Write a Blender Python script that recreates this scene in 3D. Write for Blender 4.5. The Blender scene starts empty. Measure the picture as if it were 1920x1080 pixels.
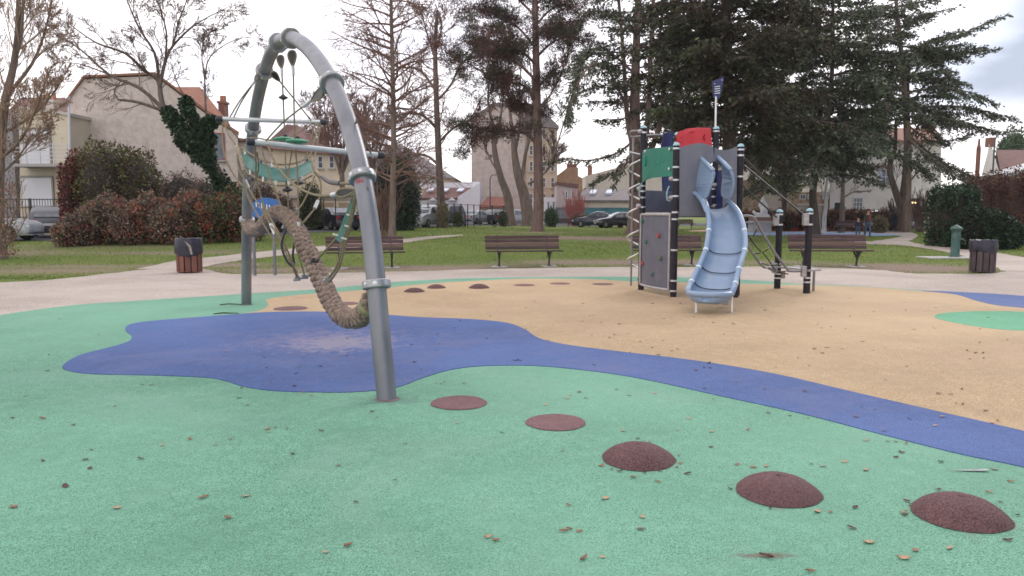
import bpy, math, random
import numpy as np
from mathutils import Vector, Matrix
from mathutils.geometry import tessellate_polygon

# ------------------------------------------------------------------ camera
SC = bpy.context.scene
COL = SC.collection
F, HOR, CH = 1430.0, 398.0, 1.5
TH = math.atan((540 - HOR) / F)
cam = bpy.data.cameras.new("camera")
cam.sensor_width = 36.0
cam.lens = 36.0 * F / 1920
cam.clip_end = 3000
cam_o = bpy.data.objects.new("camera", cam)
COL.objects.link(cam_o)
cam_o.location = (0, 0, CH)
cam_o.rotation_euler = (math.radians(90) - TH, 0, 0)
SC.camera = cam_o
cam.dof.use_dof = True
cam.dof.focus_distance = 8.5
cam.dof.aperture_fstop = 20.0

# ------------------------------------------------------------------ world, sun, exposure
SUN_AZ, SUN_EL = math.radians(38), math.radians(32)     # azimuth measured from +Y towards +X
w = bpy.data.worlds.new("World")
SC.world = w
w.use_nodes = True
nt = w.node_tree
nt.nodes.clear()
N = nt.nodes.new
out = N('ShaderNodeOutputWorld'); bg = N('ShaderNodeBackground')
bg.inputs['Strength'].default_value = 0.11
sky = N('ShaderNodeTexSky'); sky.sky_type = 'NISHITA'; sky.sun_disc = False
sky.sun_elevation = SUN_EL; sky.sun_rotation = SUN_AZ
sky.air_density = 1.0; sky.dust_density = 2.0; sky.ozone_density = 1.5
tc = N('ShaderNodeTexCoord'); sep = N('ShaderNodeSeparateXYZ')
nt.links.new(tc.outputs['Generated'], sep.inputs[0])
mp = N('ShaderNodeMapping'); mp.inputs['Scale'].default_value = (1.0, 1.0, 3.2)
nt.links.new(tc.outputs['Generated'], mp.inputs[0])
no = N('ShaderNodeTexNoise'); no.inputs['Scale'].default_value = 2.1; no.inputs['Detail'].default_value = 7
no.inputs['Roughness'].default_value = 0.52
nt.links.new(mp.outputs[0], no.inputs['Vector'])
# how thick the cloud is: thick grey bank to the right of the view, bright thin cloud elsewhere
def math_node(op, a, b=None, clamp=False):
    m = N('ShaderNodeMath'); m.operation = op; m.use_clamp = clamp
    for i, v in enumerate((a, b)):
        if v is None: continue
        if isinstance(v, (int, float)): m.inputs[i].default_value = v
        else: nt.links.new(v, m.inputs[i])
    return m.outputs[0]
bank = math_node('MULTIPLY_ADD', sep.outputs['X'], 6.5); bank.node.inputs[2].default_value = -2.5
hi = math_node('MULTIPLY_ADD', sep.outputs['Z'], 16.0, True); hi.node.inputs[2].default_value = -1.3
bank = math_node('MULTIPLY', math_node('MAXIMUM', bank, 0.0), hi)
mul = math_node('MULTIPLY_ADD', no.outputs[0], 2.2); mul.node.inputs[2].default_value = -0.92
thick = math_node('ADD', bank, mul)
ramp = N('ShaderNodeValToRGB')
e = ramp.color_ramp.elements
e[0].position = 0.0; e[0].color = (1.0, 0.955, 0.965, 1)
e[1].position = 1.0; e[1].color = (0.19, 0.255, 0.37, 1)
x = e.new(0.42); x.color = (0.88, 0.85, 0.93, 1)
x = e.new(0.7); x.color = (0.55, 0.60, 0.72, 1)
nt.links.new(thick, ramp.inputs[0])
br = N('ShaderNodeVectorMath'); br.operation = 'SCALE'; br.inputs['Scale'].default_value = 12.3
nt.links.new(ramp.outputs[0], br.inputs[0])
mx = N('ShaderNodeMix'); mx.data_type = 'RGBA'; mx.inputs['Factor'].default_value = 0.9
nt.links.new(sky.outputs[0], mx.inputs['A']); nt.links.new(br.outputs[0], mx.inputs['B'])
nt.links.new(mx.outputs['Result'], bg.inputs['Color'])
nt.links.new(bg.outputs[0], out.inputs['Surface'])

sl = bpy.data.lights.new("sun", 'SUN'); sl.energy = 0.9; sl.angle = math.radians(20)
sl.color = (1.0, 0.92, 0.84)
so = bpy.data.objects.new("sun", sl); COL.objects.link(so)
sd = Vector((math.sin(SUN_AZ) * math.cos(SUN_EL), math.cos(SUN_AZ) * math.cos(SUN_EL), math.sin(SUN_EL)))
so.rotation_euler = (-sd).to_track_quat('-Z', 'Y').to_euler()
SC.view_settings.view_transform = 'Standard'
SC.view_settings.look = 'None'
SC.view_settings.exposure = 0.44
SC.view_settings.gamma = 1.0
SC.cycles.max_bounces = 6
SC.cycles.use_denoising = True
SC.cycles.pixel_filter_type = 'BLACKMAN_HARRIS'
SC.cycles.filter_width = 1.6

# ------------------------------------------------------------------ helpers
RND = random.Random(7)
def sst(a, b, t):
    t = np.clip((np.asarray(t, float) - a) / (b - a), 0, 1)
    return t * t * (3 - 2 * t)
def H(x, y):
    """gentle rise of the lawn behind the playground, towards the left"""
    return 0.30 * sst(21.5, 34, y) * (1 - sst(-10, 9, x))
def ray(px, py):
    u = (px - 960) / F; v = -(py - 540) / F
    return Vector((u, math.cos(TH) + v * math.sin(TH), -math.sin(TH) + v * math.cos(TH)))
def PT(px, py, Y):
    d = ray(px, py); return Vector((0, 0, CH)) + d * (Y / d.y)
def G(px, py, off=0.0):
    d = ray(px, py); z = 0.0
    for _ in range(12):
        t = (z - CH) / d.z
        if t <= 0: t = 200
        z = float(H(d.x * t, d.y * t))
    return Vector((d.x * t, d.y * t, z + off))
def XY(px, Y):
    """ground point on column px at depth Y"""
    # with pitch, u depends a little on the row: solve for the row of the ground there
    x = 0.0
    for _ in range(4):
        z = float(H(x, Y)); zc = Y * math.cos(TH) - (z - CH) * math.sin(TH)
        x = (px - 960) / F * zc
    return Vector((x, Y, z))

def lin(c):
    return tuple(c) + (1.0,) if len(c) == 3 else tuple(c)
MATS = {}
def M(name, c1, c2=None, scale=4.0, rough=0.7, metal=0.0, bump=0.0, bscale=None, detail=6, c3=None, s3=0.6,
      lo=0.38, hi=0.62, coat=0.0, spec=0.5, stretch=None, alpha=1.0, trans=0.0, emit=None):
    if name in MATS: return MATS[name]
    m = bpy.data.materials.new(name); m.use_nodes = True
    t = m.node_tree; b = t.nodes['Principled BSDF']
    b.inputs['Roughness'].default_value = rough; b.inputs['Metallic'].default_value = metal
    b.inputs['Coat Weight'].default_value = coat; b.inputs['Specular IOR Level'].default_value = spec
    b.inputs['Base Color'].default_value = lin(c1)
    if emit:
        b.inputs['Emission Color'].default_value = lin(emit[0]); b.inputs['Emission Strength'].default_value = emit[1]
    tcn = t.nodes.new('ShaderNodeTexCoord'); vec = tcn.outputs['Object']
    if stretch:
        mpn = t.nodes.new('ShaderNodeMapping'); mpn.inputs['Scale'].default_value = stretch
        t.links.new(vec, mpn.inputs[0]); vec = mpn.outputs[0]
    colr = None
    def layer(ca, cb, sc, lo, hi, det):
        n = t.nodes.new('ShaderNodeTexNoise'); n.inputs['Scale'].default_value = sc
        n.inputs['Detail'].default_value = det; n.inputs['Roughness'].default_value = 0.6
        t.links.new(vec, n.inputs['Vector'])
        r = t.nodes.new('ShaderNodeMapRange'); r.inputs['From Min'].default_value = lo; r.inputs['From Max'].default_value = hi
        t.links.new(n.outputs[0], r.inputs[0])
        x = t.nodes.new('ShaderNodeMix'); x.data_type = 'RGBA'
        for s, c in (('A', ca), ('B', cb)):
            if isinstance(c, (tuple, list)): x.inputs[s].default_value = lin(c)
            else: t.links.new(c, x.inputs[s])
        t.links.new(r.outputs[0], x.inputs['Factor']); return x.outputs['Result']
    if c2: colr = layer(c1, c2, scale, lo, hi, detail)
    if c3: colr = layer(colr, c3, s3, 0.52, 0.72, 5)
    if colr: t.links.new(colr, b.inputs['Base Color'])
    if bump:
        n = t.nodes.new('ShaderNodeTexNoise'); n.inputs['Scale'].default_value = bscale or scale * 3
        n.inputs['Detail'].default_value = 5
        t.links.new(vec, n.inputs['Vector'])
        bn = t.nodes.new('ShaderNodeBump'); bn.inputs['Strength'].default_value = 1.0; bn.inputs['Distance'].default_value = bump
        t.links.new(n.outputs[0], bn.inputs['Height']); t.links.new(bn.outputs[0], b.inputs['Normal'])
    MATS[name] = m
    return m

def origin(o):
    v = Vector((0, 0, 0))
    while o is not None:
        v += o.location; o = o.parent
    return v
def link(o, parent=None):
    COL.objects.link(o)
    if parent is not None: o.parent = parent
    return o
def tag(o, label=None, cat=None, group=None, kind=None):
    if label: o['label'] = label
    if cat: o['category'] = cat
    if group: o['group'] = group
    if kind: o['kind'] = kind
    return o
def thing(name, loc, label, cat, group=None):
    o = bpy.data.objects.new(name, None); o.location = loc; o.empty_display_size = .3
    COL.objects.link(o)
    return tag(o, label, cat, group)

class MB:
    def __init__(s): s.v = []; s.f = []; s.mi = []
    def add(s, vs, fs, mi=0):
        b = len(s.v); s.v.extend([tuple(v) for v in vs]); s.f.extend([tuple(i + b for i in f) for f in fs]); s.mi.extend([mi] * len(fs)); return s
    def box(s, c, d, rz=0, ry=0, rx=0, mi=0, taper=1.0):
        R = Matrix.Rotation(rz, 3, 'Z') @ Matrix.Rotation(ry, 3, 'Y') @ Matrix.Rotation(rx, 3, 'X'); c = Vector(c)
        vs = []
        for z in (-.5, .5):
            k = 1.0 if z < 0 else taper
            for x, y in ((-.5, -.5), (.5, -.5), (.5, .5), (-.5, .5)):
                vs.append(c + R @ Vector((x * d[0] * k, y * d[1] * k, z * d[2])))
        return s.add(vs, [(0, 3, 2, 1), (4, 5, 6, 7), (0, 1, 5, 4), (1, 2, 6, 5), (2, 3, 7, 6), (3, 0, 4, 7)], mi)
    def bar(s, a, b, wd, ht, mi=0):
        """box between two points, wd sideways, ht upwards"""
        a = Vector(a); b = Vector(b); d = (b - a).normalized()
        up = Vector((0, 0, 1)) if abs(d.z) < .95 else Vector((0, 1, 0))
        sx = d.cross(up).normalized() * wd / 2; sz = sx.cross(d).normalized() * ht / 2
        vs = [p + q for p in (a, b) for q in (-sx - sz, sx - sz, sx + sz, -sx + sz)]
        return s.add(vs, [(0, 1, 2, 3), (7, 6, 5, 4), (0, 4, 5, 1), (1, 5, 6, 2), (2, 6, 7, 3), (3, 7, 4, 0)], mi)
    def tube(s, pts, r, n=10, mi=0, cap=True, closed=False):
        pts = [Vector(p) for p in pts]; k = len(pts)
        rs = r if isinstance(r, (list, tuple)) else [r] * k
        d0 = (pts[1] - pts[0]).normalized()
        u = d0.orthogonal().normalized(); vs = []; fs = []
        for i, p in enumerate(pts):
            if closed: d = (pts[(i + 1) % k] - pts[i - 1])
            else: d = pts[min(i + 1, k - 1)] - pts[max(i - 1, 0)]
            d = d.normalized() if d.length > 1e-9 else d0
            u = (u - d * u.dot(d)); u = u.normalized() if u.length > 1e-6 else d.orthogonal().normalized()
            w_ = d.cross(u)
            for j in range(n):
                a = 2 * math.pi * j / n
                vs.append(p + (u * math.cos(a) + w_ * math.sin(a)) * rs[i])
        m = k if closed else k - 1
        for i in range(m):
            i2 = (i + 1) % k
            for j in range(n):
                j2 = (j + 1) % n
                fs.append((i * n + j, i * n + j2, i2 * n + j2, i2 * n + j))
        if cap and not closed:
            fs.append(tuple(range(n - 1, -1, -1))); fs.append(tuple((k - 1) * n + j for j in range(n)))
        return s.add(vs, fs, mi)
    def lathe(s, c, prof, n=20, mi=0, axis=None, sx=1, sy=1):
        c = Vector(c); R = axis.to_track_quat('Z', 'X').to_matrix() if axis is not None else Matrix.Identity(3)
        vs = []; fs = []
        for r, z in prof:
            for j in range(n):
                a = 2 * math.pi * j / n
                vs.append(c + R @ Vector((r * math.cos(a) * sx, r * math.sin(a) * sy, z)))
        for i in range(len(prof) - 1):
            for j in range(n):
                j2 = (j + 1) % n; fs.append((i * n + j, i * n + j2, (i + 1) * n + j2, (i + 1) * n + j))
        fs.append(tuple(range(n - 1, -1, -1))); fs.append(tuple((len(prof) - 1) * n + j for j in range(n)))
        return s.add(vs, fs, mi)
    def sphere(s, c, r, n=12, mi=0, sc=(1, 1, 1)):
        c = Vector(c); vs = []; fs = []; m = max(4, n // 2)
        for i in range(1, m):
            for j in range(n):
                a = math.pi * i / m; b = 2 * math.pi * j / n
                vs.append(c + Vector((r * math.sin(a) * math.cos(b) * sc[0], r * math.sin(a) * math.sin(b) * sc[1], r * math.cos(a) * sc[2])))
        for i in range(m - 2):
            for j in range(n): fs.append((i * n + j, (i + 1) * n + j, (i + 1) * n + (j + 1) % n, i * n + (j + 1) % n))
        t = len(vs); vs.append(c + Vector((0, 0, r * sc[2]))); vs.append(c - Vector((0, 0, r * sc[2])))
        for j in range(n):
            fs.append((t, j, (j + 1) % n)); fs.append((t + 1, (m - 2) * n + (j + 1) % n, (m - 2) * n + j))
        return s.add(vs, fs, mi)
    def prism(s, poly, off, mi=0):
        """polygon (3D points) extruded by vector off"""
        off = Vector(off); n = len(poly); vs = [Vector(p) for p in poly] + [Vector(p) + off for p in poly]
        tris = tessellate_polygon([[Vector(p) for p in poly]])
        fs = [tuple(t) for t in tris] + [tuple(i + n for i in reversed(t)) for t in tris]
        fs += [(i, (i + 1) % n, (i + 1) % n + n, i + n) for i in range(n)]
        return s.add(vs, fs, mi)
    def build(s, name, mats, parent=None, smooth=False, bevel=0.0, fixn=True):
        o0 = origin(parent)
        me = bpy.data.meshes.new(name)
        me.from_pydata([(v[0] - o0.x, v[1] - o0.y, v[2] - o0.z) for v in s.v], [], s.f)
        if not isinstance(mats, (list, tuple)): mats = [mats]
        for m in mats: me.materials.append(m)
        if len(mats) > 1: me.polygons.foreach_set('material_index', s.mi)
        if fixn and len(s.f) < 60000:
            import bmesh
            bm = bmesh.new(); bm.from_mesh(me); bmesh.ops.recalc_face_normals(bm, faces=bm.faces); bm.to_mesh(me); bm.free()
        if smooth:
            me.polygons.foreach_set('use_smooth', [True] * len(me.polygons))
            try: me.set_sharp_from_angle(angle=math.radians(42))
            except Exception: pass
        me.update()
        o = bpy.data.objects.new(name, me); link(o, parent)
        if bevel:
            bv = o.modifiers.new('bevel', 'BEVEL'); bv.width = bevel; bv.segments = 2; bv.limit_method = 'ANGLE'
        return o

def npmesh(name, V, Fc, mats, parent=None, tint=None, mi=None, smooth=False):
    """fast mesh from numpy arrays; Fc is (n,3) or (n,4); tint = per-vertex grey value"""
    V = np.asarray(V, np.float32); Fc = np.asarray(Fc, np.int32)
    o0 = origin(parent); V = V - np.array(o0, np.float32)
    me = bpy.data.meshes.new(name)
    me.vertices.add(len(V)); me.vertices.foreach_set('co', V.ravel())
    k = Fc.shape[1]; me.loops.add(Fc.size); me.loops.foreach_set('vertex_index', Fc.ravel())
    me.polygons.add(len(Fc)); me.polygons.foreach_set('loop_start', np.arange(0, Fc.size, k, dtype=np.int32))
    me.polygons.foreach_set('loop_total', np.full(len(Fc), k, np.int32))
    if not isinstance(mats, (list, tuple)): mats = [mats]
    for m in mats: me.materials.append(m)
    if mi is not None: me.polygons.foreach_set('material_index', np.asarray(mi, np.int32))
    if smooth: me.polygons.foreach_set('use_smooth', np.ones(len(Fc), bool))
    if tint is not None:
        a = me.attributes.new('tint', 'FLOAT', 'POINT'); a.data.foreach_set('value', np.asarray(tint, np.float32))
    me.update(calc_edges=True); me.validate()
    o = bpy.data.objects.new(name, me); link(o, parent)
    return o

def smooth_poly(pts, step=6, closed=True):
    """Catmull-Rom through 2D/3D points"""
    n = len(pts); out_ = []
    P = [Vector(p) for p in pts]
    rng = range(n) if closed else range(n - 1)
    for i in rng:
        if closed: a, b, c, d = P[i - 1], P[i], P[(i + 1) % n], P[(i + 2) % n]
        else: a, b, c, d = P[max(i - 1, 0)], P[i], P[i + 1], P[min(i + 2, n - 1)]
        for k in range(step):
            t = k / step
            out_.append(.5 * ((2 * b) + (c - a) * t + (2 * a - 5 * b + 4 * c - d) * t * t + (3 * b - a - 3 * c + d) * t ** 3))
    if not closed: out_.append(P[-1])
    return out_
def copy_tree(o, parent=None):
    c = o.copy(); COL.objects.link(c); c.parent = parent
    for ch in [q for q in bpy.data.objects if q.parent == o]: copy_tree(ch, c)
    return c
# ------------------------------------------------------------------ ground materials
def rubber(name, base, dark, light, patch=None, pscale=0.5, gs=170.0, stain_shade=None):
    m = bpy.data.materials.new(name); m.use_nodes = True
    t = m.node_tree; b = t.nodes['Principled BSDF']; L = t.links.new; n = t.nodes.new
    b.inputs['Roughness'].default_value = 0.82; b.inputs['Specular IOR Level'].default_value = 0.35
    tcn = n('ShaderNodeTexCoord')
    def nz(sc, det=2, r=.5, dist=0):
        q = n('ShaderNodeTexNoise'); q.inputs['Scale'].default_value = sc; q.inputs['Detail'].default_value = det
        q.inputs['Roughness'].default_value = r; q.inputs['Distortion'].default_value = dist
        L(tcn.outputs['Object'], q.inputs['Vector']); return q.outputs[0]
    def mr(s, lo, hi):
        q = n('ShaderNodeMapRange'); q.inputs['From Min'].default_value = lo; q.inputs['From Max'].default_value = hi; L(s, q.inputs[0]); return q.outputs[0]
    def mix(f, a, c, k=1.0):
        q = n('ShaderNodeMix'); q.data_type = 'RGBA'
        if k != 1.0:
            mm = n('ShaderNodeMath'); mm.operation = 'MULTIPLY'; L(f, mm.inputs[0]); mm.inputs[1].default_value = k; f = mm.outputs[0]
        L(f, q.inputs['Factor'])
        for s, v in (('A', a), ('B', c)):
            if isinstance(v, tuple): q.inputs[s].default_value = lin(v)
            else: L(v, q.inputs[s])
        return q.outputs['Result']
    vor = n('ShaderNodeTexVoronoi'); vor.inputs['Scale'].default_value = gs; L(tcn.outputs['Object'], vor.inputs['Vector'])
    c = mix(mr(vor.outputs['Color'], .15, .9), base, light)
    c = mix(mr(vor.outputs['Distance'], .35, .75), c, dark, .75)
    c = mix(mr(nz(gs * .45, 3), .54, .70), c, dark, .75)
    c = mix(mr(nz(1.1, 6, .65), .42, .72), c, tuple(x * .62 for x in base), .6)
    c = mix(mr(nz(9, 5, .65), .5, .72), c, tuple(x * 1.25 for x in light), .16)
    c = mix(mr(nz(.23, 3, .5), .42, .62), c, tuple(x * 1.12 for x in light), .30)
    if patch: c = mix(mr(nz(pscale, 8, .68, .6), .50, .66), c, patch, .6)
    if stain_shade:   # scuffed, worn areas and painted tower shade: (centre, radii, colour, amount)
        for (cx, cy, rx, ry, colr, amt) in stain_shade:
            mpn = n('ShaderNodeMapping'); mpn.inputs['Location'].default_value = (-cx / rx, -cy / ry, 0)
            mpn.inputs['Scale'].default_value = (1 / rx, 1 / ry, 0)
            L(tcn.outputs['Object'], mpn.inputs[0])
            ln = n('ShaderNodeVectorMath'); ln.operation = 'LENGTH'; L(mpn.outputs[0], ln.inputs[0])
            ad = n('ShaderNodeMath'); ad.operation = 'MULTIPLY_ADD'; L(nz(7.0, 8, .7, .8), ad.inputs[0]); ad.inputs[1].default_value = 2.6; ad.inputs[2].default_value = -1.3
            sm = n('ShaderNodeMath'); L(ln.outputs['Value'], sm.inputs[0]); L(ad.outputs[0], sm.inputs[1])
            c = mix(mr(sm.outputs[0], .75, .25), c, colr, amt)
    L(c, b.inputs['Base Color'])
    bn = n('ShaderNodeBump'); bn.inputs['Distance'].default_value = 0.0025; bn.inputs['Strength'].default_value = .9
    L(vor.outputs['Distance'], bn.inputs['Height']); L(bn.outputs[0], b.inputs['Normal'])
    MATS[name] = m; return m
_b = G(640, 640); _l = G(1435, 1046); _leg = G(725, 752)
mt_green = rubber('rubber_green', (.135, .345, .22), (.022, .07, .05), (.24, .50, .345), (.19, .33, .255), .45,
    stain_shade=[*[(G(*q_).x, G(*q_).y, .275, .275, (.34, .30, .25), .6) for q_ in ((1197, 864), (1459, 927), (1800, 970))], (_l.x, _l.y, .22, .05, (.14, .10, .075), .8), (_leg.x, _leg.y, .5, .28, (.10, .19, .16), .5)])
mt_blue = rubber('rubber_blue', (.058, .115, .31), (.016, .028, .08), (.125, .195, .43), (.13, .14, .26), .8,
    stain_shade=[(_b.x - .1, _b.y, 1.5, 1.3, (.19, .18, .30), .6), (_b.x + .05, _b.y - .2, .85, .85, (.33, .29, .30), .5)])
_tw = G(1360, 575)
mt_tan = rubber('rubber_tan', (.48, .352, .20), (.16, .085, .04), (.65, .485, .295), (.46, .32, .21), .6,
    stain_shade=[(_tw.x - .3, _tw.y + .8, 2.2, 1.5, (.33, .22, .15), .5)])  # contact shade under the tower, painted into the tan
mt_lgreen = rubber('rubber_light_green', (.10, .39, .20), (.02, .08, .05), (.2, .52, .32))
mt_maroon = rubber('rubber_maroon', (.105, .045, .045), (.018, .008, .01), (.20, .105, .10), gs=150)
mt_maroon_flat = rubber('rubber_maroon_flat', (.16, .075, .075), (.04, .016, .018), (.28, .16, .155), gs=150)
mt_gravel = rubber('gravel', (.43, .365, .305), (.18, .13, .11), (.58, .50, .435), (.33, .27, .22), .5, gs=60)

def ground_mat():
    m = bpy.data.materials.new('lawn'); m.use_nodes = True
    t = m.node_tree; b = t.nodes['Principled BSDF']; L = t.links.new; n = t.nodes.new
    b.inputs['Roughness'].default_value = 0.95; b.inputs['Specular IOR Level'].default_value = 0.15
    tcn = n('ShaderNodeTexCoord'); at = n('ShaderNodeAttribute'); at.attribute_name = 'tint'
    def nz(sc, det=5, r=.6):
        q = n('ShaderNodeTexNoise'); q.inputs['Scale'].default_value = sc; q.inputs['Detail'].default_value = det
        q.inputs['Roughness'].default_value = r; L(tcn.outputs['Object'], q.inputs['Vector']); return q.outputs[0]
    def mr(s, lo, hi):
        q = n('ShaderNodeMapRange'); q.inputs['From Min'].default_value = lo; q.inputs['From Max'].default_value = hi; L(s, q.inputs[0]); return q.outputs[0]
    def mix(f, a, c):
        q = n('ShaderNodeMix'); q.data_type = 'RGBA'; L(f, q.inputs['Factor'])
        for s, v in (('A', a), ('B', c)):
            if isinstance(v, tuple): q.inputs[s].default_value = lin(v)
            else: L(v, q.inputs[s])
        return q.outputs['Result']
    c = mix(mr(nz(.35), .4, .62), (.155, .225, .04), (.22, .26, .065))
    c = mix(mr(nz(14, 6, .7), .42, .65), c, (.10, .125, .038))
    c = mix(mr(nz(2.2, 6, .7), .55, .75), c, (.17, .15, .07))
    soil = mix(mr(nz(10, 6, .7), .35, .7), (.20, .135, .10), (.40, .31, .255))
    ad = n('ShaderNodeMath'); ad.operation = 'MULTIPLY_ADD'; L(nz(3.0, 8, .75), ad.inputs[0]); ad.inputs[1].default_value = 1.5; ad.inputs[2].default_value = -.75
    sm = n('ShaderNodeMath'); L(at.outputs['Fac'], sm.inputs[0]); L(ad.outputs[0], sm.inputs[1])
    c = mix(mr(sm.outputs[0], .18, .85), c, soil)
    L(c, b.inputs['Base Color'])
    bn = n('ShaderNodeBump'); bn.inputs['Distance'].default_value = 0.05; L(nz(25, 6, .7), bn.inputs['Height']); L(bn.outputs[0], b.inputs['Normal'])
    return m

# worn patches: (px, py, rx, ry, amount)
WEAR = [(420, 497, 1.8, .9, .9), (520, 507, 2.5, 1.1, .8), (640, 505, 3, 1.2, .85), (800, 503, 3, 1.3, .85), (930, 500, 2.5, 1.3, .7),
        (1080, 492, 2.5, 1.4, .8), (1180, 492, 2.5, 1.6, .9), (1300, 492, 2.5, 1.6, .85), (1450, 492, 2.0, 1.2, .7), (1560, 497, 2, 1.2, .6),
        (1640, 500, 2.2, 1.4, .8), (1700, 502, 2.2, 2.0, 1.0), (1760, 503, 2.2, 1.2, .9), (1110, 447, 5.5, 3.5, .95), (1200, 447, 5, 4, .8), (1030, 446, 4, 3, .55), (1000, 436, 3, 3, .6),
        (1290, 455, 5, 5, .45), (150, 500, 4, 1.0, .7), (60, 508, 3.5, 1.2, .75), (250, 499, 2.5, .9, .7), (300, 474, 4, .9, .7), (420, 470, 3, .9, .5), (1850, 508, 1.5, 1.2, .5),
        (20, 475, 2.2, 1.8, .7), (200, 462, 6, 1.2, .5), (1800, 470, 2, 1, .35), (1530, 444, 1.5, 2, .6), (735, 450, .9, 1.4, .7), (1640, 470, 2, 1, .3)]
def wear_at(X, Y):
    wv = np.zeros_like(X)
    for px, py, rx, ry, a in WEAR:
        g = G(px, py); d = ((X - g.x) / rx) ** 2 + ((Y - g.y) / ry) ** 2
        wv = np.maximum(wv, a * np.exp(-d * .9))
    return wv
xs = np.concatenate([np.linspace(-440, -70, 10), np.arange(-64, 64.1, .45), np.linspace(70, 440, 10)])
ys = np.concatenate([np.linspace(-60, 0, 8), np.arange(2, 72, .45), np.linspace(74, 150, 26), np.linspace(170, 480, 8)])
XX, YY = np.meshgrid(xs, ys)
ZZ = H(XX, YY)
V = np.stack([XX, YY, ZZ], -1).reshape(-1, 3)
nx, ny = len(xs), len(ys)
ii = (np.arange(ny - 1)[:, None] * nx + np.arange(nx - 1)[None]).ravel()
Fq = np.stack([ii, ii + 1, ii + 1 + nx, ii + nx], -1)
gr = npmesh('ground', V, Fq, ground_mat(), tint=wear_at(XX, YY).ravel(), smooth=True)
tag(gr, kind='structure')

def sheet(name, pts, z, mat, jag=0.0, smooth=4, follow=False):
    P = [G(*p) for p in pts]
    if smooth: P = smooth_poly([(p.x, p.y, 0) for p in P], smooth)
    if jag:
        Q = []
        for i, p in enumerate(P):
            q = P[(i + 1) % len(P)]; k = max(1, min(40, int((q - p).length / .25)))
            for j in range(k):
                v = p.lerp(q, j / k); v = v + Vector((RND.uniform(-jag, jag), RND.uniform(-jag, jag), 0)); Q.append(v)
        P = Q
    P = [Vector((p.x, p.y, z)) for p in P]
    mb = MB(); tr = tessellate_polygon([P]); mb.add(P, [tuple(t) for t in tr]); n_ = len(P)
    mb.add(P + [Vector((p.x, p.y, z - .012)) for p in P], [(i, (i + 1) % n_, (i + 1) % n_ + n_, i + n_) for i in range(n_)])
    o = mb.build(name, mat); return tag(o, kind='structure')
def strip(name, left, right, mat, z=.006, jag=.06):
    A = smooth_poly([G(*p) for p in left], 10, False); B = smooth_poly([G(*p) for p in right], 10, False)
    mb = MB(); vs = []; k = 4
    for a, b in zip(A, B):
        a = a + Vector((RND.uniform(-jag, jag), RND.uniform(-jag, jag), 0)); b = b + Vector((RND.uniform(-jag, jag), RND.uniform(-jag, jag), 0))
        for j in range(k + 1):
            p = a.lerp(b, j / k); vs.append((p.x, p.y, float(H(p.x, p.y)) + z))
    fs = [(i * (k + 1) + j, i * (k + 1) + j + 1, (i + 1) * (k + 1) + j + 1, (i + 1) * (k + 1) + j) for i in range(len(A) - 1) for j in range(k)]
    mb.add(vs, fs); o = mb.build(name, mat); return tag(o, kind='structure')

sheet('gravel_ground', [(-700, 640), (-300, 560), (-100, 536), (60, 527), (150, 519), (260, 507), (345, 501), (385, 505), (440, 514), (600, 512), (760, 509), (900, 505), (1060, 502),
      (1160, 501), (1330, 501), (1480, 500), (1640, 506), (1700, 512), (1800, 514), (1872, 512), (1920, 506), (2100, 520), (2900, 620), (5000, 900), (4000, 1500), (960, 3400), (-2000, 1500)], .004, mt_gravel, .07)
strip('gravel_path', [(255, 505), (330, 489), (400, 482), (500, 471), (640, 458), (740, 450), (800, 444), (866, 440)],
      [(370, 506), (400, 497), (450, 489), (540, 478), (660, 465), (760, 455), (810, 448), (870, 441.5)], mt_gravel, .009, .03)
strip('gravel_path', [(1560, 434), (1620, 437), (1660, 441), (1690, 443), (1660, 449), (1635, 453), (1640, 458), (1700, 461), (1780, 474), (1840, 490), (1880, 508)],
      [(1650, 430), (1700, 434), (1715, 438), (1720, 443), (1712, 449), (1705, 453), (1740, 460), (1800, 464), (1880, 476), (1960, 490), (2100, 515)], mt_gravel, .009, .04)
strip('gravel_path', [(1560, 447), (1600, 455), (1640, 459)], [(1570, 446), (1620, 452), (1652, 455)], mt_gravel, .012, .03)

OUT = [(0, 592), (60, 583), (150, 572), (300, 562), (440, 553), (520, 548), (620, 541), (700, 533), (760, 528), (900, 522), (1130, 519.5), (1300, 521), (1420, 527), (1500, 533), (1620, 538), (1740, 546), (1920, 556)]
sheet('rubber_surface_green', [(-500, 760), (-160, 620)] + OUT + [(2300, 590), (2900, 720), (3200, 1200), (960, 3000), (-1200, 1400)], .010, mt_green)
LOW = [(1920, 812), (1760, 775), (1600, 738), (1450, 703), (1300, 678), (1150, 660), (1060, 648), (1010, 636), (985, 620), (950, 607), (880, 600), (780, 596), (700, 590), (600, 586), (500, 587), (430, 592)]
sheet('rubber_surface_tan', [(430, 593), (485, 584), (503, 573), (500, 563), (540, 556), (600, 551), (690, 544), (800, 533), (900, 527), (1000, 523.5), (1120, 525), (1180, 528.5), (1300, 531), (1420, 533.5), (1500, 535.5), (1620, 539),
      (1740, 548), (1920, 560), (2300, 596), (2700, 700), (2700, 960), (2200, 875)] + LOW[:-1], .013, mt_tan)
sheet('rubber_surface_blue', [(118, 688), (150, 668), (200, 655), (240, 643), (247, 632), (236, 622), (240, 612), (270, 605), (350, 598)] + LOW[::-1] + [(2200, 880), (2600, 1000), (2600, 1150), (2200, 950), (1920, 880), (1800, 855),
      (1650, 817), (1500, 778), (1350, 745), (1200, 712), (1100, 697), (1000, 688), (900, 689), (840, 697), (790, 712), (740, 730), (660, 738), (600, 738), (520, 736), (460, 728), (420, 716), (380, 710), (280, 706), (180, 704), (130, 698)], .016, mt_blue)
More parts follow.
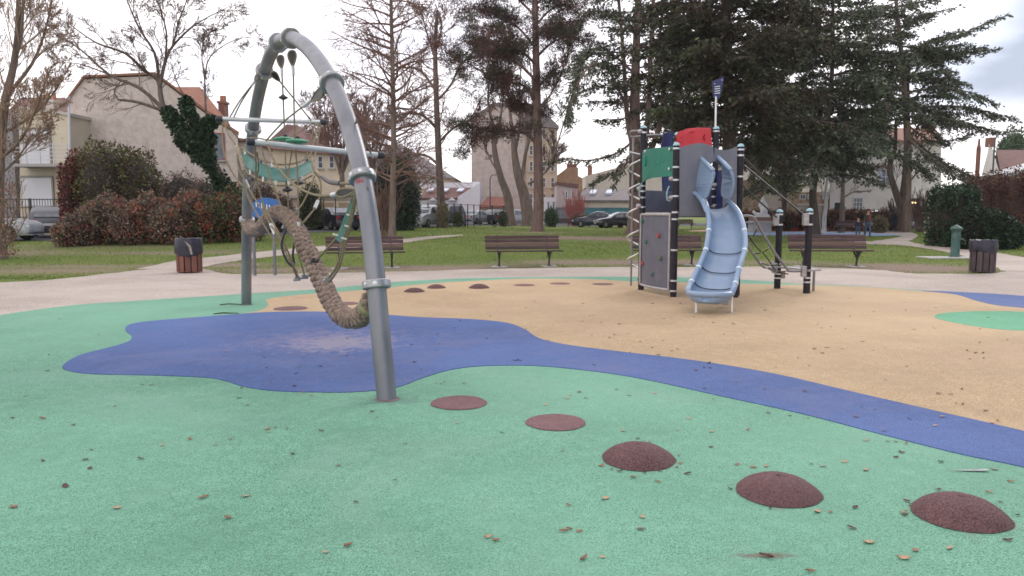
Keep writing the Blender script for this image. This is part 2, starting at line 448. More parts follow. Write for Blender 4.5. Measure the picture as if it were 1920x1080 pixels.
sheet('rubber_surface_blue', [(1730, 546.5), (1800, 549), (1920, 556.3), (2200, 582), (2200, 605), (1920, 579), (1870, 574), (1830, 565), (1790, 553)], .016, mt_blue)
sheet('rubber_surface_green', [(1752, 596), (1775, 588), (1850, 585), (1930, 587), (2050, 597), (2080, 615), (2000, 624), (1920, 622), (1860, 618), (1790, 607)], .0155, mt_lgreen)
mt_asph = M('asphalt', (.055, .055, .06), (.10, .10, .105), 3, .9, bump=.004, bscale=80)
rd = MB(); k = 0
pA = [(-60, 32.2), (-20, 32.2), (-14, 37), (-11, 47), (-8, 58), (-5, 72), (4, 80), (18, 84), (30, 84)]
pB = [(-60, 60), (-30, 60), (-25, 70), (-20, 80), (-16, 95), (-12, 104), (4, 108), (18, 108), (30, 108)]
A = smooth_poly([(a, b, 0) for a, b in pA], 5, False); B = smooth_poly([(a, b, 0) for a, b in pB], 5, False)
vs = []
for a, b in zip(A, B):
    for j in range(13):
        p = a.lerp(b, j / 12); vs.append((p.x, p.y, float(H(p.x, p.y)) + .02))
rd.add(vs, [(i * 13 + j, i * 13 + j + 1, (i + 1) * 13 + j + 1, (i + 1) * 13 + j) for i in range(len(A) - 1) for j in range(12)])
tag(rd.build('asphalt_road', mt_asph), kind='structure')
# second little playground far off on the right
sheet('rubber_surface_pale_blue', [(1330, 438), (1380, 434), (1460, 434.5), (1560, 434), (1650, 438), (1690, 441), (1600, 443), (1500, 442), (1400, 441)], .014, M('rubber_pale_blue', (.22, .33, .52), (.30, .42, .60), 6, .85))
sheet('rubber_surface_pink', [(1290, 434), (1340, 431), (1460, 431), (1560, 431), (1620, 433), (1560, 434.5), (1460, 435), (1380, 435)], .018, M('rubber_pink', (.55, .25, .22), (.5, .33, .2), 1.2, .85))

# ------------------------------------------------------------------ mounds and discs
def mound(px, py, r, h, label, name='stepping_mound', group=None, seed=0, mat=None, cat='play mound'):
    c = G(px, py, .0); rr = random.Random(seed); mb = MB()
    n = 56; rings = 14; vs = []; fs = []
    base = .014
    for i in range(rings + 1):
        t = i / rings
        for j in range(n):
            a = 2 * math.pi * j / n
            rad = r * (1 - t) * (1 + .015 * math.sin(3 * a + seed) + .01 * math.sin(7 * a + seed * 2) + (rr.uniform(-.006, .006)))
            q = 1 - t
            z = base + h * (1 - q ** 2.3) ** .9 if h > .02 else base + (h + .003 if t > .02 else 0)
            vs.append((c.x + rad * math.cos(a), c.y + rad * math.sin(a), z + (rr.uniform(-.0015, .0015) if h > .02 else 0)))
    for i in range(rings):
        for j in range(n):
            fs.append((i * n + j, i * n + (j + 1) % n, (i + 1) * n + (j + 1) % n, (i + 1) * n + j))
    mb.add(vs, fs)
    o = mb.build(name, mat or mt_maroon, None, True)
    return tag(o, label, cat, group)
gm = 'maroon stepping mounds on the rubber ground'
mound(1197, 864, .222, .092, 'raised maroon rubber mound beside the flat disc, leftmost of the three near mounds', group=gm, seed=1)
mound(1459, 927, .222, .092, 'raised maroon rubber mound, middle of the three near mounds', group=gm, seed=2)
mound(1800, 970, .222, .095, 'raised maroon rubber mound nearest the lower right corner with bark chips at its rim', group=gm, seed=3)
mound(861, 758, .222, .004, 'flat maroon rubber disc nearest the foot of the near arch leg', 'stepping_disc', gm, 4, mt_maroon_flat, 'ground disc')
mound(1042, 795, .215, .004, 'flat maroon rubber disc between the leg disc and the raised mounds', 'stepping_disc', gm, 5, mt_maroon_flat, 'ground disc')
gs_ = 'far maroon mounds on the tan ground'
mound(777, 548, .20, .07, 'small far raised maroon mound on tan ground nearest the arch', group=gs_, seed=6)
mound(818, 541, .19, .07, 'small far raised maroon mound, middle of three on the tan ground', group=gs_, seed=7)
mound(898, 541, .21, .08, 'small far raised maroon mound standing apart from its pair', group=gs_, seed=8)
mound(545, 580, .26, .004, 'flat maroon disc on tan tip right of the far arch leg', 'stepping_disc', gs_, 9, mt_maroon_flat, 'ground disc')
mound(648, 571, .22, .004, 'flat maroon disc seen behind the sagging thick rope', 'stepping_disc', gs_, 10, mt_maroon_flat, 'ground disc')
mound(983, 536, .22, .004, 'far flat maroon disc, left of three before the middle bench', 'stepping_disc', gs_, 11, mt_maroon_flat, 'ground disc')
mound(1050, 533, .22, .004, 'far flat maroon disc, middle of three between bench and tower', 'stepping_disc', gs_, 12, mt_maroon_flat, 'ground disc')
mound(1130, 534, .22, .004, 'far flat maroon disc, right of three beside the tower spiral', 'stepping_disc', gs_, 13, mt_maroon_flat, 'ground disc')

# ------------------------------------------------------------------ fallen leaves, one object each
def leaf_proto(kind, seed, mats):
    rr = random.Random(seed); mb = MB(); nu, nv = 7, 5; vs = []
    for i in range(nu):
        u = i / (nu - 1); wd = math.sin(math.pi * min(1, u * .95 + .03)) ** .8 * .5
        for j in range(nv):
            v = (j / (nv - 1) - .5) * 2
            curl = .16 * v * v * (1 + .4 * math.sin(u * 5 + seed)) + .10 * (u - .5) ** 2 * 4
            vs.append(((u - .5) * 1.0, v * wd * (.62 if kind else .8) + .05 * math.sin(u * 7 + seed), curl * (.5 if kind else .32) + rr.uniform(-.015, .015)))
    fs = [(i * nv + j, i * nv + j + 1, (i + 1) * nv + j + 1, (i + 1) * nv + j) for i in range(nu - 1) for j in range(nv - 1)]
    me = bpy.data.meshes.new('fallen_leaf'); me.from_pydata(vs, [], fs); me.materials.append(mats)
    me.polygons.foreach_set('use_smooth', [True] * len(fs)); me.update(); return me
LM = {'dark': M('leaf_dark', (.060, .028, .020), (.115, .052, .033), 30, .75), 'mid': M('leaf_brown', (.19, .085, .045), (.30, .14, .075), 25, .7),
      'pale': M('leaf_pale', (.34, .21, .125), (.48, .33, .21), 25, .7)}
LP = {k: [leaf_proto(i % 2, i + 3 * q, m) for i in range(4)] for q, (k, m) in enumerate(LM.items())}
BLUEP = [G(*p) for p in [(118, 688), (240, 643), (240, 612), (430, 592), (700, 590), (950, 607), (1060, 648), (1300, 678), (1600, 738), (1920, 812), (2200, 900), (1920, 880), (1500, 778), (1100, 697), (900, 689), (740, 735), (520, 736), (380, 710)]]
def inside(p, poly):
    c = False; n = len(poly)
    for i in range(n):
        a, b = poly[i], poly[i - 1]
        if (a.y > p.y) != (b.y > p.y) and p.x < (b.x - a.x) * (p.y - a.y) / (b.y - a.y) + a.x: c = not c
    return c
TANP = [G(*p) for p in [(430, 592), (503, 570), (600, 551), (800, 533), (1000, 523), (1500, 535), (1920, 560), (2300, 600), (2200, 900)] + LOW]
def leaf(px, py, kind=None, size=None):
    g = G(px, py)
    if inside(g, BLUEP): z, wh = .017, 'blue'
    elif inside(g, TANP): z, wh = .014, 'tan'
    else: z, wh = .011, 'green'
    kind = kind or RND.choice(['dark', 'dark', 'mid', 'pale', 'mid'])
    s = (size or RND.uniform(.024, .046)) * .95
    o = bpy.data.objects.new('fallen_leaf', RND.choice(LP[kind])); COL.objects.link(o)
    o.location = (g.x, g.y, z + .004); o.scale = (s, s * RND.uniform(.5, .95), s * RND.uniform(.8, 1.5))
    o.rotation_euler = (RND.uniform(-.2, .2), RND.uniform(-.2, .2), RND.uniform(-.9, .9) + RND.choice([0, math.pi]))
    names = {'dark': 'dark brown curled', 'mid': 'russet brown curled', 'pale': 'pale tan dried'}
    tag(o, f'small {names[kind]} fallen leaf lying on the {wh} rubber ground', 'leaf', f'{names[kind]} leaves on the {wh} ground')
LEAVES = '''m 80 788 .055;m 171 847;d 264 864 .05;m 123 916 .055;m 381 937 .06;p 461 935 .05;p 220 957 .05;m 27 955 .06;m 427 976 .05;m 502 808 .05;p 504 814;m 516 806;d 549 855 .045;p 432 827;p 404 838;m 356 827 .05;m 602 811;
d 741 904;m 668 946 .04;m 653 1028 .055;p 610 1041;p 916 1012 .05;m 930 1018;m 760 835;m 941 815;p 857 796;m 698 775;m 708 786;m 833 719;p 817 722;m 827 723;p 871 721;m 568 739;m 585 745;m 614 739;d 560 690;
m 425 663;m 496 674;p 561 690;m 650 670;d 555 705;p 608 689;d 651 638;m 749 620;m 781 628;m 848 642;p 818 660;m 790 696;m 505 723;m 453 730;m 268 724;m 284 724;m 215 765;m 48 746;m 112 600;m 92 668;m 185 630;
p 1063 750;p 1023 762;d 1049 806 .035;m 1114 688;d 1086 738;d 1156 733;p 1070 744;p 1099 749;p 1179 744;p 1228 740;p 1031 782 .03;p 1168 811;m 1055 849;p 1068 818;p 1291 788 .04;p 1271 810;m 1333 842;p 1334 813;m 1402 809;m 1337 752;p 1441 777;m 1481 783;
m 1515 787;m 1440 777;m 1196 826;p 1219 831 .035;m 1276 873;m 1269 880 .03;m 1289 892 .05;m 1188 899 .045;m 1233 907;d 1208 890;p 1135 939 .06;m 1066 952;p 1204 974 .04;m 1057 1001 .05;m 1086 1001;m 1067 997;m 1201 997;m 1095 1053 .06;p 1130 1050;
m 1382 875;m 1412 880;m 1520 874;p 1542 878 .045;p 1584 870 .05;p 1624 885 .05;m 1623 887;d 1680 861;m 1665 832;m 1680 832;d 1690 852;d 1687 850;m 1699 835;p 1623 830;m 1764 870;p 1864 884 .05;m 1895 907;m 1603 956 .05;p 1532 964 .06;m 1557 965;p 1437 878;
m 1597 995 .05;p 1628 1022 .06;m 1716 1037;p 1780 1033 .055;p 1694 1052 .06;m 1760 922;p 1855 927 .05;m 1875 946;m 1908 971;m 1890 1018 .05;d 1700 944;p 1695 966 .05;d 1708 950;m 1770 985;p 1877 998;m 1437 1049 .07;m 1520 1077 .05;
m 1320 692;m 1305 698;m 1321 693;m 1380 720;p 1399 731;m 1433 734;m 1510 738;m 1321 733;m 1430 703;p 1616 767;m 1605 786;p 1753 803;p 1767 786;m 1657 813;m 1705 790;m 1640 773;m 1661 716;m 1848 774;m 1846 774;m 1861 798;m 1870 793;m 1760 742;m 1783 743;m 1533 611 .05;
m 1182 664;m 1209 674;m 1259 661;m 1143 636;m 1152 630;m 1245 600;m 1301 596;m 1332 693;m 1455 692;m 1496 674;m 1517 689;m 1579 657;m 1660 655;m 1558 615;m 1530 664;m 1713 620;m 1752 618;m 1700 690;m 1768 701;m 1803 733;m 1843 665;m 1889 640;m 1793 760;m 1805 762'''
for s_ in LEAVES.replace('\n', '').split(';'):
    q = s_.split(); leaf(float(q[1]), float(q[2]), {'d': 'dark', 'm': RND.choice(['mid', 'mid', 'dark']), 'p': 'pale'}[q[0]], (float(q[3]) * .95 if len(q) > 3 else None))
for i in range(60):
    leaf(RND.uniform(760, 1900), RND.uniform(560, 690), 'dark' if RND.random() < .6 else 'mid', RND.uniform(.03, .055))
for mx_, my_, w_ in ((1197, 864, 74), (1459, 927, 86), (1800, 970, 98)):
    for i in range(5):
        a = RND.uniform(0, 6.28); leaf(mx_ + math.cos(a) * w_ * 1.06, my_ + math.sin(a) * w_ * .36, 'dark' if i % 3 else 'mid', RND.uniform(.02, .04))
for i in range(16):
    leaf(RND.uniform(20, 640), RND.uniform(640, 900))
# grey feather and two sticks
fp = G(1815, 887, .012); mb = MB()
pts = [(-.13, 0), (-.05, .004), (.0, .012), (.06, .017), (.105, .012), (.125, 0), (.1, -.012), (.05, -.014), (-.01, -.008)]
mb.prism([(fp.x + a, fp.y + b, fp.z + .003 + .25 * abs(a) * .15) for a, b in pts], (0, 0, .002))
fe = mb.build('feather', M('feather_grey', (.10, .12, .13), (.35, .38, .38), 9, .6, stretch=(1, 6, 1)))
tag(fe, 'grey bird feather lying on the green rubber near the blue band', 'feather')
for (a, b, lab) in (((412, 575), (455, 574), 'dark stick lying on green rubber left of the far arch leg'), ((400, 592.5), (448, 591), 'dark stick lying along the edge of the blue rubber patch')):
    A_ = G(*a, .03); B_ = G(*b, .03); mb = MB(); mb.tube([A_, A_.lerp(B_, .35) + Vector((0, .02, .01)), A_.lerp(B_, .7) + Vector((0, -.01, .006)), B_], [.008, .011, .009, .006], 6)
    tag(mb.build('stick', M('stick_wood', (.05, .045, .03)), None, True), lab, 'stick')
# ------------------------------------------------------------------ arch climbing frame
mt_galv = M('galvanised_steel', (.165, .168, .185), (.235, .235, .25), 3, .40, .45, .0006, 40, c3=(.10, .085, .09), s3=1.3, stretch=(1, 1, .35))
mt_ring = M('cast_aluminium', (.27, .27, .275), (.38, .37, .37), 12, .38, .6, .001, 60)
mt_bolt = M('bolt_plate', (.62, .62, .62), (.45, .45, .46), 30, .35, .7)
mt_rope = M('net_rope', (.16, .125, .07), (.27, .215, .13), 60, .85, bump=.002, bscale=200)
mt_sleeve = M('rubber_sleeve', (.075, .06, .06), (.12, .10, .10), 20, .6)
mt_black = M('black_plastic', (.018, .018, .022), (.03, .03, .035), 10, .45)
mt_hemp = M('thick_rope', (.155, .108, .082), (.29, .215, .17), 22, .95, bump=.004, bscale=120, c3=(.34, .25, .20), s3=9)
mt_memb = M('green_membrane', (.035, .15, .12), (.07, .20, .165), 5, .55, c3=(.14, .22, .20), s3=3)
mt_bar = M('polished_bar', (.55, .56, .55), (.64, .64, .62), 8, .35, .3)
mt_ferr = M('aluminium_ferrule', (.62, .62, .60), (.5, .5, .5), 20, .4, .5)
mt_seat_green = M('green_pad', (.03, .20, .10), (.05, .28, .15), 10, .4)
LN, LF = G(725, 752), G(462, 572)
LN = Vector((LN.x, LN.y + .02, 0)); LF = Vector((LF.x, LF.y, 0))
ad_ = (LF - LN).normalized(); an_ = ad_.cross(Vector((0, 0, 1)))
def AP(px, py):
    d = ray(px, py); o = Vector((0, 0, CH)); t = (LN - o).dot(an_) / d.dot(an_); return o + d * t
arch_px = [(719, 680), (711, 600), (703, 500), (691, 400), (677, 320), (657, 240), (632, 175), (603, 120), (572, 83), (545, 70), (525, 76), (508, 98), (494, 140), (482, 190), (473, 250), (466, 330), (463, 410), (462, 500)]
ap = [LN + Vector((0, 0, -.02))] + [AP(*p) for p in arch_px] + [LF + Vector((0, 0, -.02))]
ap = smooth_poly(ap, 6, False)
# even out the hand measured curve
for _ in range(14):
    ap = [ap[0]] + [(ap[i - 1] + ap[i] * 2 + ap[i + 1]) / 4 for i in range(1, len(ap) - 1)] + [ap[-1]]
arch = thing('arch_climbing_frame', (LN + LF) / 2, 'tall bent steel arch climbing net with thick braided rope and green mesh', 'climbing frame')
mb = MB(); mb.tube(ap, .079, 32); mb.build('arch_tube', mt_galv, arch, True)
for L_ in (LN, LF):
    mb = MB(); mb.lathe((L_.x, L_.y, 0), [(.105, .0), (.103, .012), (.09, .018), (.082, .02)], 24)
    mb.build('ground_collar', M('collar_dirt', (.10, .08, .07), (.17, .15, .13), 8, .8), arch, True)
def near_arch(px, py):
    p = AP(px, py); i = min(range(1, len(ap) - 1), key=lambda k: (ap[k] - p).length)
    return ap[i], (ap[i + 1] - ap[i - 1]).normalized()
rings = []
for k, (px, py) in enumerate([(710, 530), (680, 337), (620, 150), (546, 70), (521, 78), (497, 128), (473, 232), (462, 402)]):
    c, d = near_arch(px, py); rings.append((c, d))
    mb = MB(); mb.lathe(c, [(.081, -.034), (.108, -.034), (.116, -.026), (.116, .026), (.108, .034), (.081, .034)], 28, axis=d)
    r = mb.build('clamp_ring', mt_ring, arch, True)
    q = d.to_track_quat('Z', 'X').to_matrix()
    for j in range(8):
        a = 2 * math.pi * (j + .5) / 8; n = q @ Vector((math.cos(a), math.sin(a), 0))
        mb = MB(); mb.lathe(c + n * .112, [(.019, 0), (.019, .006), (.012, .008)], 12, axis=n); mb.build('bolt', mt_bolt, r, True)
def rope(pts, r=.0095, sm=6, name='rope', mat=None):
    P = [Vector(p) for p in pts]
    if len(P) > 2 and sm: P = smooth_poly(P, sm, False)
    mb = MB(); mb.tube(P, r, 8); return mb.build(name, mat or mt_rope, arch, True)
def ferrule(a, b, r=.017):
    mb = MB(); mb.tube([a, Vector(a).lerp(Vector(b), .5), b], r, 10); mb.build('ferrule', mt_ferr, arch, True)
def thimble(a, b, wd=.045):
    """teardrop loop with its dark filling between ring and rope"""
    a = Vector(a); b = Vector(b); d = (b - a).normalized(); s = d.cross(Vector((0, 1, 0))).normalized(); L_ = (b - a).length
    pts = []
    for j in range(20):
        t = 2 * math.pi * j / 20; yy = (1 - math.cos(t)) / 2; pts.append(a + d * L_ * yy + s * wd * math.sin(t) * (1.25 - yy * .9))
    mb = MB(); mb.tube(pts, .011, 8, closed=True); th = mb.build('thimble', mt_rope, arch, True)
    mb = MB(); mb.prism([p - Vector((0, .006, 0)) for p in pts], (0, .012, 0)); mb.build('thimble_core', mt_black, th)
# cross bars
barB = (PT(472, 266, 8.46), PT(712, 291, 9.16)); barA = (PT(413, 223, 10.35), PT(604, 229, 10.75))
for a, b in (barB, barA):
    mb = MB(); mb.tube([a, b], .030, 20); br_ = mb.build('cross_bar', mt_bar, arch, True)
    for p, q in ((a, b), (b, a)):
        d = (p - q).normalized(); mb = MB(); mb.lathe(p - d * .01, [(.031, -.02), (.042, -.015), (.044, .05), (.034, .065), (.01, .07)], 18, axis=d); mb.build('end_cap', mt_black, br_, True)
def B(t): return barB[0].lerp(barB[1], t)
def A2(t): return barA[0].lerp(barA[1], t)
# big braided rope, a curve of its own through the arch
path_px = [(700, 560), (692, 578), (672, 597), (645, 594), (622, 567), (602, 525), (580, 478), (558, 432), (540, 408), (520, 398), (503, 410), (488, 428), (470, 432), (462, 412)]
RP = smooth_poly([AP(*p) for p in path_px], 10, False)
for _ in range(6): RP = [RP[0]] + [(RP[i - 1] + RP[i] * 2 + RP[i + 1]) / 4 for i in range(1, len(RP) - 1)] + [RP[-1]]
# resample evenly
def resample(P, step):
    out_ = [P[0]]; acc = 0
    for a, b in zip(P[:-1], P[1:]):
        L_ = (b - a).length; t = step - acc
        while t <= L_: out_.append(a.lerp(b, t / L_)); t += step
        acc = (acc + L_) % step if L_ else acc
    return out_
RP = resample(RP, .012)
strands = 4; Vv = []; Ff = []; nn = 10; base = 0
tot = len(RP)
frames = []; u = (RP[1] - RP[0]).orthogonal().normalized()
for i, p in enumerate(RP):
    d = (RP[min(i + 1, tot - 1)] - RP[max(i - 1, 0)]).normalized(); u = (u - d * u.dot(d)).normalized(); frames.append((p, u, d.cross(u)))
mb = MB()
def lump(c, ax, ay, az, n=9, m=5):
    vs = [c + az]; fs = []
    for i in range(1, m):
        e_ = math.pi * i / m
        for j in range(n): b_ = 2 * math.pi * j / n; vs.append(c + az * math.cos(e_) + (ax * math.cos(b_) + ay * math.sin(b_)) * math.sin(e_))
    vs.append(c - az); q = len(vs) - 1
    for i in range(m - 2):
        for j in range(n): fs.append((1 + i * n + j, 1 + (i + 1) * n + j, 1 + (i + 1) * n + (j + 1) % n, 1 + i * n + (j + 1) % n))
    for j in range(n): fs.append((0, 1 + j, 1 + (j + 1) % n)); fs.append((q, 1 + (m - 2) * n + (j + 1) % n, 1 + (m - 2) * n + j))
    mb.add(vs, fs)
rr_ = random.Random(5); row = 0
for i in range(0, tot, 4):
    p, u, w_ = frames[i]; d = u.cross(w_); big = 1 if i * .012 > .9 else .82; k_ = 5 if big == 1 else 7
    for j in range(k_):
        a = 2 * math.pi * (j + .5 * (row % 2)) / k_ + row * .07; n = u * math.cos(a) + w_ * math.sin(a); t_ = n.cross(d); tw_ = (t_ * .8 + d * (.6 if row % 2 else -.6)).normalized()
        s_ = rr_.uniform(.9, 1.12) * big; lump(p + n * (.064 + rr_.uniform(-.004, .005)), tw_ * .047 * s_, tw_.cross(n) * .034 * s_, n * .036 * s_)
    row += 1
mb.tube(RP[::3], .056, 12)
br = mb.build('thick_braided_rope', mt_hemp, arch, True, fixn=False)
mb = MB(); i = 9; p, d = RP[i], (RP[i + 2] - RP[i - 2]).normalized(); mb.lathe(p, [(.08, -.03), (.102, -.02), (.102, .02), (.08, .03)], 20, axis=d)
mb.build('rope_band', M('band_olive', (.20, .19, .08), (.28, .27, .14), 20, .6), br, True)
def RC(px, py):
    p = AP(px, py); return min(RP, key=lambda q: (q - p).length)
# hardware on the big rope
for px, py in [(563, 521), (577, 517), (561, 441), (541, 425), (596, 487), (620, 522), (553, 491)]:
    p = AP(px, py) - Vector((0, .12, 0)); mb = MB()
    mb.box(p, (.07, .03, .05), rz=.5); mb.sphere(p + Vector((.03, 0, .01)), .02, 10); mb.sphere(p - Vector((.03, 0, .01)), .02, 10)
    mb.build('rope_clamp', mt_ring if px != 596 else mt_black, arch, True, bevel=.004)
# hanging ropes: r1, r2
thimble(AP(525, 104), AP(528, 128)); thimble(AP(547, 95), AP(549, 124), .05)
y1 = AP(528, 128).y; y2 = AP(549, 124).y
ferrule(AP(528, 128), PT(528.5, 140, y1)); ferrule(AP(549, 124), PT(550, 141, y2), .019)
rope([PT(528, 128, y1), PT(531, 186, y1), PT(534, 262, y1), PT(537, 352, y1 - .05)]); rope([PT(540, 360, y1 - .1), PT(541, 400, y1 - .1)]); rope([PT(550, 140, y2), PT(553, 262, y2), PT(558, 330, y2), PT(560, 428, y2 - .1)])
ferrule(PT(541, 397, y1 - .1), PT(542, 419, y1 - .12), .02); ferrule(PT(560, 416, y2 - .1), PT(560.5, 432, y2 - .1), .02)
for px, py, Y, s_ in ((531, 183, y1, .055), (539, 356, y1 - .1, .062), (560, 343, y2 + .25, .062)):
    mb = MB(); mb.lathe(PT(px, py, Y), [(.008, -.03), (s_, -.006), (s_, .006), (s_ * .5, .022), (.012, .04)], 16); mb.build('rope_stop', mt_black, arch, True)
for px, py, Y in ((533, 261, y1), (556, 265, y2)):
    mb = MB(); mb.lathe(PT(px, py, Y), [(.02, -.03), (.12, -.018), (.135, .0), (.11, .016), (.03, .03)], 20); pd = mb.build('foot_pad', mt_seat_green, arch, True)
    mb = MB(); mb.lathe(PT(px + 2, py - 5, Y), [(.028, -.01), (.025, .02), (.012, .03)], 12); mb.build('pad_knob', mt_black, pd, True)
# ropes from the upper rings to the bars
thimble(AP(606, 170), PT(584, 188, 8.1), .055); ferrule(PT(584, 188, 8.1), PT(568, 200, 8.15), .02); rope([PT(568, 200, 8.15), PT(530, 230, 8.3), B(.1) + Vector((0, 0, .02))])
thimble(AP(491, 135), PT(478, 152, 10.2), .05); ferrule(PT(478, 152, 10.2), PT(471, 161, 10.2), .018); rope([PT(471, 161, 10.2), PT(449, 190, 10.3), A2(.08)]); rope([PT(474, 158, 10.2), PT(452, 192, 10.35), A2(.12)])
thimble(AP(510, 135), PT(524, 152, 10.0), .04); rope([PT(524, 152, 10.0), PT(547, 180, 10.3), A2(.9), PT(588, 226, 10.7)])
rope([AP(668, 225), PT(680, 256, 8.2), B(.93)])
rope([A2(.93), PT(560, 248, 10.4), PT(530, 262, 10)])
# left side net
z = [rope([A2(.04), PT(426, 248, 10.1), PT(443, 276, 9.9), PT(446, 310, 9.6), PT(462, 345, 9.4), PT(484, 383, 9.1), PT(510, 425, 8.8), PT(540, 482, 8.5), AP(563, 520) - Vector((0, .12, 0))]),
     rope([A2(.03), PT(417, 262, 10.2), PT(424, 300, 10), PT(440, 330, 9.9), PT(458, 352, 9.7)]),
     rope([A2(.06), PT(436, 246, 10.4), PT(450, 262, 10.5)]),
     rope([B(.02), PT(480, 300, 8.7), PT(481, 335, 8.9), PT(497, 390, 8.9), PT(530, 450, 8.6), AP(565, 520) - Vector((0, .1, 0))]),
     rope([B(.06), PT(500, 312, 8.4), PT(520, 368, 8.3), PT(543, 428, 8.2), AP(577, 516) - Vector((0, .12, 0))]),
     rope([PT(482, 285, 8.7), PT(484, 320, 8.9), PT(472, 350, 9.2)]),
     rope([B(.11), PT(520, 312, 8.3), PT(548, 343, 8.0), PT(575, 360, 7.7), PT(600, 367, 7.3), PT(622, 366, 7.0)], .012),
     rope([PT(446, 345, 9.6), PT(458, 352, 9.6), PT(466, 372, 9.5), PT(480, 398, 9.3), PT(497, 425, 9.1), PT(519, 460, 8.9)]),
     rope([PT(460, 352, 9.7), PT(478, 395, 9.4), PT(500, 430, 9.2)]),
     rope([PT(492, 383, 9.0), PT(506, 420, 8.8), PT(522, 440, 8.6), PT(536, 470, 8.5)]),
     rope([PT(453, 262, 10.4), PT(475, 258, 10), PT(500, 262, 9.6), PT(530, 265, 9.3)])]
ferrule(PT(508, 420, 8.8), PT(516, 440, 8.74), .024); ferrule(PT(461, 338, 9.5), PT(466, 352, 9.45), .018)
ferrule(PT(622, 366, 7.0), PT(632, 364, 6.95), .024); thimble(PT(632, 364, 6.95), AP(668, 356), .04)
# bright knot row on the left edge of the green mesh and on its right edge
for ed in ([(444, 275), (449, 288), (453, 302), (457, 318)], [(583, 297), (586, 308), (590, 318), (594, 324)]):
    Y0 = 9.8 if ed[0][0] < 500 else 9.9
    P = smooth_poly([PT(a, b, Y0) for a, b in ed], 5, False); mb = MB()
    for p in P: mb.sphere(p, .024, 8, sc=(1.2, 1, .7))
    mb.build('knotted_loop', M('pale_cord', (.42, .33, .22), (.6, .52, .4), 20, .8), arch, True)
# sagging green mesh strip between them
up = smooth_poly([PT(a, b, y) for a, b, y in ((452, 283, 9.8), (480, 301, 9.5), (515, 314, 9.4), (550, 314, 9.5), (583, 300, 9.9))], 8, False)
lo = smooth_poly([PT(a, b, y) for a, b, y in ((461, 314, 9.6), (490, 331, 9.3), (522, 340, 9.2), (553, 337, 9.3), (585, 322, 9.7))], 8, False)
mb = MB(); k = 4; vs = []
for a, b in zip(up, lo):
    for j in range(k + 1): vs.append(a.lerp(b, j / k) + Vector((0, 0, -.012 * math.sin(math.pi * j / k))))
mb.add(vs, [(i * 5 + j, i * 5 + j + 1, i * 5 + j + 6, i * 5 + j + 5) for i in range(len(up) - 1) for j in range(4)])
gm_ = mb.build('green_mesh_strip', mt_memb, arch, True); sd_ = gm_.modifiers.new('thick', 'SOLIDIFY'); sd_.thickness = .006
for E, dz in ((up, .045), (lo, -.05)):
    mb = MB(); mb.tube([p + Vector((0, -.01, dz)) for p in E], .011, 8); mb.build('edge_rope', mt_rope, gm_, True)
    mb = MB()
    for p in E[3::6]: mb.box(p + Vector((0, -.01, dz * .5)), (.022, .02, abs(dz) * 1.3)); 
    mb.build('clip', mt_ferr, gm_, True)
rope([PT(457, 318, 9.8), PT(470, 322, 9.5), PT(463, 330, 9.6)], .011)
rope([PT(456, 322, 9.7), PT(466, 332, 9.6), PT(474, 337, 9.5)], .024, name='rope_sleeve', mat=mt_sleeve)
rope([PT(590, 322, 9.8), PT(598, 329, 9.4), PT(606, 334, 8.9)], .016)
rope([PT(604, 332, 9.0), PT(617, 341, 8.2), PT(638, 344, 7.2)], .024, name='rope_sleeve', mat=mt_sleeve)
rope([PT(637, 344, 7.25), PT(650, 344, 6.9), AP(664, 344)], .013)
rope([PT(590, 324, 9.8), PT(599, 335, 9.4), PT(602, 355, 9.1), PT(596, 378, 9.0), PT(590, 391, 8.9), PT(566, 420, 8.7), AP(556, 430)], .012)
ferrule(PT(596, 377, 9.0), PT(590, 391, 8.9), .022)
rope([A2(.97), PT(590, 262, 10.4), PT(580, 300, 10)]); rope([A2(.99), PT(593, 280, 10.3), PT(588, 305, 9.9)])
rope([A2(.93), PT(586, 250, 10.5), PT(573, 300, 10.2), PT(560, 340, 9.9)]); rope([PT(590, 330, 9.7), PT(580, 355, 9.4), PT(565, 385, 9.1), PT(545, 408, 8.9)])
rope([PT(548, 280, 9.4), PT(543, 310, 9.4), PT(539, 350, 9.2)]); rope([B(.99), PT(703, 330, 9), AP(690, 352)])
# triangular green mesh right
a, b, c, d_, e_ = PT(663, 362, 6.8), PT(641, 421, 7.1), PT(629, 447, 7.25), PT(638, 456, 7.2), PT(647, 443, 7.1)
mb = MB(); mb.prism([a, b, c, d_, e_, PT(656, 405, 6.95)], (0, .008, 0)); tm = mb.build('green_mesh_triangle', mt_memb, arch)
mb = MB()
for px, py in ((659, 380), (655, 403), (651, 424), (645, 447), (629, 440)): mb.box(PT(px, py, 6.95), (.05, .02, .014), ry=.25)
mb.build('clip', mt_ferr, tm, True)
rope([AP(668, 358), PT(660, 395, 6.85), PT(645, 450, 7.05), PT(632, 498, 7.15), AP(618, 523) - Vector((0, .1, 0))], .012)
rope([AP(671, 356), PT(664, 392, 6.8), PT(649, 452, 7.0), PT(636, 500, 7.1), AP(622, 527) - Vector((0, .1, 0))], .012)
rope([PT(660, 375, 6.9), PT(641, 424, 7.15), PT(628, 450, 7.3), AP(597, 487) - Vector((0, .1, 0))], .012)
# short black rope loops hanging at the middle of the net
for pl in ([(535, 432), (528, 460), (537, 488), (548, 500)], [(552, 455), (549, 478), (552, 492)]):
    rope([PT(a, b, 8.3) for a, b in pl], .013, mat=mt_black)
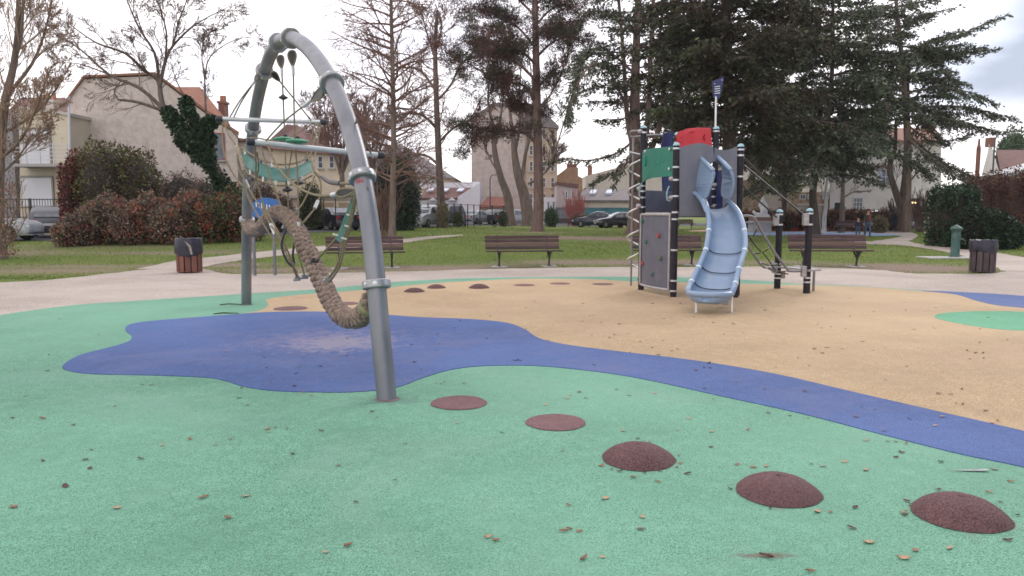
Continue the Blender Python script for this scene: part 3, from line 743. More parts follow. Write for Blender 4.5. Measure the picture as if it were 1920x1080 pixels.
# handwritten red mark on the near leg, below the ring
c, d = near_arch(683, 352)
mb = MB()
for k, (dx, h1, h2) in enumerate([(-.045, 0, .045), (-.030, .002, .042), (-.018, .004, .05), (-.002, .0, .045), (.012, .006, .05)]):
    n = Vector((dx / .08, -math.sqrt(1 - (dx / .08) ** 2), 0)); q0 = c + n * .0805; mb.bar(q0 + Vector((0, -.001, h1)), q0 + Vector((.003, -.001, h2)), .006, .002)
mb.build('scribbled_mark', M('red_marker', (.5, .06, .06)), arch)
# ------------------------------------------------------------------ play tower
mt_post = M('black_post', (.016, .014, .022), (.030, .026, .034), 25, .6, spec=.25)
mt_band = M('steel_band', (.55, .55, .56), (.65, .65, .65), 20, .35, .6)
mt_cap = M('pale_blue_cap', (.27, .47, .52), (.33, .52, .57), 20, .5)
mt_panel = M('grey_panel', (.145, .15, .185), (.175, .18, .215), 3, .5, c3=(.11, .13, .17), s3=2)
mt_dpanel = M('dark_grey_panel', (.105, .105, .135), (.13, .13, .16), 4, .55)
mt_pgreen = M('green_panel', (.006, .15, .095), (.01, .175, .115), 6, .38)
mt_pred = M('red_panel', (.48, .016, .03), (.54, .025, .04), 6, .38)
mt_navy = M('navy_panel', (.012, .022, .095), (.018, .03, .12), 6, .4)
mt_slide = M('slide_blue', (.19, .275, .395), (.22, .305, .43), 4, .36, coat=.2, c3=(.27, .34, .43), s3=3)
mt_steel = M('brushed_steel', (.58, .57, .55), (.70, .68, .66), 12, .28, .8)
mt_tube = M('grey_tube', (.22, .21, .22), (.28, .27, .27), 10, .45, .4)
mt_clamp = M('clamp_grey', (.33, .31, .31), (.42, .40, .40), 15, .5, .3)
P1, P2, P3 = Vector((2.85, 13.4, 0)), Vector((4.04, 13.65, 0)), Vector((2.49, 14.65, 0))
P4, P5 = Vector((3.93, 14.9, 0)), Vector((3.33, 15.6, 0))
tower = thing('play_tower', (3.2, 14.3, 0), 'playground tower with blue grey slide, climbing wall, steel spiral and rope net', 'play tower')
def zat(py, Y, px=1300): return PT(px, py, Y).z
def post(p, top, bands, r=.057, capped=True):
    mb = MB(); mb.tube([(p.x, p.y, .0), (p.x, p.y, top - .05)], r, 20); po = mb.build('post', mt_post, tower, True)
    if capped:
        mb = MB(); mb.lathe((p.x, p.y, top - .05), [(r + .004, 0), (r + .004, .012), (r * .8, .04), (r * .3, .055), (.001, .058)], 20); mb.build('post_cap', mt_cap, po, True)
    for z in bands:
        mb = MB(); mb.tube([(p.x, p.y, z - .015), (p.x, p.y, z + .015)], r + .004, 20); mb.build('steel_band', mt_band, po, True)
    return po
post(P1, 2.70, [2.60, 2.28, 2.06, 1.78, 1.5, .84, .30, .12, 1.38]); post(P2, 2.70, [2.6, 2.5, 2.13, 1.2, .5]); post(P3, 3.13, [3.0, 2.0, 1.9, 1.78, 1.6])
post(P4, 3.14, [3.05, 1.95, 1.8, 1.62, .4]); post(P5, 3.1, [2.9])
def clamp_at(p, z, ang=-1.6, s_=.07, par=None):
    mb = MB(); q = Vector((p.x + math.cos(ang) * .07, p.y + math.sin(ang) * .07, z)); mb.sphere(q, s_, 12, sc=(1, 1, .8)); mb.box(q, (s_ * 1.5, s_ * 1.2, s_ * 1.2), rz=ang)
    mb.build('clamp', mt_clamp, tower, True, bevel=.008)
for p, z, a in ((P1, 2.08, 2.8), (P1, 1.75, 2.8), (P3, 1.95, 3.4), (P3, 1.62, 3.4), (P3, 2.17, -1.2), (P5, 3.02, -1.5), (P4, 2.02, -1.7), (P4, 1.62, -1.7), (P3, 3.02, 3.4)): clamp_at(p, z, a, .055)
# front grey panel with wavy top and slide opening
d12 = (P2 - P1).normalized(); n12 = Vector((d12.y, -d12.x, 0)); W12 = (P2 - P1).length
def fp_(s_, z): return P1 + d12 * s_ + Vector((0, 0, z)) + n12 * .012
def pz(px, py):
    d = ray(px, py); o = Vector((0, 0, CH)); q = P1 + n12 * .012; t = (q - o).dot(n12) / d.dot(n12); h = o + d * t; return ((h - P1).dot(d12), h.z)
topc = smooth_poly([(*pz(a, b), 0) for a, b in ((1274, 277), (1290, 272), (1313, 268), (1333, 273), (1352, 281), (1368, 280), (1382, 275))], 5, False)
outer = [pz(1274, 405)] + [(p.x, p.y) for p in topc] + [pz(1381, 405)]
ol, orr = pz(1331, 300)[0], pz(1355, 300)[0]
hole = [pz(1355, 392), pz(1358, 340), pz(1353, 312), pz(1340, 301), pz(1329, 312), pz(1327, 340), pz(1327, 392)]
# build as strips left / right / above the opening
mb = MB()
def slab(poly): mb.prism([fp_(s_, z) for s_, z in poly], n12 * -.022)
hb = pz(1327, 392); hb2 = pz(1357, 392)
left = [(outer[0]), *[p for p in outer[1:-1] if p[0] <= hole[3][0]], hole[3], hole[4], hole[5], hole[6], (hb[0], outer[0][1])]
right = [(hb2[0], outer[-1][1]), hole[0], hole[1], hole[2], hole[3], *[p for p in outer[1:-1] if p[0] > hole[3][0]], outer[-1]]
left.insert(-4, (hole[3][0], [p for p in outer[1:-1] if p[0] <= hole[3][0]][-1][1] - .002)) if False else None
slab(left); slab(right)
mb.build('slide_panel', mt_panel, tower)
mb = MB(); mb.prism([fp_(*hb), fp_(*hb2), fp_(hb2[0], outer[0][1]), fp_(hb[0], outer[0][1])], n12 * -.022); mb.build('panel_base', mt_panel, tower)
# deck
zd = 1.47
mb = MB(); mb.prism([(p.x, p.y, zd) for p in (P1, P2, P4, P5, P3)], (0, 0, -.06)); mb.build('deck', mt_dpanel, tower)
# side and rear panels
def flat_panel(a, b, z0, z1, mat, name, th=.02, off=0):
    d = (b - a).normalized(); n = Vector((d.y, -d.x, 0)); mb = MB()
    a = a + d * .055 + n * off; b = b - d * .055 + n * off
    mb.prism([(a.x, a.y, z0), (b.x, b.y, z0), (b.x, b.y, z1), (a.x, a.y, z1)], n * th); return mb.build(name, mat, tower, bevel=.006)
flat_panel(P3, P5, 1.5, 1.92, mt_panel, 'side_panel'); flat_panel(P5, P4, 1.42, 1.95, mt_navy, 'rear_panel'); flat_panel(P2, P4, 1.45, 2.3, mt_navy, 'side_panel')
# navy panel high at the rear left
mb = MB(); pts = [PT(1244, 250, 15.35), PT(1262, 246, 15.5), PT(1264, 385, 15.5), PT(1243, 385, 15.3), PT(1240, 320, 15.3), PT(1236, 290, 15.3)]
mb.prism(pts, (0, .025, 0)); mb.build('navy_shield', mt_navy, tower, bevel=.006)
# red rear panel
mb = MB(); rp = [PT(a, b, 15.35 - (a - 1270) * .008) for a, b in ((1268, 254), (1272, 247), (1290, 241), (1310, 239), (1333, 240), (1335, 270), (1335, 305), (1268, 305))]
mb.prism(rp, (0, .03, 0)); red = mb.build('red_panel', mt_pred, tower, bevel=.008)
mb = MB(); mb.tube([PT(a, b, 15.1) for a, b in ((1290, 250), (1298, 246.5), (1307, 246), (1316, 249))], .008, 6); mb.tube([PT(1323 + 5 * math.cos(t), 258 + 5.5 * math.sin(t), 14.94) for t in [k * .524 for k in range(12)]], .012, 6, closed=True)
for px, py in ((1277, 258), (1281, 262), (1285, 257), (1280, 268), (1289, 262), (1286, 267), (1276, 266), (1292, 268), (1314, 268), (1318, 271)): mb.sphere(PT(px, py, 15.28), .012, 8)
mb.build('panel_relief', M('red_panel_dark', (.30, .01, .02)), red, True)
# green curved panel between front left and rear left posts
def curved(a, b, bulge, z0f, z1f, mat, name, th=.02, n=16, m=6, over=0.0):
    d = (b - a); L_ = d.length; d = d.normalized(); nn_ = Vector((-d.y, d.x, 0)) * -1
    if nn_.x > 0: nn_ = -nn_
    mb = MB(); vs = []
    for layer in (0, 1):
        for i in range(n + 1):
            t = i / n; s_ = over + (L_ - 2 * over) * t; off = bulge * math.sin(math.pi * t) ** .8 + layer * -th + .03
            for j in range(m + 1):
                z = z0f(t) + (z1f(t) - z0f(t)) * j / m; p = a + d * s_ + nn_ * off; vs.append((p.x, p.y, z))
    K = (n + 1) * (m + 1); fs = []
    for i in range(n):
        for j in range(m):
            q = (i * (m + 1) + j, (i + 1) * (m + 1) + j, (i + 1) * (m + 1) + j + 1, i * (m + 1) + j + 1); fs += [q, tuple(k + K for k in reversed(q))]
        fs += [(i * (m + 1), i * (m + 1) + K, (i + 1) * (m + 1) + K, (i + 1) * (m + 1)), (i * (m + 1) + m, (i + 1) * (m + 1) + m, (i + 1) * (m + 1) + m + K, i * (m + 1) + m + K)]
    for i in (0, n):
        for j in range(m): fs.append((i * (m + 1) + j, i * (m + 1) + j + 1, i * (m + 1) + j + 1 + K, i * (m + 1) + j + K))
    mb.add(vs, fs); return mb.build(name, mat, tower, True)
gp = curved(P1, P3, .12, lambda t: 2.13 - .02 * t - .06 * sst(.5, 1, t), lambda t: 2.64 + .02 * t, mt_pgreen, 'green_panel', over=.02)
def side_pt(px, py, off=.155):
    """point on the bulging left side seen at this pixel"""
    best = None
    a = P1; d = (P3 - P1); L_ = d.length; d = d.normalized(); nn_ = Vector((-d.y, d.x, 0)); nn_ = -nn_ if nn_.x > 0 else nn_
    for k in range(60):
        t = k / 60; p = a + d * L_ * t + nn_ * (off * math.sin(math.pi * t) ** .8 + .034); r = ray(px, py); e = abs(r.x / r.y - p.x / p.y)
        if best is None or e < best[0]: best = (e, p, r.z / r.y * p.y + CH)
    return Vector((best[1].x, best[1].y, best[2])), nn_
mb = MB()
for px, py in ((1256, 280), (1255, 317), (1210, 284)):
    p, n_ = side_pt(px, py, .12); mb.lathe(p, [(.03, 0), (.03, .008), (.02, .016)], 14, axis=n_)
mb.build('bolt_cap', mt_bolt, gp, True)
mb = MB(); c_, n_ = side_pt(1209.5, 302, .12)
mb.tube([c_ + Vector((0, math.cos(t) * .05, math.sin(t) * .085)) + n_ * .006 for t in [k * .524 for k in range(12)]], .012, 8, closed=True)
for px, py in ((1229, 304), (1232, 299), (1236, 301), (1241, 296), (1245, 292), (1238, 306), (1243, 303), (1230, 309), (1246, 299), (1234, 308), (1241, 288)):
    p, n_ = side_pt(px, py, .12); mb.sphere(p + n_ * .002, .0085, 8)
mb.build('panel_relief', M('green_panel_relief', (.012, .26, .19)), gp, True)
# climbing wall and its frame, holds
cw = curved(P1, P3, .10, lambda t: .13 + .0 * t, lambda t: 1.47, mt_dpanel, 'climbing_wall', over=.07)
for z, h_ in ((.13, .035), (1.46, .035)):
    mb = MB(); a = P1; d = (P3 - P1); L_ = d.length; d = d.normalized(); nn_ = Vector((-d.y, d.x, 0)); nn_ = -nn_ if nn_.x > 0 else nn_
    mb.tube([a + d * (.06 + (L_ - .12) * i / 16) + nn_ * (.10 * math.sin(math.pi * i / 16) ** .8 + .034) + Vector((0, 0, z)) for i in range(17)], .024, 10); mb.build('frame_rail', mt_clamp, cw, True)
for t in (.055, .945):
    mb = MB(); p = P1.lerp(P3, t) + nn_ * (.10 * math.sin(math.pi * t) ** .8 + .034); mb.tube([p + Vector((0, 0, .12)), p + Vector((0, 0, 1.47))], .022, 8); mb.build('frame_rail', mt_clamp, cw, True)
for px, py, cc in ((1205, 415, 'green'), (1235, 442, 'red'), (1212, 453, 'green'), (1238, 484, 'olive'), (1205, 494, 'red'), (1223, 514, 'teal'), (1198, 524, 'olive'), (1198, 462, 'green')):
    col_ = {'green': (.05, .14, .10), 'red': (.30, .07, .06), 'olive': (.11, .13, .09), 'teal': (.08, .13, .15)}[cc]
    p, n_ = side_pt(px, py, .10); mb = MB(); mb.sphere(p + n_ * .012, .032, 10, sc=(1, 1, 1.35)); mb.sphere(p + n_ * .03 + Vector((0, 0, .02)), .02, 8)
    mb.build('climbing_hold', M('hold_' + cc, col_, tuple(x * 1.3 for x in col_), 30, .8), cw, True)
# short coloured rope handles on the posts
for px, a_, b_, Y in ((1253, 352, 377, 13.4), (1201.5, 346, 372, 14.5)):
    mb = MB(); mb.tube([PT(px + 2, a_ - 3, Y), PT(px - 1, a_ + 3, Y), PT(px - 3, (a_ + b_) / 2, Y), PT(px - 2, b_ - 2, Y), PT(px + 3, b_, Y)], .014, 8); mb.build('rope_handle', M('blue_flecked_rope', (.10, .28, .33), (.4, .42, .4), 90, .8), tower, True)
# slide
st = [(1341, 392, 13.52, .20, .16), (1344, 400, 13.36, .215, .19), (1353, 418, 13.05, .26, .20), (1360, 450, 12.7, .285, .20), (1360, 488, 12.3, .30, .20), (1349, 523, 11.9, .31, .20),
      (1339, 551, 11.6, .33, .20), (1333, 562, 11.42, .33, .175), (1331, 566, 11.34, .315, .14)]
C_ = []; hw = []; wh = []
for px, py, Y, a, b in st: C_.append(PT(px, py, Y)); hw.append(a); wh.append(b)
C_ = smooth_poly(C_, 4, False); hw = np.interp(np.linspace(0, len(st) - 1, len(C_)), range(len(st)), hw); wh = np.interp(np.linspace(0, len(st) - 1, len(C_)), range(len(st)), wh)
nS = 16; rows = []; nrm = []
for i, c in enumerate(C_):
    f_ = (C_[min(i + 1, len(C_) - 1)] - C_[max(i - 1, 0)]).normalized(); s_ = Vector((f_.y, -f_.x, 0)).normalized() * -1  # to the slide's left as seen
    if s_.x < 0: s_ = -s_
    up_ = s_.cross(f_); up_ = up_ if up_.z > 0 else -up_
    row = []
    for j in range(nS + 1):
        a = -math.pi / 2 + math.pi * j / nS; row.append(c + s_ * hw[i] * (abs(math.sin(a)) ** .75) * (1 if a > 0 else -1) + up_ * wh[i] * (1 - math.cos(a)) ** 1.15)
    rows.append(row); nrm.append((f_, s_, up_))
# rounded front bowl: half turn of the side profile about the last station
f_, s_, up_ = nrm[-1]; c = C_[-1]; fh = Vector((f_.x, f_.y, 0)).normalized()
prof = [(row_j) for row_j in rows[-1]]
for k in range(1, 9):
    q = k / 9; row = []
    for j in range(nS + 1):
        a = -math.pi / 2 + math.pi * j / nS
        p = rows[-1 - (k - 1)][j] if False else prof[j]
        lat = (p - c).dot(s_); hgt = p.z - c.z
        row.append(c + s_ * lat * math.cos(q * math.pi / 2) + fh * (hw[-1] * math.sin(q * math.pi / 2)) + Vector((0, 0, max(hgt, wh[-1] * .45 * q ** 2.2))))
    rows.append(row)
mb = MB(); vs = [p for r in rows for p in r]; m_ = nS + 1
mb.add(vs, [(i * m_ + j, i * m_ + j + 1, (i + 1) * m_ + j + 1, (i + 1) * m_ + j) for i in range(len(rows) - 1) for j in range(nS)])
sl_ = mb.build('slide', mt_slide, tower, True); so_ = sl_.modifiers.new('thick', 'SOLIDIFY'); so_.thickness = .02; so_.offset = 1
left_e = [r[0] for r in rows]; right_e = [r[-1] for r in rows]; rim = left_e + right_e[::-1]
rim = rim[2:-2]
mb = MB(); mb.tube(rim, .044, 12); mb.build('slide_rim', mt_slide, sl_, True)
for i in (15, 19, 23, 27):
    mb = MB(); mb.tube([p + nrm[i][2] * .022 - nrm[i][0] * .004 for p in rows[i]], .008, 6); mb.build('joint_seam', M('seam_dark', (.02, .03, .045)), sl_, True)
    for e_ in (0, -1):
        mb = MB(); a = rows[i - 3][e_]; b = rows[i - 2][e_]; d = (b - a).normalized(); mb.tube([a - d * .018, a + d * .018], .047, 12); mb.build('rim_clip', M('pale_clip', (.62, .68, .72), rough=.4), sl_, True)
mb = MB(); mb.tube([p + Vector((0, 0, .022)) for p in rows[1]], .008, 6); mb.build('joint_seam', MATS['seam_dark'], sl_, True)
# hood walls beside the slide entry
def fin(px_out, px_in, sgn):
    P = [PT(*q) for q in px_out]; 
    return P
for nm, poly, top in (('slide_hood', [(1313, 295, 13.50), (1337, 319, 13.02), (1336, 338, 13.0), (1330, 356, 13.02), (1322, 372, 13.1), (1308, 360, 13.44), (1303, 345, 13.5), (1306, 320, 13.52)], [(1313, 295, 13.54), (1337, 319, 13.02)]),
                      ('slide_hood', [(1347, 295, 13.56), (1369, 318, 13.08), (1375, 338, 13.05), (1373, 356, 13.08), (1366, 372, 13.16), (1352, 366, 13.5), (1354, 335, 13.56), (1352, 312, 13.58)], [(1346, 294, 13.58), (1369, 318, 13.08)])):
    P = smooth_poly([PT(*q) for q in poly], 3); mb = MB(); mb.prism(P, Vector((.028, .012, 0))); hd = mb.build(nm, mt_slide, tower, False)
    mb = MB(); a, b = PT(*top[0]), PT(*top[1]); mb.tube([a, a.lerp(b, .5), b, b + Vector((0, -.012, -.012))], [.036, .038, .038, .026], 14); mb.build('hood_roll', mt_slide, hd, True)
    mb = MB(); mb.tube([PT(*poly[k]) for k in (1, 2, 3, 4)], .018, 10); mb.build('hood_edge', mt_slide, hd, True)
mb = MB(); mb.tube([PT(*q) for q in ((1300, 361, 13.5), (1308, 366, 13.40), (1316, 375, 13.22), (1326, 398, 12.98))], [.04, .042, .042, .04], 12); mb.build('slide_rim', mt_slide, sl_, True)
# slide legs
for px in (1305, 1372):
    g = G(px, 587); g2 = Vector((g.x, g.y, 0)); mb = MB(); mb.tube([g2, g2 + Vector((0, .02, .30))], .02, 10); mb.lathe(g2, [(.06, 0), (.06, .012), (.02, .016)], 14); mb.build('slide_leg', mt_steel, sl_, True)
g = G(1382, 560); mb = MB(); mb.tube([(g.x, g.y + .1, 0), (g.x, g.y + .1, .6)], .05, 14); mb.build('post', mt_post, tower, True)
mb = MB(); mb.box(PT(1360, 566, 11.9), (.11, .09, .09)); mb.build('bracket', mt_clamp, sl_, bevel=.01)
# steel spiral
sp0 = G(1183, 537); Ys = sp0.y; top = PT(1183, 254, Ys)
mb = MB(); mb.tube([(sp0.x, Ys, 0), (sp0.x, Ys, top.z)], .021, 12); mb.build('spiral_pole', mt_tube, tower, True)
cx, r_ = sp0.x + .055, .155; z0, z1, turns = PT(1187, 510, Ys).z, PT(1187, 290, Ys).z, 5.1
P = []
for k in range(int(turns * 24) + 1):
    t = k / 24; a = -.2 + 2 * math.pi * t; P.append((cx + r_ * math.cos(a), Ys - .06 + r_ * math.sin(a), z0 + (z1 - z0) * k / (turns * 24)))
P.append((sp0.x - .1, Ys - .05, z1 + .05)); P.append((sp0.x, Ys, z1 + .06))
mb = MB(); mb.tube(P, .017, 10); mb.build('steel_spiral', mt_steel, tower, True)
mb = MB(); mb.tube(smooth_poly([(P3.x, P3.y, 3.03), (P3.x - .22, P3.y + .05, 3.03), (sp0.x - .08, Ys - .1, top.z), (sp0.x, Ys + .1, top.z - .02), (2.9, 15.5, top.z + .02), (P5.x, P5.y, 2.98)], 5, False), .021, 10); mb.build('top_rail', mt_tube, tower, True)
# flag on its pole
fY = P4.y; mb = MB(); a = PT(1341.5, 246, fY); b = PT(1342.5, 182, fY); mb.tube([a - Vector((0, 0, .1)), b], .019, 10); fpole = mb.build('flag_pole', mt_steel, tower, True)
mb = MB(); mb.prism([PT(px, py, fY) for px, py in ((1335, 153), (1352, 146), (1357, 142.5), (1357, 152), (1349, 185), (1338, 184), (1336.5, 168))], (0, .018, 0)); fl = mb.build('flag_board', mt_navy, tower, bevel=.004)
mb = MB()
for k in range(4):
    y_ = 162 + k * 4.2; mb.bar(PT(1340, y_ + .8, fY - .006), PT(1350, y_ - .6, fY - .006), .004, .014)
for px, py in ((1340, 157), (1342, 181), (1353.5, 150)): mb.sphere(PT(px, py, fY), .011, 8)
mb.build('flag_lettering', M('white_print', (.7, .72, .76)), fl)
# rope net climber on the right
N1 = G(1457, 542); N2 = G(1512, 551); N1.z = N2.z = 0
for p, tp in ((N1, 396), (N2, 394)):
    t_ = PT(1480, tp, p.y).z; post(p, t_ + .03, [t_ - .06, t_ - .26, .44, .30, .22], .062)
    mb = MB(); mb.box((p.x - .075, p.y - .02, t_ - .17), (.10, .11, .22)); mb.build('clamp', mt_clamp, tower, bevel=.015); mb = MB(); mb.box((p.x - .075, p.y - .02, .42), (.09, .10, .20)); mb.build('clamp', mt_clamp, tower, bevel=.015)
mb = MB(); mb.box((N1.x + .10, N1.y, .28), (.08, .1, .14)); mb.build('clamp', mt_clamp, tower, bevel=.015)
T1 = smooth_poly([PT(1392, 405, 13.75), PT(1404, 405, 13.8), PT(1414, 409, 13.85), PT(1425, 428, 13.9), PT(1450, 470, 13.95), PT(1475, 503, 13.98), PT(1482, 508, 13.98), PT(1508, 508, 14.0)], 6, False)
T2 = smooth_poly([PT(1392, 438, 14.6), PT(1402, 460, 14.7), PT(1416, 482, 14.75), PT(1430, 499, 14.8), PT(1440, 502, 14.8), PT(1458, 504, 14.8)], 6, False)
for T in (T1, T2): mb = MB(); mb.tube(T, .024, 10); mb.build('net_rail', mt_tube, tower, True)
def tr(T, t): return T[int(t * (len(T) - 1))]
for t1, t2 in ((.42, .18), (.56, .34), (.68, .5), (.82, .7)):
    a, b = tr(T1, t1), tr(T2, t2); m__ = a.lerp(b, .5) - Vector((0, 0, .05)); mb = MB(); mb.tube(smooth_poly([a, m__, b], 6, False), .011, 8); nr = mb.build('net_rope', mt_black, tower, True)
    mb = MB(); mb.sphere(m__, .018, 8); mb.tube([a.lerp(m__, .1), a.lerp(m__, .25)], .016, 8); mb.tube([b.lerp(m__, .1), b.lerp(m__, .25)], .016, 8); mb.build('rope_joint', mt_band, nr, True)
mb = MB(); mb.tube(smooth_poly([PT(1398, 435, 14.2), PT(1418, 463, 14.3), PT(1437, 482, 14.4), PT(1455, 507, 14.4), PT(1478, 514, 14.2)], 6, False), .012, 8); mb.build('net_rope', mt_black, tower, True)
for a, b in (((1456, 407, 14.8), (1388, 345, 14.0)), ((1510, 405, 14.0), (1395, 310, 14.6))): mb = MB(); mb.tube([PT(*a), PT(*b)], .016, 8); mb.build('stay_rope', mt_black, tower, True)
# step between the posts and its leg
mb = MB(); zs = .455; mb.prism([(N1.x - .02, N1.y - .1, zs), (N2.x - .02, N2.y - .12, zs), (N2.x + .28, N2.y + .05, zs), (N2.x + .22, N2.y + .25, zs), (N1.x + .1, N1.y + .1, zs)], (0, 0, -.035)); mb.build('step_plate', mt_clamp, tower, bevel=.008)
g = G(1525, 547); mb = MB(); mb.tube([(g.x, g.y, 0), (g.x, g.y, zs - .03)], .024, 10); mb.build('step_leg', mt_tube, tower, True)
# ------------------------------------------------------------------ benches
mt_slat = M('bench_slat', (.060, .031, .035), (.105, .060, .062), 3, .7, spec=.3, bump=.001, bscale=30, stretch=(.6, 8, 8), c3=(.06, .036, .042), s3=2)
mt_slat2 = M('bench_slat_brown', (.115, .058, .048), (.16, .088, .074), 3, .6, stretch=(.6, 8, 8))
mt_iron = M('cast_iron', (.03, .028, .032), (.05, .045, .045), 12, .5)
mt_conc = M('concrete_pad', (.36, .34, .32), (.45, .42, .40), 10, .9)
def make_bench(Wd=2.1, full=True):
    b = thing('park_bench', (0, 0, 0), 'x', 'bench', 'x')
    rr = random.Random(3)
    # seat slats (front towards -Y), back slats leaning backwards
    for k in range(4):
        mb = MB(); mb.box((0.0, -.20 + .115 * k - .02, .435 - .008 * (k == 3) + .006 * (k == 0)), (Wd, .10, .036)); mb.build('seat_slat', mt_slat, b, bevel=.008)
    for k in range(4):
        z = .515 + k * .098; y = .235 + (z - .45) * .30
        mb = MB(); mb.box((0.0, y, z), (Wd, .034, .086), rx=-.28); mb.build('back_slat', mt_slat2 if k == 1 else mt_slat, b, bevel=.008)
    for sx in (-1, 1):
        x = sx * Wd * .335
        mb = MB(); mb.tube([(x, -.02, .41), (x, -.04, .34), (x, -.01, .2), (x, .02, .04)], [.032, .034, .026, .028], 10)
        mb.bar((x, -.28, .405), (x, .25, .405), .045, .03); mb.bar((x, .2, .40), (x, .40, .86), .045, .03)
        mb.bar((x, -.20, .40), (x, -.03, .22), .035, .035); mb.bar((x, .22, .40), (x, .0, .22), .035, .035)
        mb.box((x, .02, .02), (.07, .30, .035)); mb.build('leg', mt_iron, b, True)
        mb = MB(); mb.box((x, .0, .006), (.42, .42, .03)); mb.build('foot_pad', mt_conc, b, bevel=.01)
    return b
bench0 = make_bench()
BN = [(686, 503, 14, .99, 'brown slatted park bench partly hidden behind the near arch leg'), (983, 500, 10, 1.0, 'brown slatted park bench standing in full view, middle of the lawn edge'),
      (1252, 497, 2, .98, 'brown slatted park bench partly hidden behind the climbing wall and slide'), (1556, 500, -2, 1.03, 'brown slatted park bench behind the two black net posts'),
      (1053, 426, 18, 1, 'small distant bench, left of two right of the pine trunk'), (1115, 425, 18, 1, 'small distant bench, right of two before the teal fence'),
      (1593, 437, -180, 1.05, 'distant dark bench beside the walking adult and child'), (1716, 432, 24, 1.05, 'distant pale brown bench left of the laurel hedge'), (1462, 432, 0, 1, 'distant bench half hidden behind the slim cedar trunk and net posts'),
      (1284, 429, 20, 1, 'distant bench seen under the slide panel, right of the climbing wall')]
for i, (px, py, rz, s_, lab) in enumerate(BN):
    o = bench0 if i == 0 else copy_tree(bench0)
    g = G(px, py); o.location = (g.x, g.y, g.z); o.rotation_euler = (0, 0, math.radians(rz)); o.scale = (s_, s_, s_)
    tag(o, lab, 'bench', 'park benches')

# ------------------------------------------------------------------ litter bins
mt_bag = M('bin_bag', (.016, .014, .026), (.032, .030, .048), 8, .38, bump=.012, bscale=14)
def make_bin(px, py, s_, wood, wood2, lab, bag, flap=False, Hh=.78):
    g = G(px, py); t = thing('litter_bin', g, lab, 'bin', 'litter bins')
    n = 12; R_ = .29 * s_
    for k in range(n):
        a = 2 * math.pi * (k + .5) / n; mb = MB(); mb.box((g.x + R_ * math.cos(a), g.y + R_ * math.sin(a), g.z + (Hh * .5 + .03) * s_), (.028, .125 * s_, Hh * s_), rz=a)
        mb.build('slat', wood if k % 2 else wood2, t, bevel=.006)
    mb = MB(); mb.lathe(g, [(R_ - .03, .04), (R_ - .03, Hh * s_)], 20); mb.build('liner', mt_black, t, True)
    rr = random.Random(px); mb = MB(); vs = []; nn_ = 36; zb, zt = ((.45 if bag == 'big' else .56) * s_, (Hh + .10) * s_)
    prof = [(1.10, zb), (1.16, zb + .05), (1.15, (zb + zt) / 2), (1.15, zt - .06), (1.10, zt), (.95, zt - .02), (.8, zt - .12)]
    for i, (q, z) in enumerate(prof):
        for j in range(nn_):
            a = 2 * math.pi * j / nn_; w_ = 1 + .02 * math.sin(9 * a + i) + rr.uniform(-.015, .015); dz = rr.uniform(-.012, .012) + (.03 * math.sin(2 * a + 1) if i == 0 else 0)
            vs.append((g.x + R_ * q * w_ * math.cos(a), g.y + R_ * q * w_ * math.sin(a), g.z + z + dz))
    mb.add(vs, [(i * nn_ + j, i * nn_ + (j + 1) % nn_, (i + 1) * nn_ + (j + 1) % nn_, (i + 1) * nn_ + j) for i in range(len(prof) - 1) for j in range(nn_)])
    mb.build('bin_bag', mt_bag, t, True)
    if flap:
        mb = MB(); y_ = g.y - R_ * 1.17
        mb.prism([(g.x + .03, y_ - .005, g.z + zt - .05), (g.x + .10, y_ - .004, g.z + zt - .09), (g.x + .17, y_ + .05, g.z + zt - .19), (g.x + .20, y_ + .07, g.z + zb + .02), (g.x + .16, y_ + .04, g.z + zb + .03), (g.x + .12, y_ + .02, g.z + zt - .2)], (0, .004, 0))
        mb.build('pale_smear', M('smear', (.22, .19, .17), (.4, .35, .3), 20, .6), t)
    return t
make_bin(356, 511, .98, M('bin_wood_red', (.125, .045, .03), (.17, .062, .042), 4, .7, stretch=(4, 4, .5)), M('bin_wood_red_pale', (.18, .07, .048), (.22, .09, .06), 4, .7), 'red brown wooden litter bin under a long black bag, beside the left path', 'big', True)
make_bin(1841, 511, .93, M('bin_wood_dark', (.06, .04, .042), (.10, .07, .068), 4, .7, stretch=(4, 4, .5)), M('bin_wood_dark2', (.045, .03, .032), (.08, .055, .055), 4, .7), 'dark wooden litter bin with crumpled black bag on the right lawn', 'small')
make_bin(1668, 431, .95, MATS['bin_wood_dark'], MATS['bin_wood_dark2'], 'distant dark litter bin between the double trunked tree and bench', 'small')
make_bin(1163, 427, .9, MATS['bin_wood_red'], M('bin_wood_red2', (.25, .04, .03)), 'small distant red litter bin beside the big cedar trunk left of tower', 'small')

# ------------------------------------------------------------------ green drinking fountain
g = G(1790, 484); g.z = 0
mt_fount = M('fountain_green', (.022, .068, .056), (.032, .092, .075), 8, .5, c3=(.20, .21, .18), s3=3)
ft = thing('drinking_fountain', g, 'dark green cast iron drinking fountain post on a pale slab', 'fountain')
mb = MB(); mb.lathe(g, [(.17, .02), (.17, .08), (.135, .12), (.13, .88), (.155, .90), (.155, .93), (.19, .95), (.18, .99), (.09, 1.05), (.03, 1.09), (.001, 1.10)], 24); mb.build('fountain_column', mt_fount, ft, True)
mb = MB(); mb.tube([g + Vector((.12, -.03, .62)), g + Vector((.22, -.05, .62)), g + Vector((.27, -.06, .56))], .025, 10); mb.build('spout', mt_fount, ft, True)
mb = MB(); mb.box(g + Vector((-.15, -.1, .02)), (1.9, .9, .05)); mb.build('stone_slab', mt_conc, ft, bevel=.01)

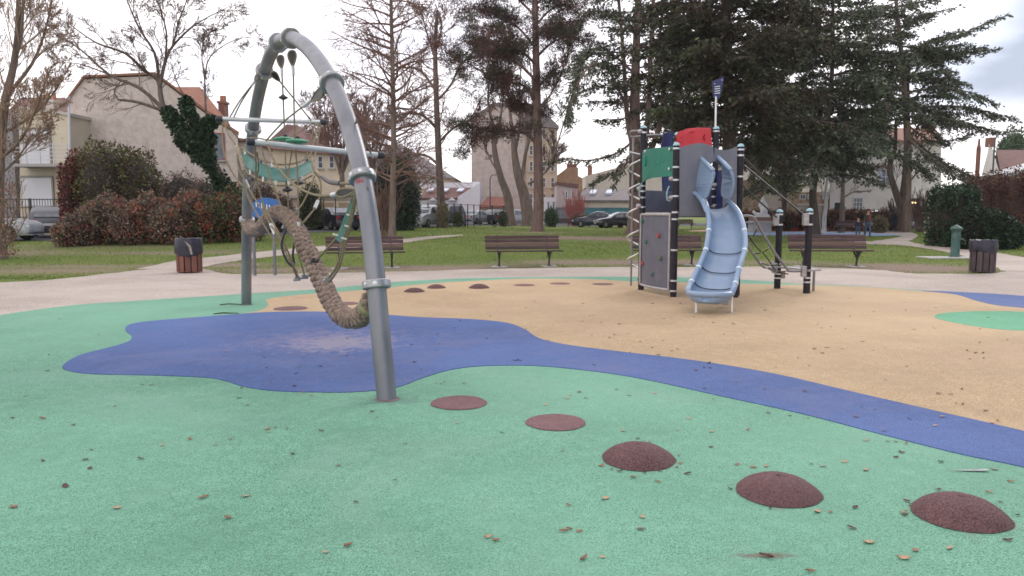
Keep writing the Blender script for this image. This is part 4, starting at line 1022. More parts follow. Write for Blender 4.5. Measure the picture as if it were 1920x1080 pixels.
# ------------------------------------------------------------------ blue play panel on grey posts behind the arch
bp = thing('play_board', (G(500, 517).x, G(500, 517).y, 0), 'curved blue play board with lettering standing on two thin grey posts', 'play board')
pa, pb = G(478, 517), G(516, 516); pa.z = pb.z = 0
zt_ = PT(500, 372, pa.y).z
for p in (pa, pb): mb = MB(); mb.tube([p, (p.x, p.y, zt_ - .15)], .038, 14); mb.build('post', mt_galv, bp, True)
mb = MB(); P = [PT(a, b, pa.y - .1) for a, b in ((472, 385), (476, 378), (490, 370), (505, 371), (520, 375), (524, 385), (522, 412), (508, 420), (486, 410), (473, 405))]
mb.prism(P, (0, .03, 0)); bd = mb.build('blue_board', M('board_blue', (.02, .11, .34), (.03, .14, .40), 8, .4), bp, bevel=.006)
mb = MB()
for k in range(6): mb.bar(PT(480 + k * 5, 379 + k, pa.y - .12), PT(481 + k * 5, 388 + k * 1.5, pa.y - .12), .02, .012)
mb.build('board_lettering', MATS['white_print'], bd)

# ------------------------------------------------------------------ people
def skin_obj(name, verts, edges, radii, mat, parent, sub=2):
    me = bpy.data.meshes.new(name); o0 = origin(parent)
    me.from_pydata([tuple(Vector(v) - o0 * 0) for v in verts], edges, []); o = bpy.data.objects.new(name, me); link(o, parent)
    me.materials.append(mat)
    sk = o.modifiers.new('skin', 'SKIN'); 
    for i, r in enumerate(radii):
        v = me.skin_vertices[0].data[i]; v.radius = (r if isinstance(r, tuple) else (r, r)); v.use_root = (i == 0)
    sk.use_smooth_shade = True
    sb = o.modifiers.new('sub', 'SUBSURF'); sb.levels = sub; sb.render_levels = sub
    return o
mt_skin = M('skin', (.50, .30, .22), (.55, .34, .25), 10, .55)
def person(loc, s_, rz, lab, coat, coat2, legs_c, boots, hair, long_hair, stride, armout, hair_shape='curly'):
    """s_ is the standing height in metres; figure faces -Y before rotation"""
    p = thing('person', loc, lab, 'person'); p.rotation_euler = (0, 0, rz); k = s_ / 1.70; big = 1.0 if s_ > 1.3 else 1.22   # a child's head is larger
    def q(x, y, z): return Vector((x * k, y * k, z * k))
    st_ = stride
    J = [q(0, 0, .92), q(0, 0, 1.08), q(0, 0, 1.28), q(0, 0, 1.42), q(0, -.01, 1.50), q(0, -.02, 1.555),                       # 0-5 pelvis..neck
         q(.10, 0, .90), q(.11, -st_ * .5, .50), q(.10, -st_ * .6, .09), q(.10, -st_ * .6 - .12, .03),                       # 6-9 leg
         q(-.10, 0, .90), q(-.11, st_ * .2, .50), q(-.10, st_ * .8, .12), q(-.10, st_ * .8 - .12, .04),                      # 10-13
         q(.17, 0, 1.40), q(.17 + armout[0] * .5, -.02, 1.13), q(.17 + armout[0], -.08, .90), q(.17 + armout[0] * 1.1, -.1, .82),  # 14-17 arm
         q(-.17, 0, 1.40), q(-.17 - armout[1] * .5, -.02, 1.13), q(-.17 - armout[1], -.08, .90 + armout[2]), q(-.17 - armout[1] * 1.1, -.1, .82 + armout[2])]
    E = [(0, 1), (1, 2), (2, 3), (3, 4), (4, 5), (0, 6), (6, 7), (7, 8), (8, 9), (0, 10), (10, 11), (11, 12), (12, 13), (3, 14), (14, 15), (15, 16), (16, 17), (3, 18), (18, 19), (19, 20), (20, 21)]
    R_ = [.13, .115, .13, .10, .055, .05, .085, .058, .042, .03, .085, .058, .042, .03, .055, .042, .032, .022, .055, .042, .032, .022]
    body = skin_obj('body', J, E, [r * k for r in R_], mt_skin, p)
    # head with face, joined to the body mesh's look as its own hair-covered part
    hz = 1.62; mb = MB(); hr = .098 * big
    mb.sphere(q(0, -.01, hz), hr * k, 18, sc=(.82, .95, 1.18)); mb.sphere(q(0, -.01 - hr * .92, hz - .012), .017 * k, 8, sc=(.8, 1, 1.2))
    for sx in (-1, 1): mb.sphere(q(sx * hr * .82, 0, hz - .01), .02 * k, 8, sc=(.5, .8, 1.2))
    hd = mb.build('head', mt_skin, body, True)
    hd.location = (0, 0, 0)
    mb = MB()
    for sx in (-1, 1): mb.sphere(q(sx * .032 * big, -.01 - hr * .86, hz + .012), .011 * k, 8)
    mb.box(q(0, -.01 - hr * .83, hz - .055), (.04 * k, .01 * k, .008 * k)); mb.build('face', M('face_dark', (.06, .03, .03)), body)
    for sx, j in ((1, 17), (-1, 21)):
        mb = MB(); w_ = J[j]
        for f_ in range(4): 
            a = w_ + Vector((0, (-.018 + .012 * f_) * k, -.02 * k)); mb.tube([a, a + Vector((0, -.004, -(.035 + .006 * (f_ in (1, 2))) * k)), a + Vector((-sx * .012 * k, -.012 * k, -(.06 + .01 * (f_ in (1, 2))) * k))], [.009 * k, .0085 * k, .007 * k], 6)
        a = w_ + Vector((0, -.03 * k, .0)); mb.tube([a, a + Vector((-sx * .01 * k, -.025 * k, -.03 * k))], [.010 * k, .008 * k], 6)
        mb.build('hand', mt_skin, body, True)
    # clothing as slightly larger skins
    def sub_fig(name, ids, rads, mat, extra=None):
        idx = {a: i for i, a in enumerate(ids)}; ee = [(idx[a], idx[b]) for a, b in E if a in idx and b in idx]
        return skin_obj(name, [J[i] for i in ids], ee, rads, mat, p)
    sub_fig('trousers', [0, 6, 7, 8, 10, 11, 12], [r * k for r in (.14, .10, .075, .056, .10, .075, .056)], legs_c)
    sub_fig('coat', [1, 0, 2, 3, 14, 15, 16, 18, 19, 20], [r * k for r in (.15, .165, .155, .125, .075, .062, .05, .075, .062, .05)], coat)
    if coat2:
        mb = MB(); mb.prism([q(-.05, -.155, 1.0), q(.05, -.155, 1.0), q(.055, -.15, 1.25), q(.06, -.12, 1.45), q(-.06, -.12, 1.45), q(-.055, -.15, 1.25)], (0, -.03 * k, 0)); mb.build('jumper', coat2, p, True)
    for a, b, c in ((7, 8, 9), (11, 12, 13)):
        top_ = J[b].lerp(J[a], .42 if s_ > 1.3 else .1); skin_obj('boot', [top_, J[b], J[c]], [(0, 1), (1, 2)], [(.062 * k, .062 * k), (.06 * k, .06 * k), (.045 * k, .03 * k)], boots, p, 1)
    mb = MB(); rr = random.Random(int(s_ * 10))
    if hair_shape == 'curly':
        for _ in range(70):
            a = rr.uniform(0, 6.28); e_ = rr.uniform(-.9, 1.5); d = Vector((math.cos(a) * math.cos(e_), math.sin(a) * math.cos(e_), math.sin(e_)))
            if d.y < -.45 and d.z < .45: continue
            mb.sphere(q(0, .01, hz + .01) + Vector((d.x * .125, d.y * .12, d.z * .13)) * k, rr.uniform(.035, .055) * k, 8)
    else:
        for _ in range(50):
            a = rr.uniform(0, 6.28); e_ = rr.uniform(-.2, 1.5); d = Vector((math.cos(a) * math.cos(e_), math.sin(a) * math.cos(e_), math.sin(e_)))
            if d.y < -.35 and d.z < .55: continue
            mb.sphere(q(0, .005, hz + .01) + Vector((d.x * .088, d.y * .092, d.z * .108)) * k * big, .026 * k * big, 8)
    mb.build('hair', hair, body, True)
    # parts were modelled around the origin: they follow the empty
    for ch in [o for o in bpy.data.objects if o.parent == p or (o.parent and o.parent.parent == p)]:
        if ch.modifiers.get('skin'): continue
        me = ch.data; me.transform(Matrix.Translation(Vector(loc)))
    return p
ga, gc = G(1626, 445), G(1608, 445)
person(ga, 1.62, .15, 'adult in olive jacket over red top and jeans walking with a child', M('coat_olive', (.045, .045, .03), (.06, .06, .04), 10, .8), M('jumper_red', (.22, .02, .025)), M('jeans', (.055, .085, .15), (.08, .12, .2), 20, .85), M('boots_brown', (.12, .045, .03)),
       M('hair_auburn', (.07, .025, .015), (.12, .04, .02), 20, .7), True, .18, (.05, .14, -.02))
person(gc, 1.10, -.1, 'small child in navy coat and blue jeans walking beside the adult', M('coat_navy', (.012, .014, .035), (.02, .02, .045), 10, .8), None, MATS['jeans'], M('shoes_grey', (.2, .2, .22)),
       M('hair_light_brown', (.22, .12, .07), (.3, .17, .1), 20, .7), False, .12, (.26, .22, .12), 'short')

# ------------------------------------------------------------------ white statue on its plinth
g = G(1424, 436); g.z = 0; Ys_ = g.y
stt = thing('statue', g, 'white stone statue of seated figures on a brown and grey plinth', 'statue')
mt_white = M('white_stone', (.62, .60, .58), (.74, .72, .70), 5, .7, bump=.01, bscale=8)
sc_ = Ys_ / F
def sp(px, py, dy=0): return PT(px, py, Ys_ + dy)
mb = MB(); mb.box((g.x, g.y, sp(0, 420).z / 2 + .1), (1.35, 1.3, sp(0, 413).z + .0)); mb.build('plinth_base', mt_conc, stt, bevel=.03)
mb = MB(); z_ = sp(0, 417).z; mb.box((g.x, g.y, z_), (1.65, 1.55, .12)); mb.build('plinth_ledge', mt_conc, stt, bevel=.02)
mb = MB(); zz = sp(0, 411).z; mb.box((g.x, g.y, zz), (1.3, 1.25, .30)); mb.build('plinth_cap', M('plinth_brown', (.20, .11, .09), (.26, .15, .12), 8, .8), stt, bevel=.02)
zb_ = zz + .15
def S_(x, y, z): return Vector((g.x + x, g.y + y, zb_ + z))
fig = skin_obj('seated_figure', [v - origin(stt) for v in (S_(.15, 0, .35), S_(.16, .0, .75), S_(.17, 0, 1.1), S_(.18, -.02, 1.32), S_(.18, -.05, 1.52), S_(.05, -.35, .55), S_(.02, -.42, .1), S_(.28, -.38, .5), S_(.3, -.4, .1),
      S_(-.05, -.05, .95), S_(-.18, -.25, .75), S_(.42, -.05, .95), S_(.45, -.28, .70))], [(0, 1), (1, 2), (2, 3), (3, 4), (0, 5), (5, 6), (0, 7), (7, 8), (2, 9), (9, 10), (2, 11), (11, 12)],
      [.30, .22, .22, .09, .13, .17, .13, .17, .13, .10, .07, .10, .07], mt_white, stt)
fig2 = skin_obj('reclining_figure', [v - origin(stt) for v in (S_(-.1, -.3, .16), S_(-.35, -.3, .2), S_(-.55, -.25, .35), S_(-.58, -.22, .52), S_(.3, -.4, .12), S_(.6, -.4, .1))], [(0, 1), (1, 2), (2, 3), (0, 4), (4, 5)], [.18, .16, .12, .11, .15, .10], mt_white, stt)
mb = MB(); mb.box((g.x, g.y, zb_ + .04), (1.2, 1.1, .1)); mb.build('statue_base', mt_white, stt, bevel=.03)

# ------------------------------------------------------------------ far play equipment
g = G(1478, 434); g.z = 0
ptc = thing('toy_car', g, 'bright blue toy play car with red wheels beyond the net posts', 'play car')
s_ = g.y / F
mb = MB(); mb.prism([(g.x + a, g.y, g.z + b) for a, b in ((-1.15, .2), (-1.2, .75), (-.75, .85), (-.5, 1.35), (.15, 1.35), (.75, .8), (1.05, .65), (1.1, .2))], (0, 1.0, 0)); mb.build('body', M('toy_blue', (.02, .22, .50), (.03, .27, .56), 5, .4), ptc, bevel=.04)
for a in (-.85, .45, .95):
    mb = MB(); mb.lathe((g.x + a, g.y - .05, .26), [(.26, 0), (.26, .14), (.08, .16)], 18, axis=Vector((0, -1, 0))); mb.build('wheel', M('toy_red', (.42, .02, .04)), ptc, True)
mb = MB(); mb.tube([(g.x + .2, g.y, 1.3), (g.x + .5, g.y, 1.5), (g.x + 1.0, g.y, .9)], .03, 8); mb.build('handrail', mt_band, ptc, True)
def rocker(px, py, colname, col_, lab, kind):
    g = G(px, py); t = thing('spring_rocker', g, lab, 'spring rocker')
    mb = MB(); mb.tube([(g.x + .12 * math.cos(a * .8), g.y + .12 * math.sin(a * .8), g.z + .02 + a * .018) for a in range(20)], .02, 6); mb.build('spring', mt_iron, t, True)
    mb = MB()
    if kind: mb.prism([(g.x + a, g.y - .05, g.z + b) for a, b in ((-.45, .4), (-.5, .8), (-.3, .75), (-.15, .6), (.2, .6), (.35, .95), (.5, 1.0), (.42, .45), (.1, .35))], (0, .1, 0))
    else: mb.prism([(g.x + a, g.y - .05, g.z + b) for a, b in ((-.28, .35), (-.33, .9), (-.2, 1.25), (.1, 1.3), (.3, 1.0), (.28, .35))], (0, .12, 0))
    b_ = mb.build('rocker_body', M(colname, col_), t, bevel=.02)
    mb = MB(); mb.tube([(g.x - .1, g.y - .3, g.z + .8), (g.x - .1, g.y + .3, g.z + .8)], .02, 8); mb.build('handle', mt_black, t, True)
rocker(1538, 427, 'rocker_red', (.5, .02, .03), 'red spring rocker beside the slim leaning cedar trunk', 0)
rocker(1556, 427, 'rocker_teal', (.05, .35, .33), 'teal spring rocker between red rocker and far bench', 1)
rocker(1563, 423, 'rocker_paleblue', (.3, .5, .68), 'pale blue upright spring rocker left of the child', 0)
rocker(1499, 433, 'rocker_cream', (.6, .5, .3), 'small cream spring rocker left of the slim leaning cedar trunk', 1)
g = G(1590, 424); bw = thing('play_barrier', g, 'blue play barrier with pink discs behind the far bench', 'barrier')
mb = MB(); mb.box((g.x, g.y, g.z + .75), (2.8, .08, .45)); mb.build('board', M('barrier_blue', (.05, .09, .30), (.07, .12, .36), 4), bw, bevel=.02)
for a in (-1.2, 1.2): mb = MB(); mb.box((g.x + a, g.y, g.z + .4), (.1, .1, .8)); mb.build('post', MATS['barrier_blue'], bw); mb = MB(); mb.lathe((g.x + a * .75, g.y - .05, g.z + .75), [(.13, 0), (.13, .03)], 14, axis=Vector((0, -1, 0))); mb.build('disc', M('toy_pink', (.35, .06, .14)), bw, True)
# pigeons
for px, py, lab in ((928, 426.5, 'small dark pigeon on the lawn, left of two'), (956, 425.5, 'small dark pigeon on the lawn, nearer the plane trunks')):
    g = G(px, py); t = thing('pigeon', g, lab, 'pigeon')
    b_ = skin_obj('body', [Vector(v) for v in ((0, 0, .12), (.09, 0, .13), (.16, 0, .2), (.19, 0, .23), (-.10, 0, .10), (-.2, 0, .07))], [(0, 1), (1, 2), (2, 3), (0, 4), (4, 5)], [.065, .055, .03, .03, .05, .02], M('pigeon_grey', (.06, .065, .08)), t)
    mb = MB(); 
    for sy in (-.02, .02): mb.tube([g + Vector((.01, sy, .08)), g + Vector((.01, sy, 0))], .006, 6)
    mb.build('leg', M('pigeon_leg', (.3, .08, .07)), t, True)
# ------------------------------------------------------------------ cars
mt_glass = M('car_glass', (.05, .06, .07), (.10, .12, .14), 1.5, .08, spec=.9)
mt_tyre = M('tyre', (.018, .018, .018), rough=.85)
mt_rimw = M('wheel_rim', (.45, .45, .46), rough=.35, metal=.6)
STY = {  # stations: x (0 rear .. 1 front), belt z, top z, width factor
 'hatch': [(0, .55, .62, .80), (.015, .88, .95, .93), (.06, .92, 1.22, .97), (.14, .93, 1.42, 1), (.30, .93, 1.49, 1), (.50, .92, 1.46, 1), (.60, .91, 1.30, 1), (.72, .90, .95, 1), (.90, .82, .85, .96), (.97, .70, .73, .86), (1, .45, .48, .74)],
 'saloon': [(0, .55, .62, .80), (.015, .90, .95, .92), (.14, .95, 1.0, .98), (.22, .94, 1.20, 1), (.33, .93, 1.40, 1), (.48, .92, 1.44, 1), (.60, .91, 1.25, 1), (.70, .90, .96, 1), (.90, .80, .84, .96), (.97, .70, .73, .86), (1, .45, .48, .74)],
 'suv': [(0, .60, .68, .84), (.015, 1.0, 1.1, .94), (.05, 1.03, 1.45, .98), (.12, 1.04, 1.62, 1), (.30, 1.04, 1.68, 1), (.52, 1.03, 1.64, 1), (.62, 1.02, 1.45, 1), (.73, 1.01, 1.08, 1), (.92, .93, .97, .97), (.98, .78, .82, .88), (1, .5, .54, .78)],
 'van': [(0, .60, .72, .9), (.01, 1.0, 1.75, .97), (.04, 1.02, 1.86, 1), (.3, 1.02, 1.88, 1), (.58, 1.02, 1.86, 1), (.68, 1.02, 1.70, 1), (.80, 1.0, 1.10, 1), (.92, .9, .95, .97), (.98, .75, .78, .88), (1, .5, .54, .78)]}
def make_car(px, py, rz, style, paint, lab, Lc=4.2, Wc=1.76, sc=1.0, group='cars parked beyond the lawn', loc=None):
    g = loc if loc is not None else G(px, py); t = thing('parked_car', g, lab, 'car', group); S = STY[style]
    # modelled along +X (front), local, then rotated with the thing
    def sect(s_):
        x = (s_[0] - .5) * Lc; h = Wc / 2 * s_[3]; b, tp = s_[1], s_[2]; gl = tp - b; r = h - gl * .38
        return [(x, h * .88, .22), (x, h, .34), (x, h * 1.0, b * .62), (x, h * .965, b), (x, r + .02, max(b + .02, tp - .07)), (x, r * .82, tp)]
    rows = []
    xs_ = [s_[0] for s_ in S]; fine = sorted(set(xs_ + list(np.linspace(0, 1, 25))))
    def at(u): return (u, float(np.interp(u, xs_, [s_[1] for s_ in S])), float(np.interp(u, xs_, [s_[2] for s_ in S])), float(np.interp(u, xs_, [s_[3] for s_ in S])))
    for u in fine: q = sect(at(u)); rows.append(q + [(a, -b, c) for a, b, c in q[::-1]])
    m_ = len(rows[0]); mb = MB(); mb.add([v for r in rows for v in r], [(i * m_ + j, i * m_ + (j + 1) % m_, (i + 1) * m_ + (j + 1) % m_, (i + 1) * m_ + j) for i in range(len(rows) - 1) for j in range(m_)] + [tuple(range(m_)), tuple((len(rows) - 1) * m_ + j for j in range(m_ - 1, -1, -1))])
    T = lambda mb: [setattr(mb, 'v', [(v[0] + g.x, v[1] + g.y, v[2] + g.z) for v in mb.v]), mb][1]
    T(mb).build('body', paint, t, True)
    # windows, 6 mm proud of the body skin
    sp_ = [s_ for s_ in S if s_[2] - s_[1] > .22]; u0, u1 = sp_[0][0], sp_[-1][0]
    for sy in (1, -1):
        for a, b in ((u0 + .04, (u0 + u1) / 2 - .015), ((u0 + u1) / 2 + .015, u1 - .0)):
            P = []; Q = []
            for k in range(6):
                u = a + (b - a) * k / 5; s_ = at(u); h = Wc / 2 * s_[3]; gl = s_[2] - s_[1]; r = h - gl * .38
                y0 = h * .965 + .006; y1 = r + .026; z0_ = s_[1] + .04; z1_ = s_[2] - .10
                f0 = .04 / max(gl, .1); y0 = y0 + (y1 - y0) * f0
                P.append(((u - .5) * Lc, sy * y0, z0_)); Q.append(((u - .5) * Lc, sy * y1, max(z1_, z0_ + .01)))
            mb = MB(); mb.prism(P + Q[::-1], (0, sy * .004, 0)); T(mb).build('side_window', mt_glass, t)
    def screen(ua, ub, name):
        a, b = at(ua), at(ub); P = []
        for s_, f_ in ((a, .02), (b, -.09)):
            h = Wc / 2 * s_[3]; gl = s_[2] - s_[1]; r = (h - gl * .38) * .84; P.append(((s_[0] - .5) * Lc, r, s_[2] + .012)); P.append(((s_[0] - .5) * Lc, -r, s_[2] + .012))
        mb = MB(); mb.prism([P[0], P[1], P[3], P[2]], (.012 * (1 if ua > ub else -1), 0, .006)); T(mb).build(name, mt_glass, t)
    i1 = [i for i, s_ in enumerate(S) if s_[2] - s_[1] > .22][-1]; screen(S[i1 + 1][0] - .01, S[i1][0] - .04 if style != 'van' else S[i1][0], 'windscreen')
    i0 = [i for i, s_ in enumerate(S) if s_[2] - s_[1] > .22][0]
    if style == 'saloon': screen(S[i0][0] - .05, S[i0 + 1][0] - .02, 'rear_window')
    else:
        s_ = at(u0 + .005); h = Wc / 2 * s_[3] * .72; x_ = (at(.012)[0] - .5) * Lc
        mb = MB(); P = [((.018 - .5) * Lc - .03, h, s_[1] + .04), ((.018 - .5) * Lc - .03, -h, s_[1] + .04), ((S[i0][0] + .035 - .5) * Lc, -h * .85, s_[2] + .05), ((S[i0][0] + .035 - .5) * Lc, h * .85, s_[2] + .05)]
        mb.prism(P, (-.03, 0, .01)); T(mb).build('rear_window', mt_glass, t)
    for sx, sy in ((.19, 1), (.19, -1), (.81, 1), (.81, -1)):
        c = Vector(((sx - .5) * Lc, sy * (Wc / 2 - .09), .32)); ax = Vector((0, sy, 0))
        mb = MB(); mb.lathe(c + g * 0 - ax * .09, [(.22, 0), (.32, .01), (.325, .10), (.325, .20), (.30, .205), (.21, .20)], 22, axis=ax); w_ = T(mb).build('wheel', mt_tyre, t, True)
        mb = MB(); mb.lathe(c + ax * .108, [(.20, 0), (.20, .006)], 20, axis=ax)
        T(mb).build('rim', mt_black, w_, True)
        mb = MB()
        for k in range(5):
            a = k * 1.257; mb.bar(c + ax * .118, c + ax * .118 + Vector((math.cos(a) * .19, 0, math.sin(a) * .19)), .05, .012) if True else 0
        T(mb).build('spoke', mt_rimw, w_)
    z_ = at(.97)[1]
    for sy in (1, -1):
        mb = MB(); mb.box((.475 * Lc, sy * Wc * .33, z_ - .10), (.12, .30, .13), rz=-sy * .35); T(mb).build('headlight', M('headlight', (.6, .62, .65), rough=.15), t, bevel=.02)
        mb = MB(); mb.box((-.492 * Lc, sy * Wc * .37, z_ + .08), (.07, .26, .14), rz=sy * .3); T(mb).build('tail_light', M('tail_light', (.45, .015, .02), rough=.2), t, bevel=.02)
    mb = MB(); mb.box((-.503 * Lc, 0, .62), (.02, .5, .11)); mb.box((.503 * Lc, 0, .45), (.02, .5, .11)); T(mb).build('number_plate', M('number_plate', (.6, .6, .58)), t)
    mb = MB(); mb.box((-.49 * Lc, 0, .40), (.12, Wc * .8, .16)); mb.box((.485 * Lc, 0, .36), (.12, Wc * .75, .16)); T(mb).build('bumper', mt_black, t, bevel=.02)
    t.rotation_euler = (0, 0, math.radians(rz)); t.scale = (sc, sc, sc)
    return t
def paint(n, c): return M('paint_' + n, c, tuple(min(1, x * 1.15) for x in c), 2, .32, coat=.6)
silver, black_, dgrey, dblue, white_, lgrey = paint('silver', (.42, .44, .47)), paint('black', (.015, .016, .022)), paint('dark_grey', (.05, .055, .065)), paint('dark_blue', (.02, .03, .06)), paint('white', (.6, .62, .65)), paint('light_grey', (.32, .34, .36))
def at_px(px, Y): 
    v = XY(px, Y); v.z += .02; return v
make_car(0, 0, 8, 'hatch', silver, 'silver hatchback at the left edge behind the twiggy brown tree', loc=at_px(-28, 32.6))
make_car(0, 0, 118, 'hatch', dgrey, 'dark hatchback with red tail lights between silver car and berry bush', loc=at_px(100, 36.8))
make_car(0, 0, 10, 'van', white_, 'white van roof showing behind the berry bush below the shrub', loc=at_px(225, 37.5), Lc=4.6)
make_car(0, 0, 15, 'saloon', lgrey, 'pale car showing through the top of the berry bush, right of van', loc=at_px(330, 39))
make_car(0, 0, 125, 'saloon', black_, 'black saloon with red tail light seen between the thick rope and near arch leg', loc=at_px(628, 52), Lc=4.6, sc=1.06)
make_car(0, 0, 20, 'hatch', dgrey, 'dark hatchback mostly behind the hanging net ropes, left of black saloon', loc=at_px(562, 54))
make_car(0, 0, 170, 'hatch', dblue, 'dark car right of the black saloon, partly behind the near arch leg', loc=at_px(690, 56))
make_car(0, 0, -110, 'suv', lgrey, 'grey people carrier facing forward beside the round evergreen', loc=at_px(798, 62), sc=1.05)
make_car(0, 0, 100, 'van', dblue, 'dark blue van between the bare plane trunk and fence posts', loc=at_px(852, 70), sc=1.0)
make_car(0, 0, 62, 'saloon', lgrey, 'grey green saloon behind the fence, right of the dark blue van', loc=at_px(893, 80), sc=1.05)
make_car(0, 0, 118, 'hatch', black_, 'black hatchback with red light behind the fence, left of twin plane trunks', loc=at_px(925, 81), sc=1.08)
make_car(0, 0, 5, 'suv', silver, 'pale car glimpsed between the two plane trunks', loc=at_px(975, 88), sc=1)
make_car(0, 0, 172, 'saloon', dblue, 'dark blue saloon in front of the teal fence, left of two', loc=at_px(1117, 76), sc=1.1)
make_car(0, 0, 188, 'saloon', black_, 'black saloon in front of the teal fence, beside the big cedar trunk', loc=at_px(1158, 73), sc=1.05)
make_car(0, 0, 8, 'hatch', dblue, 'dark blue car with pale wheel behind the far litter bin', loc=at_px(1652, 61), sc=1.1)
make_car(0, 0, 12, 'suv', dblue, 'dark blue car beside the double trunked tree and lit doorway', loc=at_px(1722, 70), sc=1.1)

# ------------------------------------------------------------------ fences, railings, lamps
def fence(name, pts, hgt, step, matp, lab, panel=None, thick=.06, rails=(.25, .9), cat='fence', bars=0, group=None, top=None):
    t = thing(name, (pts[0][0], pts[0][1], float(H(*pts[0]))), lab, cat, group)
    P = [Vector((x, y, float(H(x, y)))) for x, y in pts]
    Q = [P[0]]
    for a, b in zip(P[:-1], P[1:]):
        k = max(1, round((b - a).length / step)); Q += [a.lerp(b, i / k) for i in range(1, k + 1)]
    for q in Q: mb = MB(); mb.box(q + Vector((0, 0, hgt / 2)), (thick, thick, hgt)); mb.build('post', matp, t)
    mb = MB()
    for a, b in zip(Q[:-1], Q[1:]):
        for r in rails: mb.bar(a + Vector((0, 0, hgt * r)), b + Vector((0, 0, hgt * r)), .03, .04)
        for k in range(bars):
            c = a.lerp(b, (k + .5) / bars); mb.bar(c + Vector((0, 0, .1)), c + Vector((0, 0, hgt)), .02, .02)
    mb.build('rail', matp, t)
    if panel:
        mb = MB()
        for a, b in zip(Q[:-1], Q[1:]):
            n = (b - a).cross(Vector((0, 0, 1))).normalized() * -.04
            mb.prism([a + n + Vector((0, 0, .1)), b + n + Vector((0, 0, .1)), b + n + Vector((0, 0, hgt - .03)), a + n + Vector((0, 0, hgt - .03))], n * .2)
        mb.build('screen', panel, t)
    return t
mt_fence = M('fence_dark', (.02, .022, .025), rough=.6)
def fx(*q): return [(XY(px, Y).x, Y) for px, Y in q]
fence('mesh_fence', fx((785, 60), (852, 66), (900, 72), (945, 74)), 2.0, 1.55, mt_fence, 'row of dark fence posts with wires in front of the car park', rails=(.1, .35, .62, .97), thick=.09)
fence('mesh_fence', fx((608, 50.0), (630, 50.2), (700, 51)), 2.1, 2.2, mt_fence, 'dark fence posts in front of the black saloon, seen behind the arch net', rails=(.1, .95))
fence('screen_fence', fx((1043, 92), (1092, 92)), 2.1, 2.6, mt_fence, 'grey screened fence behind the left distant bench', panel=M('screen_grey', (.17, .18, .20), (.22, .23, .25), 1.5, .8))
fence('screen_fence', fx((1093, 92), (1180, 92)), 2.1, 2.8, M('post_green', (.03, .09, .09)), 'teal screened fence behind the dark blue and black saloons', panel=M('screen_teal', (.05, .20, .22), (.08, .26, .28), 1.2, .75))
fence('iron_railing', fx((-20, 38.5), (60, 38.8), (132, 39.2)), 1.9, 2.0, mt_fence, 'dark iron railing in front of the cream apartment house', rails=(.5, .75, .97), bars=14)
fence('iron_railing', fx((1556, 63.5), (1690, 63.5)), 1.75, 2.2, mt_fence, 'thin dark railing along the white house behind the red hedge', rails=(.2, .95), bars=10)
def lamp(px, Y, ytop, lab, arm=-1, low=None):
    g = XY(px, Y); t = thing('street_lamp', g, lab, 'street lamp', 'street lamps'); top = PT(px, ytop, Y)
    mb = MB(); mb.tube([g, (g.x, Y, top.z - .6), (g.x + arm * .2, Y, top.z - .1), (g.x + arm * 1.1, Y, top.z)], [.09, .07, .06, .05], 10); mb.build('pole', M('lamp_pole', (.09, .09, .10)), t, True)
    mb = MB(); mb.box((g.x + arm * 1.35, Y, top.z + .02), (.75, .25, .14), ry=-arm * .15); mb.build('lamp_head', M('lamp_head', (.3, .28, .28)), t, bevel=.04)
    return t
lamp(1855, 70, 251, 'tall curved street lamp above the far right house roof', 1)
t_ = lamp(919, 92, 327, 'dark street lamp in front of the tall stone block, over the red roofed shed', 1)

# ------------------------------------------------------------------ buildings
mt_stone = M('rubble_stone', (.60, .515, .455), (.49, .42, .37), 3.0, .9, bump=.03, bscale=5, c3=(.42, .335, .285), s3=1.2, detail=9)
mt_cream = M('cream_render', (.66, .57, .43), (.58, .50, .38), .8, .85)
mt_beige = M('beige_render', (.58, .52, .46), (.50, .45, .40), .8, .85)
mt_whitew = M('white_render', (.76, .71, .68), (.66, .61, .59), .7, .85, c3=(.54, .49, .46), s3=.4)
mt_purew = M('bright_white_render', (.76, .74, .76), (.70, .68, .70), .7, .8)
mt_shut = M('white_shutter', (.74, .73, .74), (.68, .67, .68), 1.0, .6)
mt_tile = M('orange_tiles', (.34, .155, .095), (.25, .115, .075), 4, .85, bump=.04, bscale=6, c3=(.26, .15, .11), s3=1.4)
mt_tileb = M('brown_tiles', (.20, .105, .085), (.14, .075, .065), 3, .85, bump=.03, bscale=6)
mt_slate = M('slate_roof', (.22, .19, .185), (.17, .145, .145), 2.5, .7, bump=.02, bscale=6)
mt_brick = M('chimney_brick', (.27, .12, .08), (.18, .09, .07), 6, .85)
mt_wing = M('window_pane', (.06, .07, .09), (.12, .14, .17), 1.0, .12)
mt_frame = M('window_frame', (.62, .62, .64), rough=.5)
mt_bluish = M('pale_blue_shutter', (.45, .50, .66), rough=.6)
def rect(Y, x0, x1, y0, y1):
    a, b = PT(x0, y1, Y), PT(x1, y0, Y); return a.x, b.x, a.z, b.z
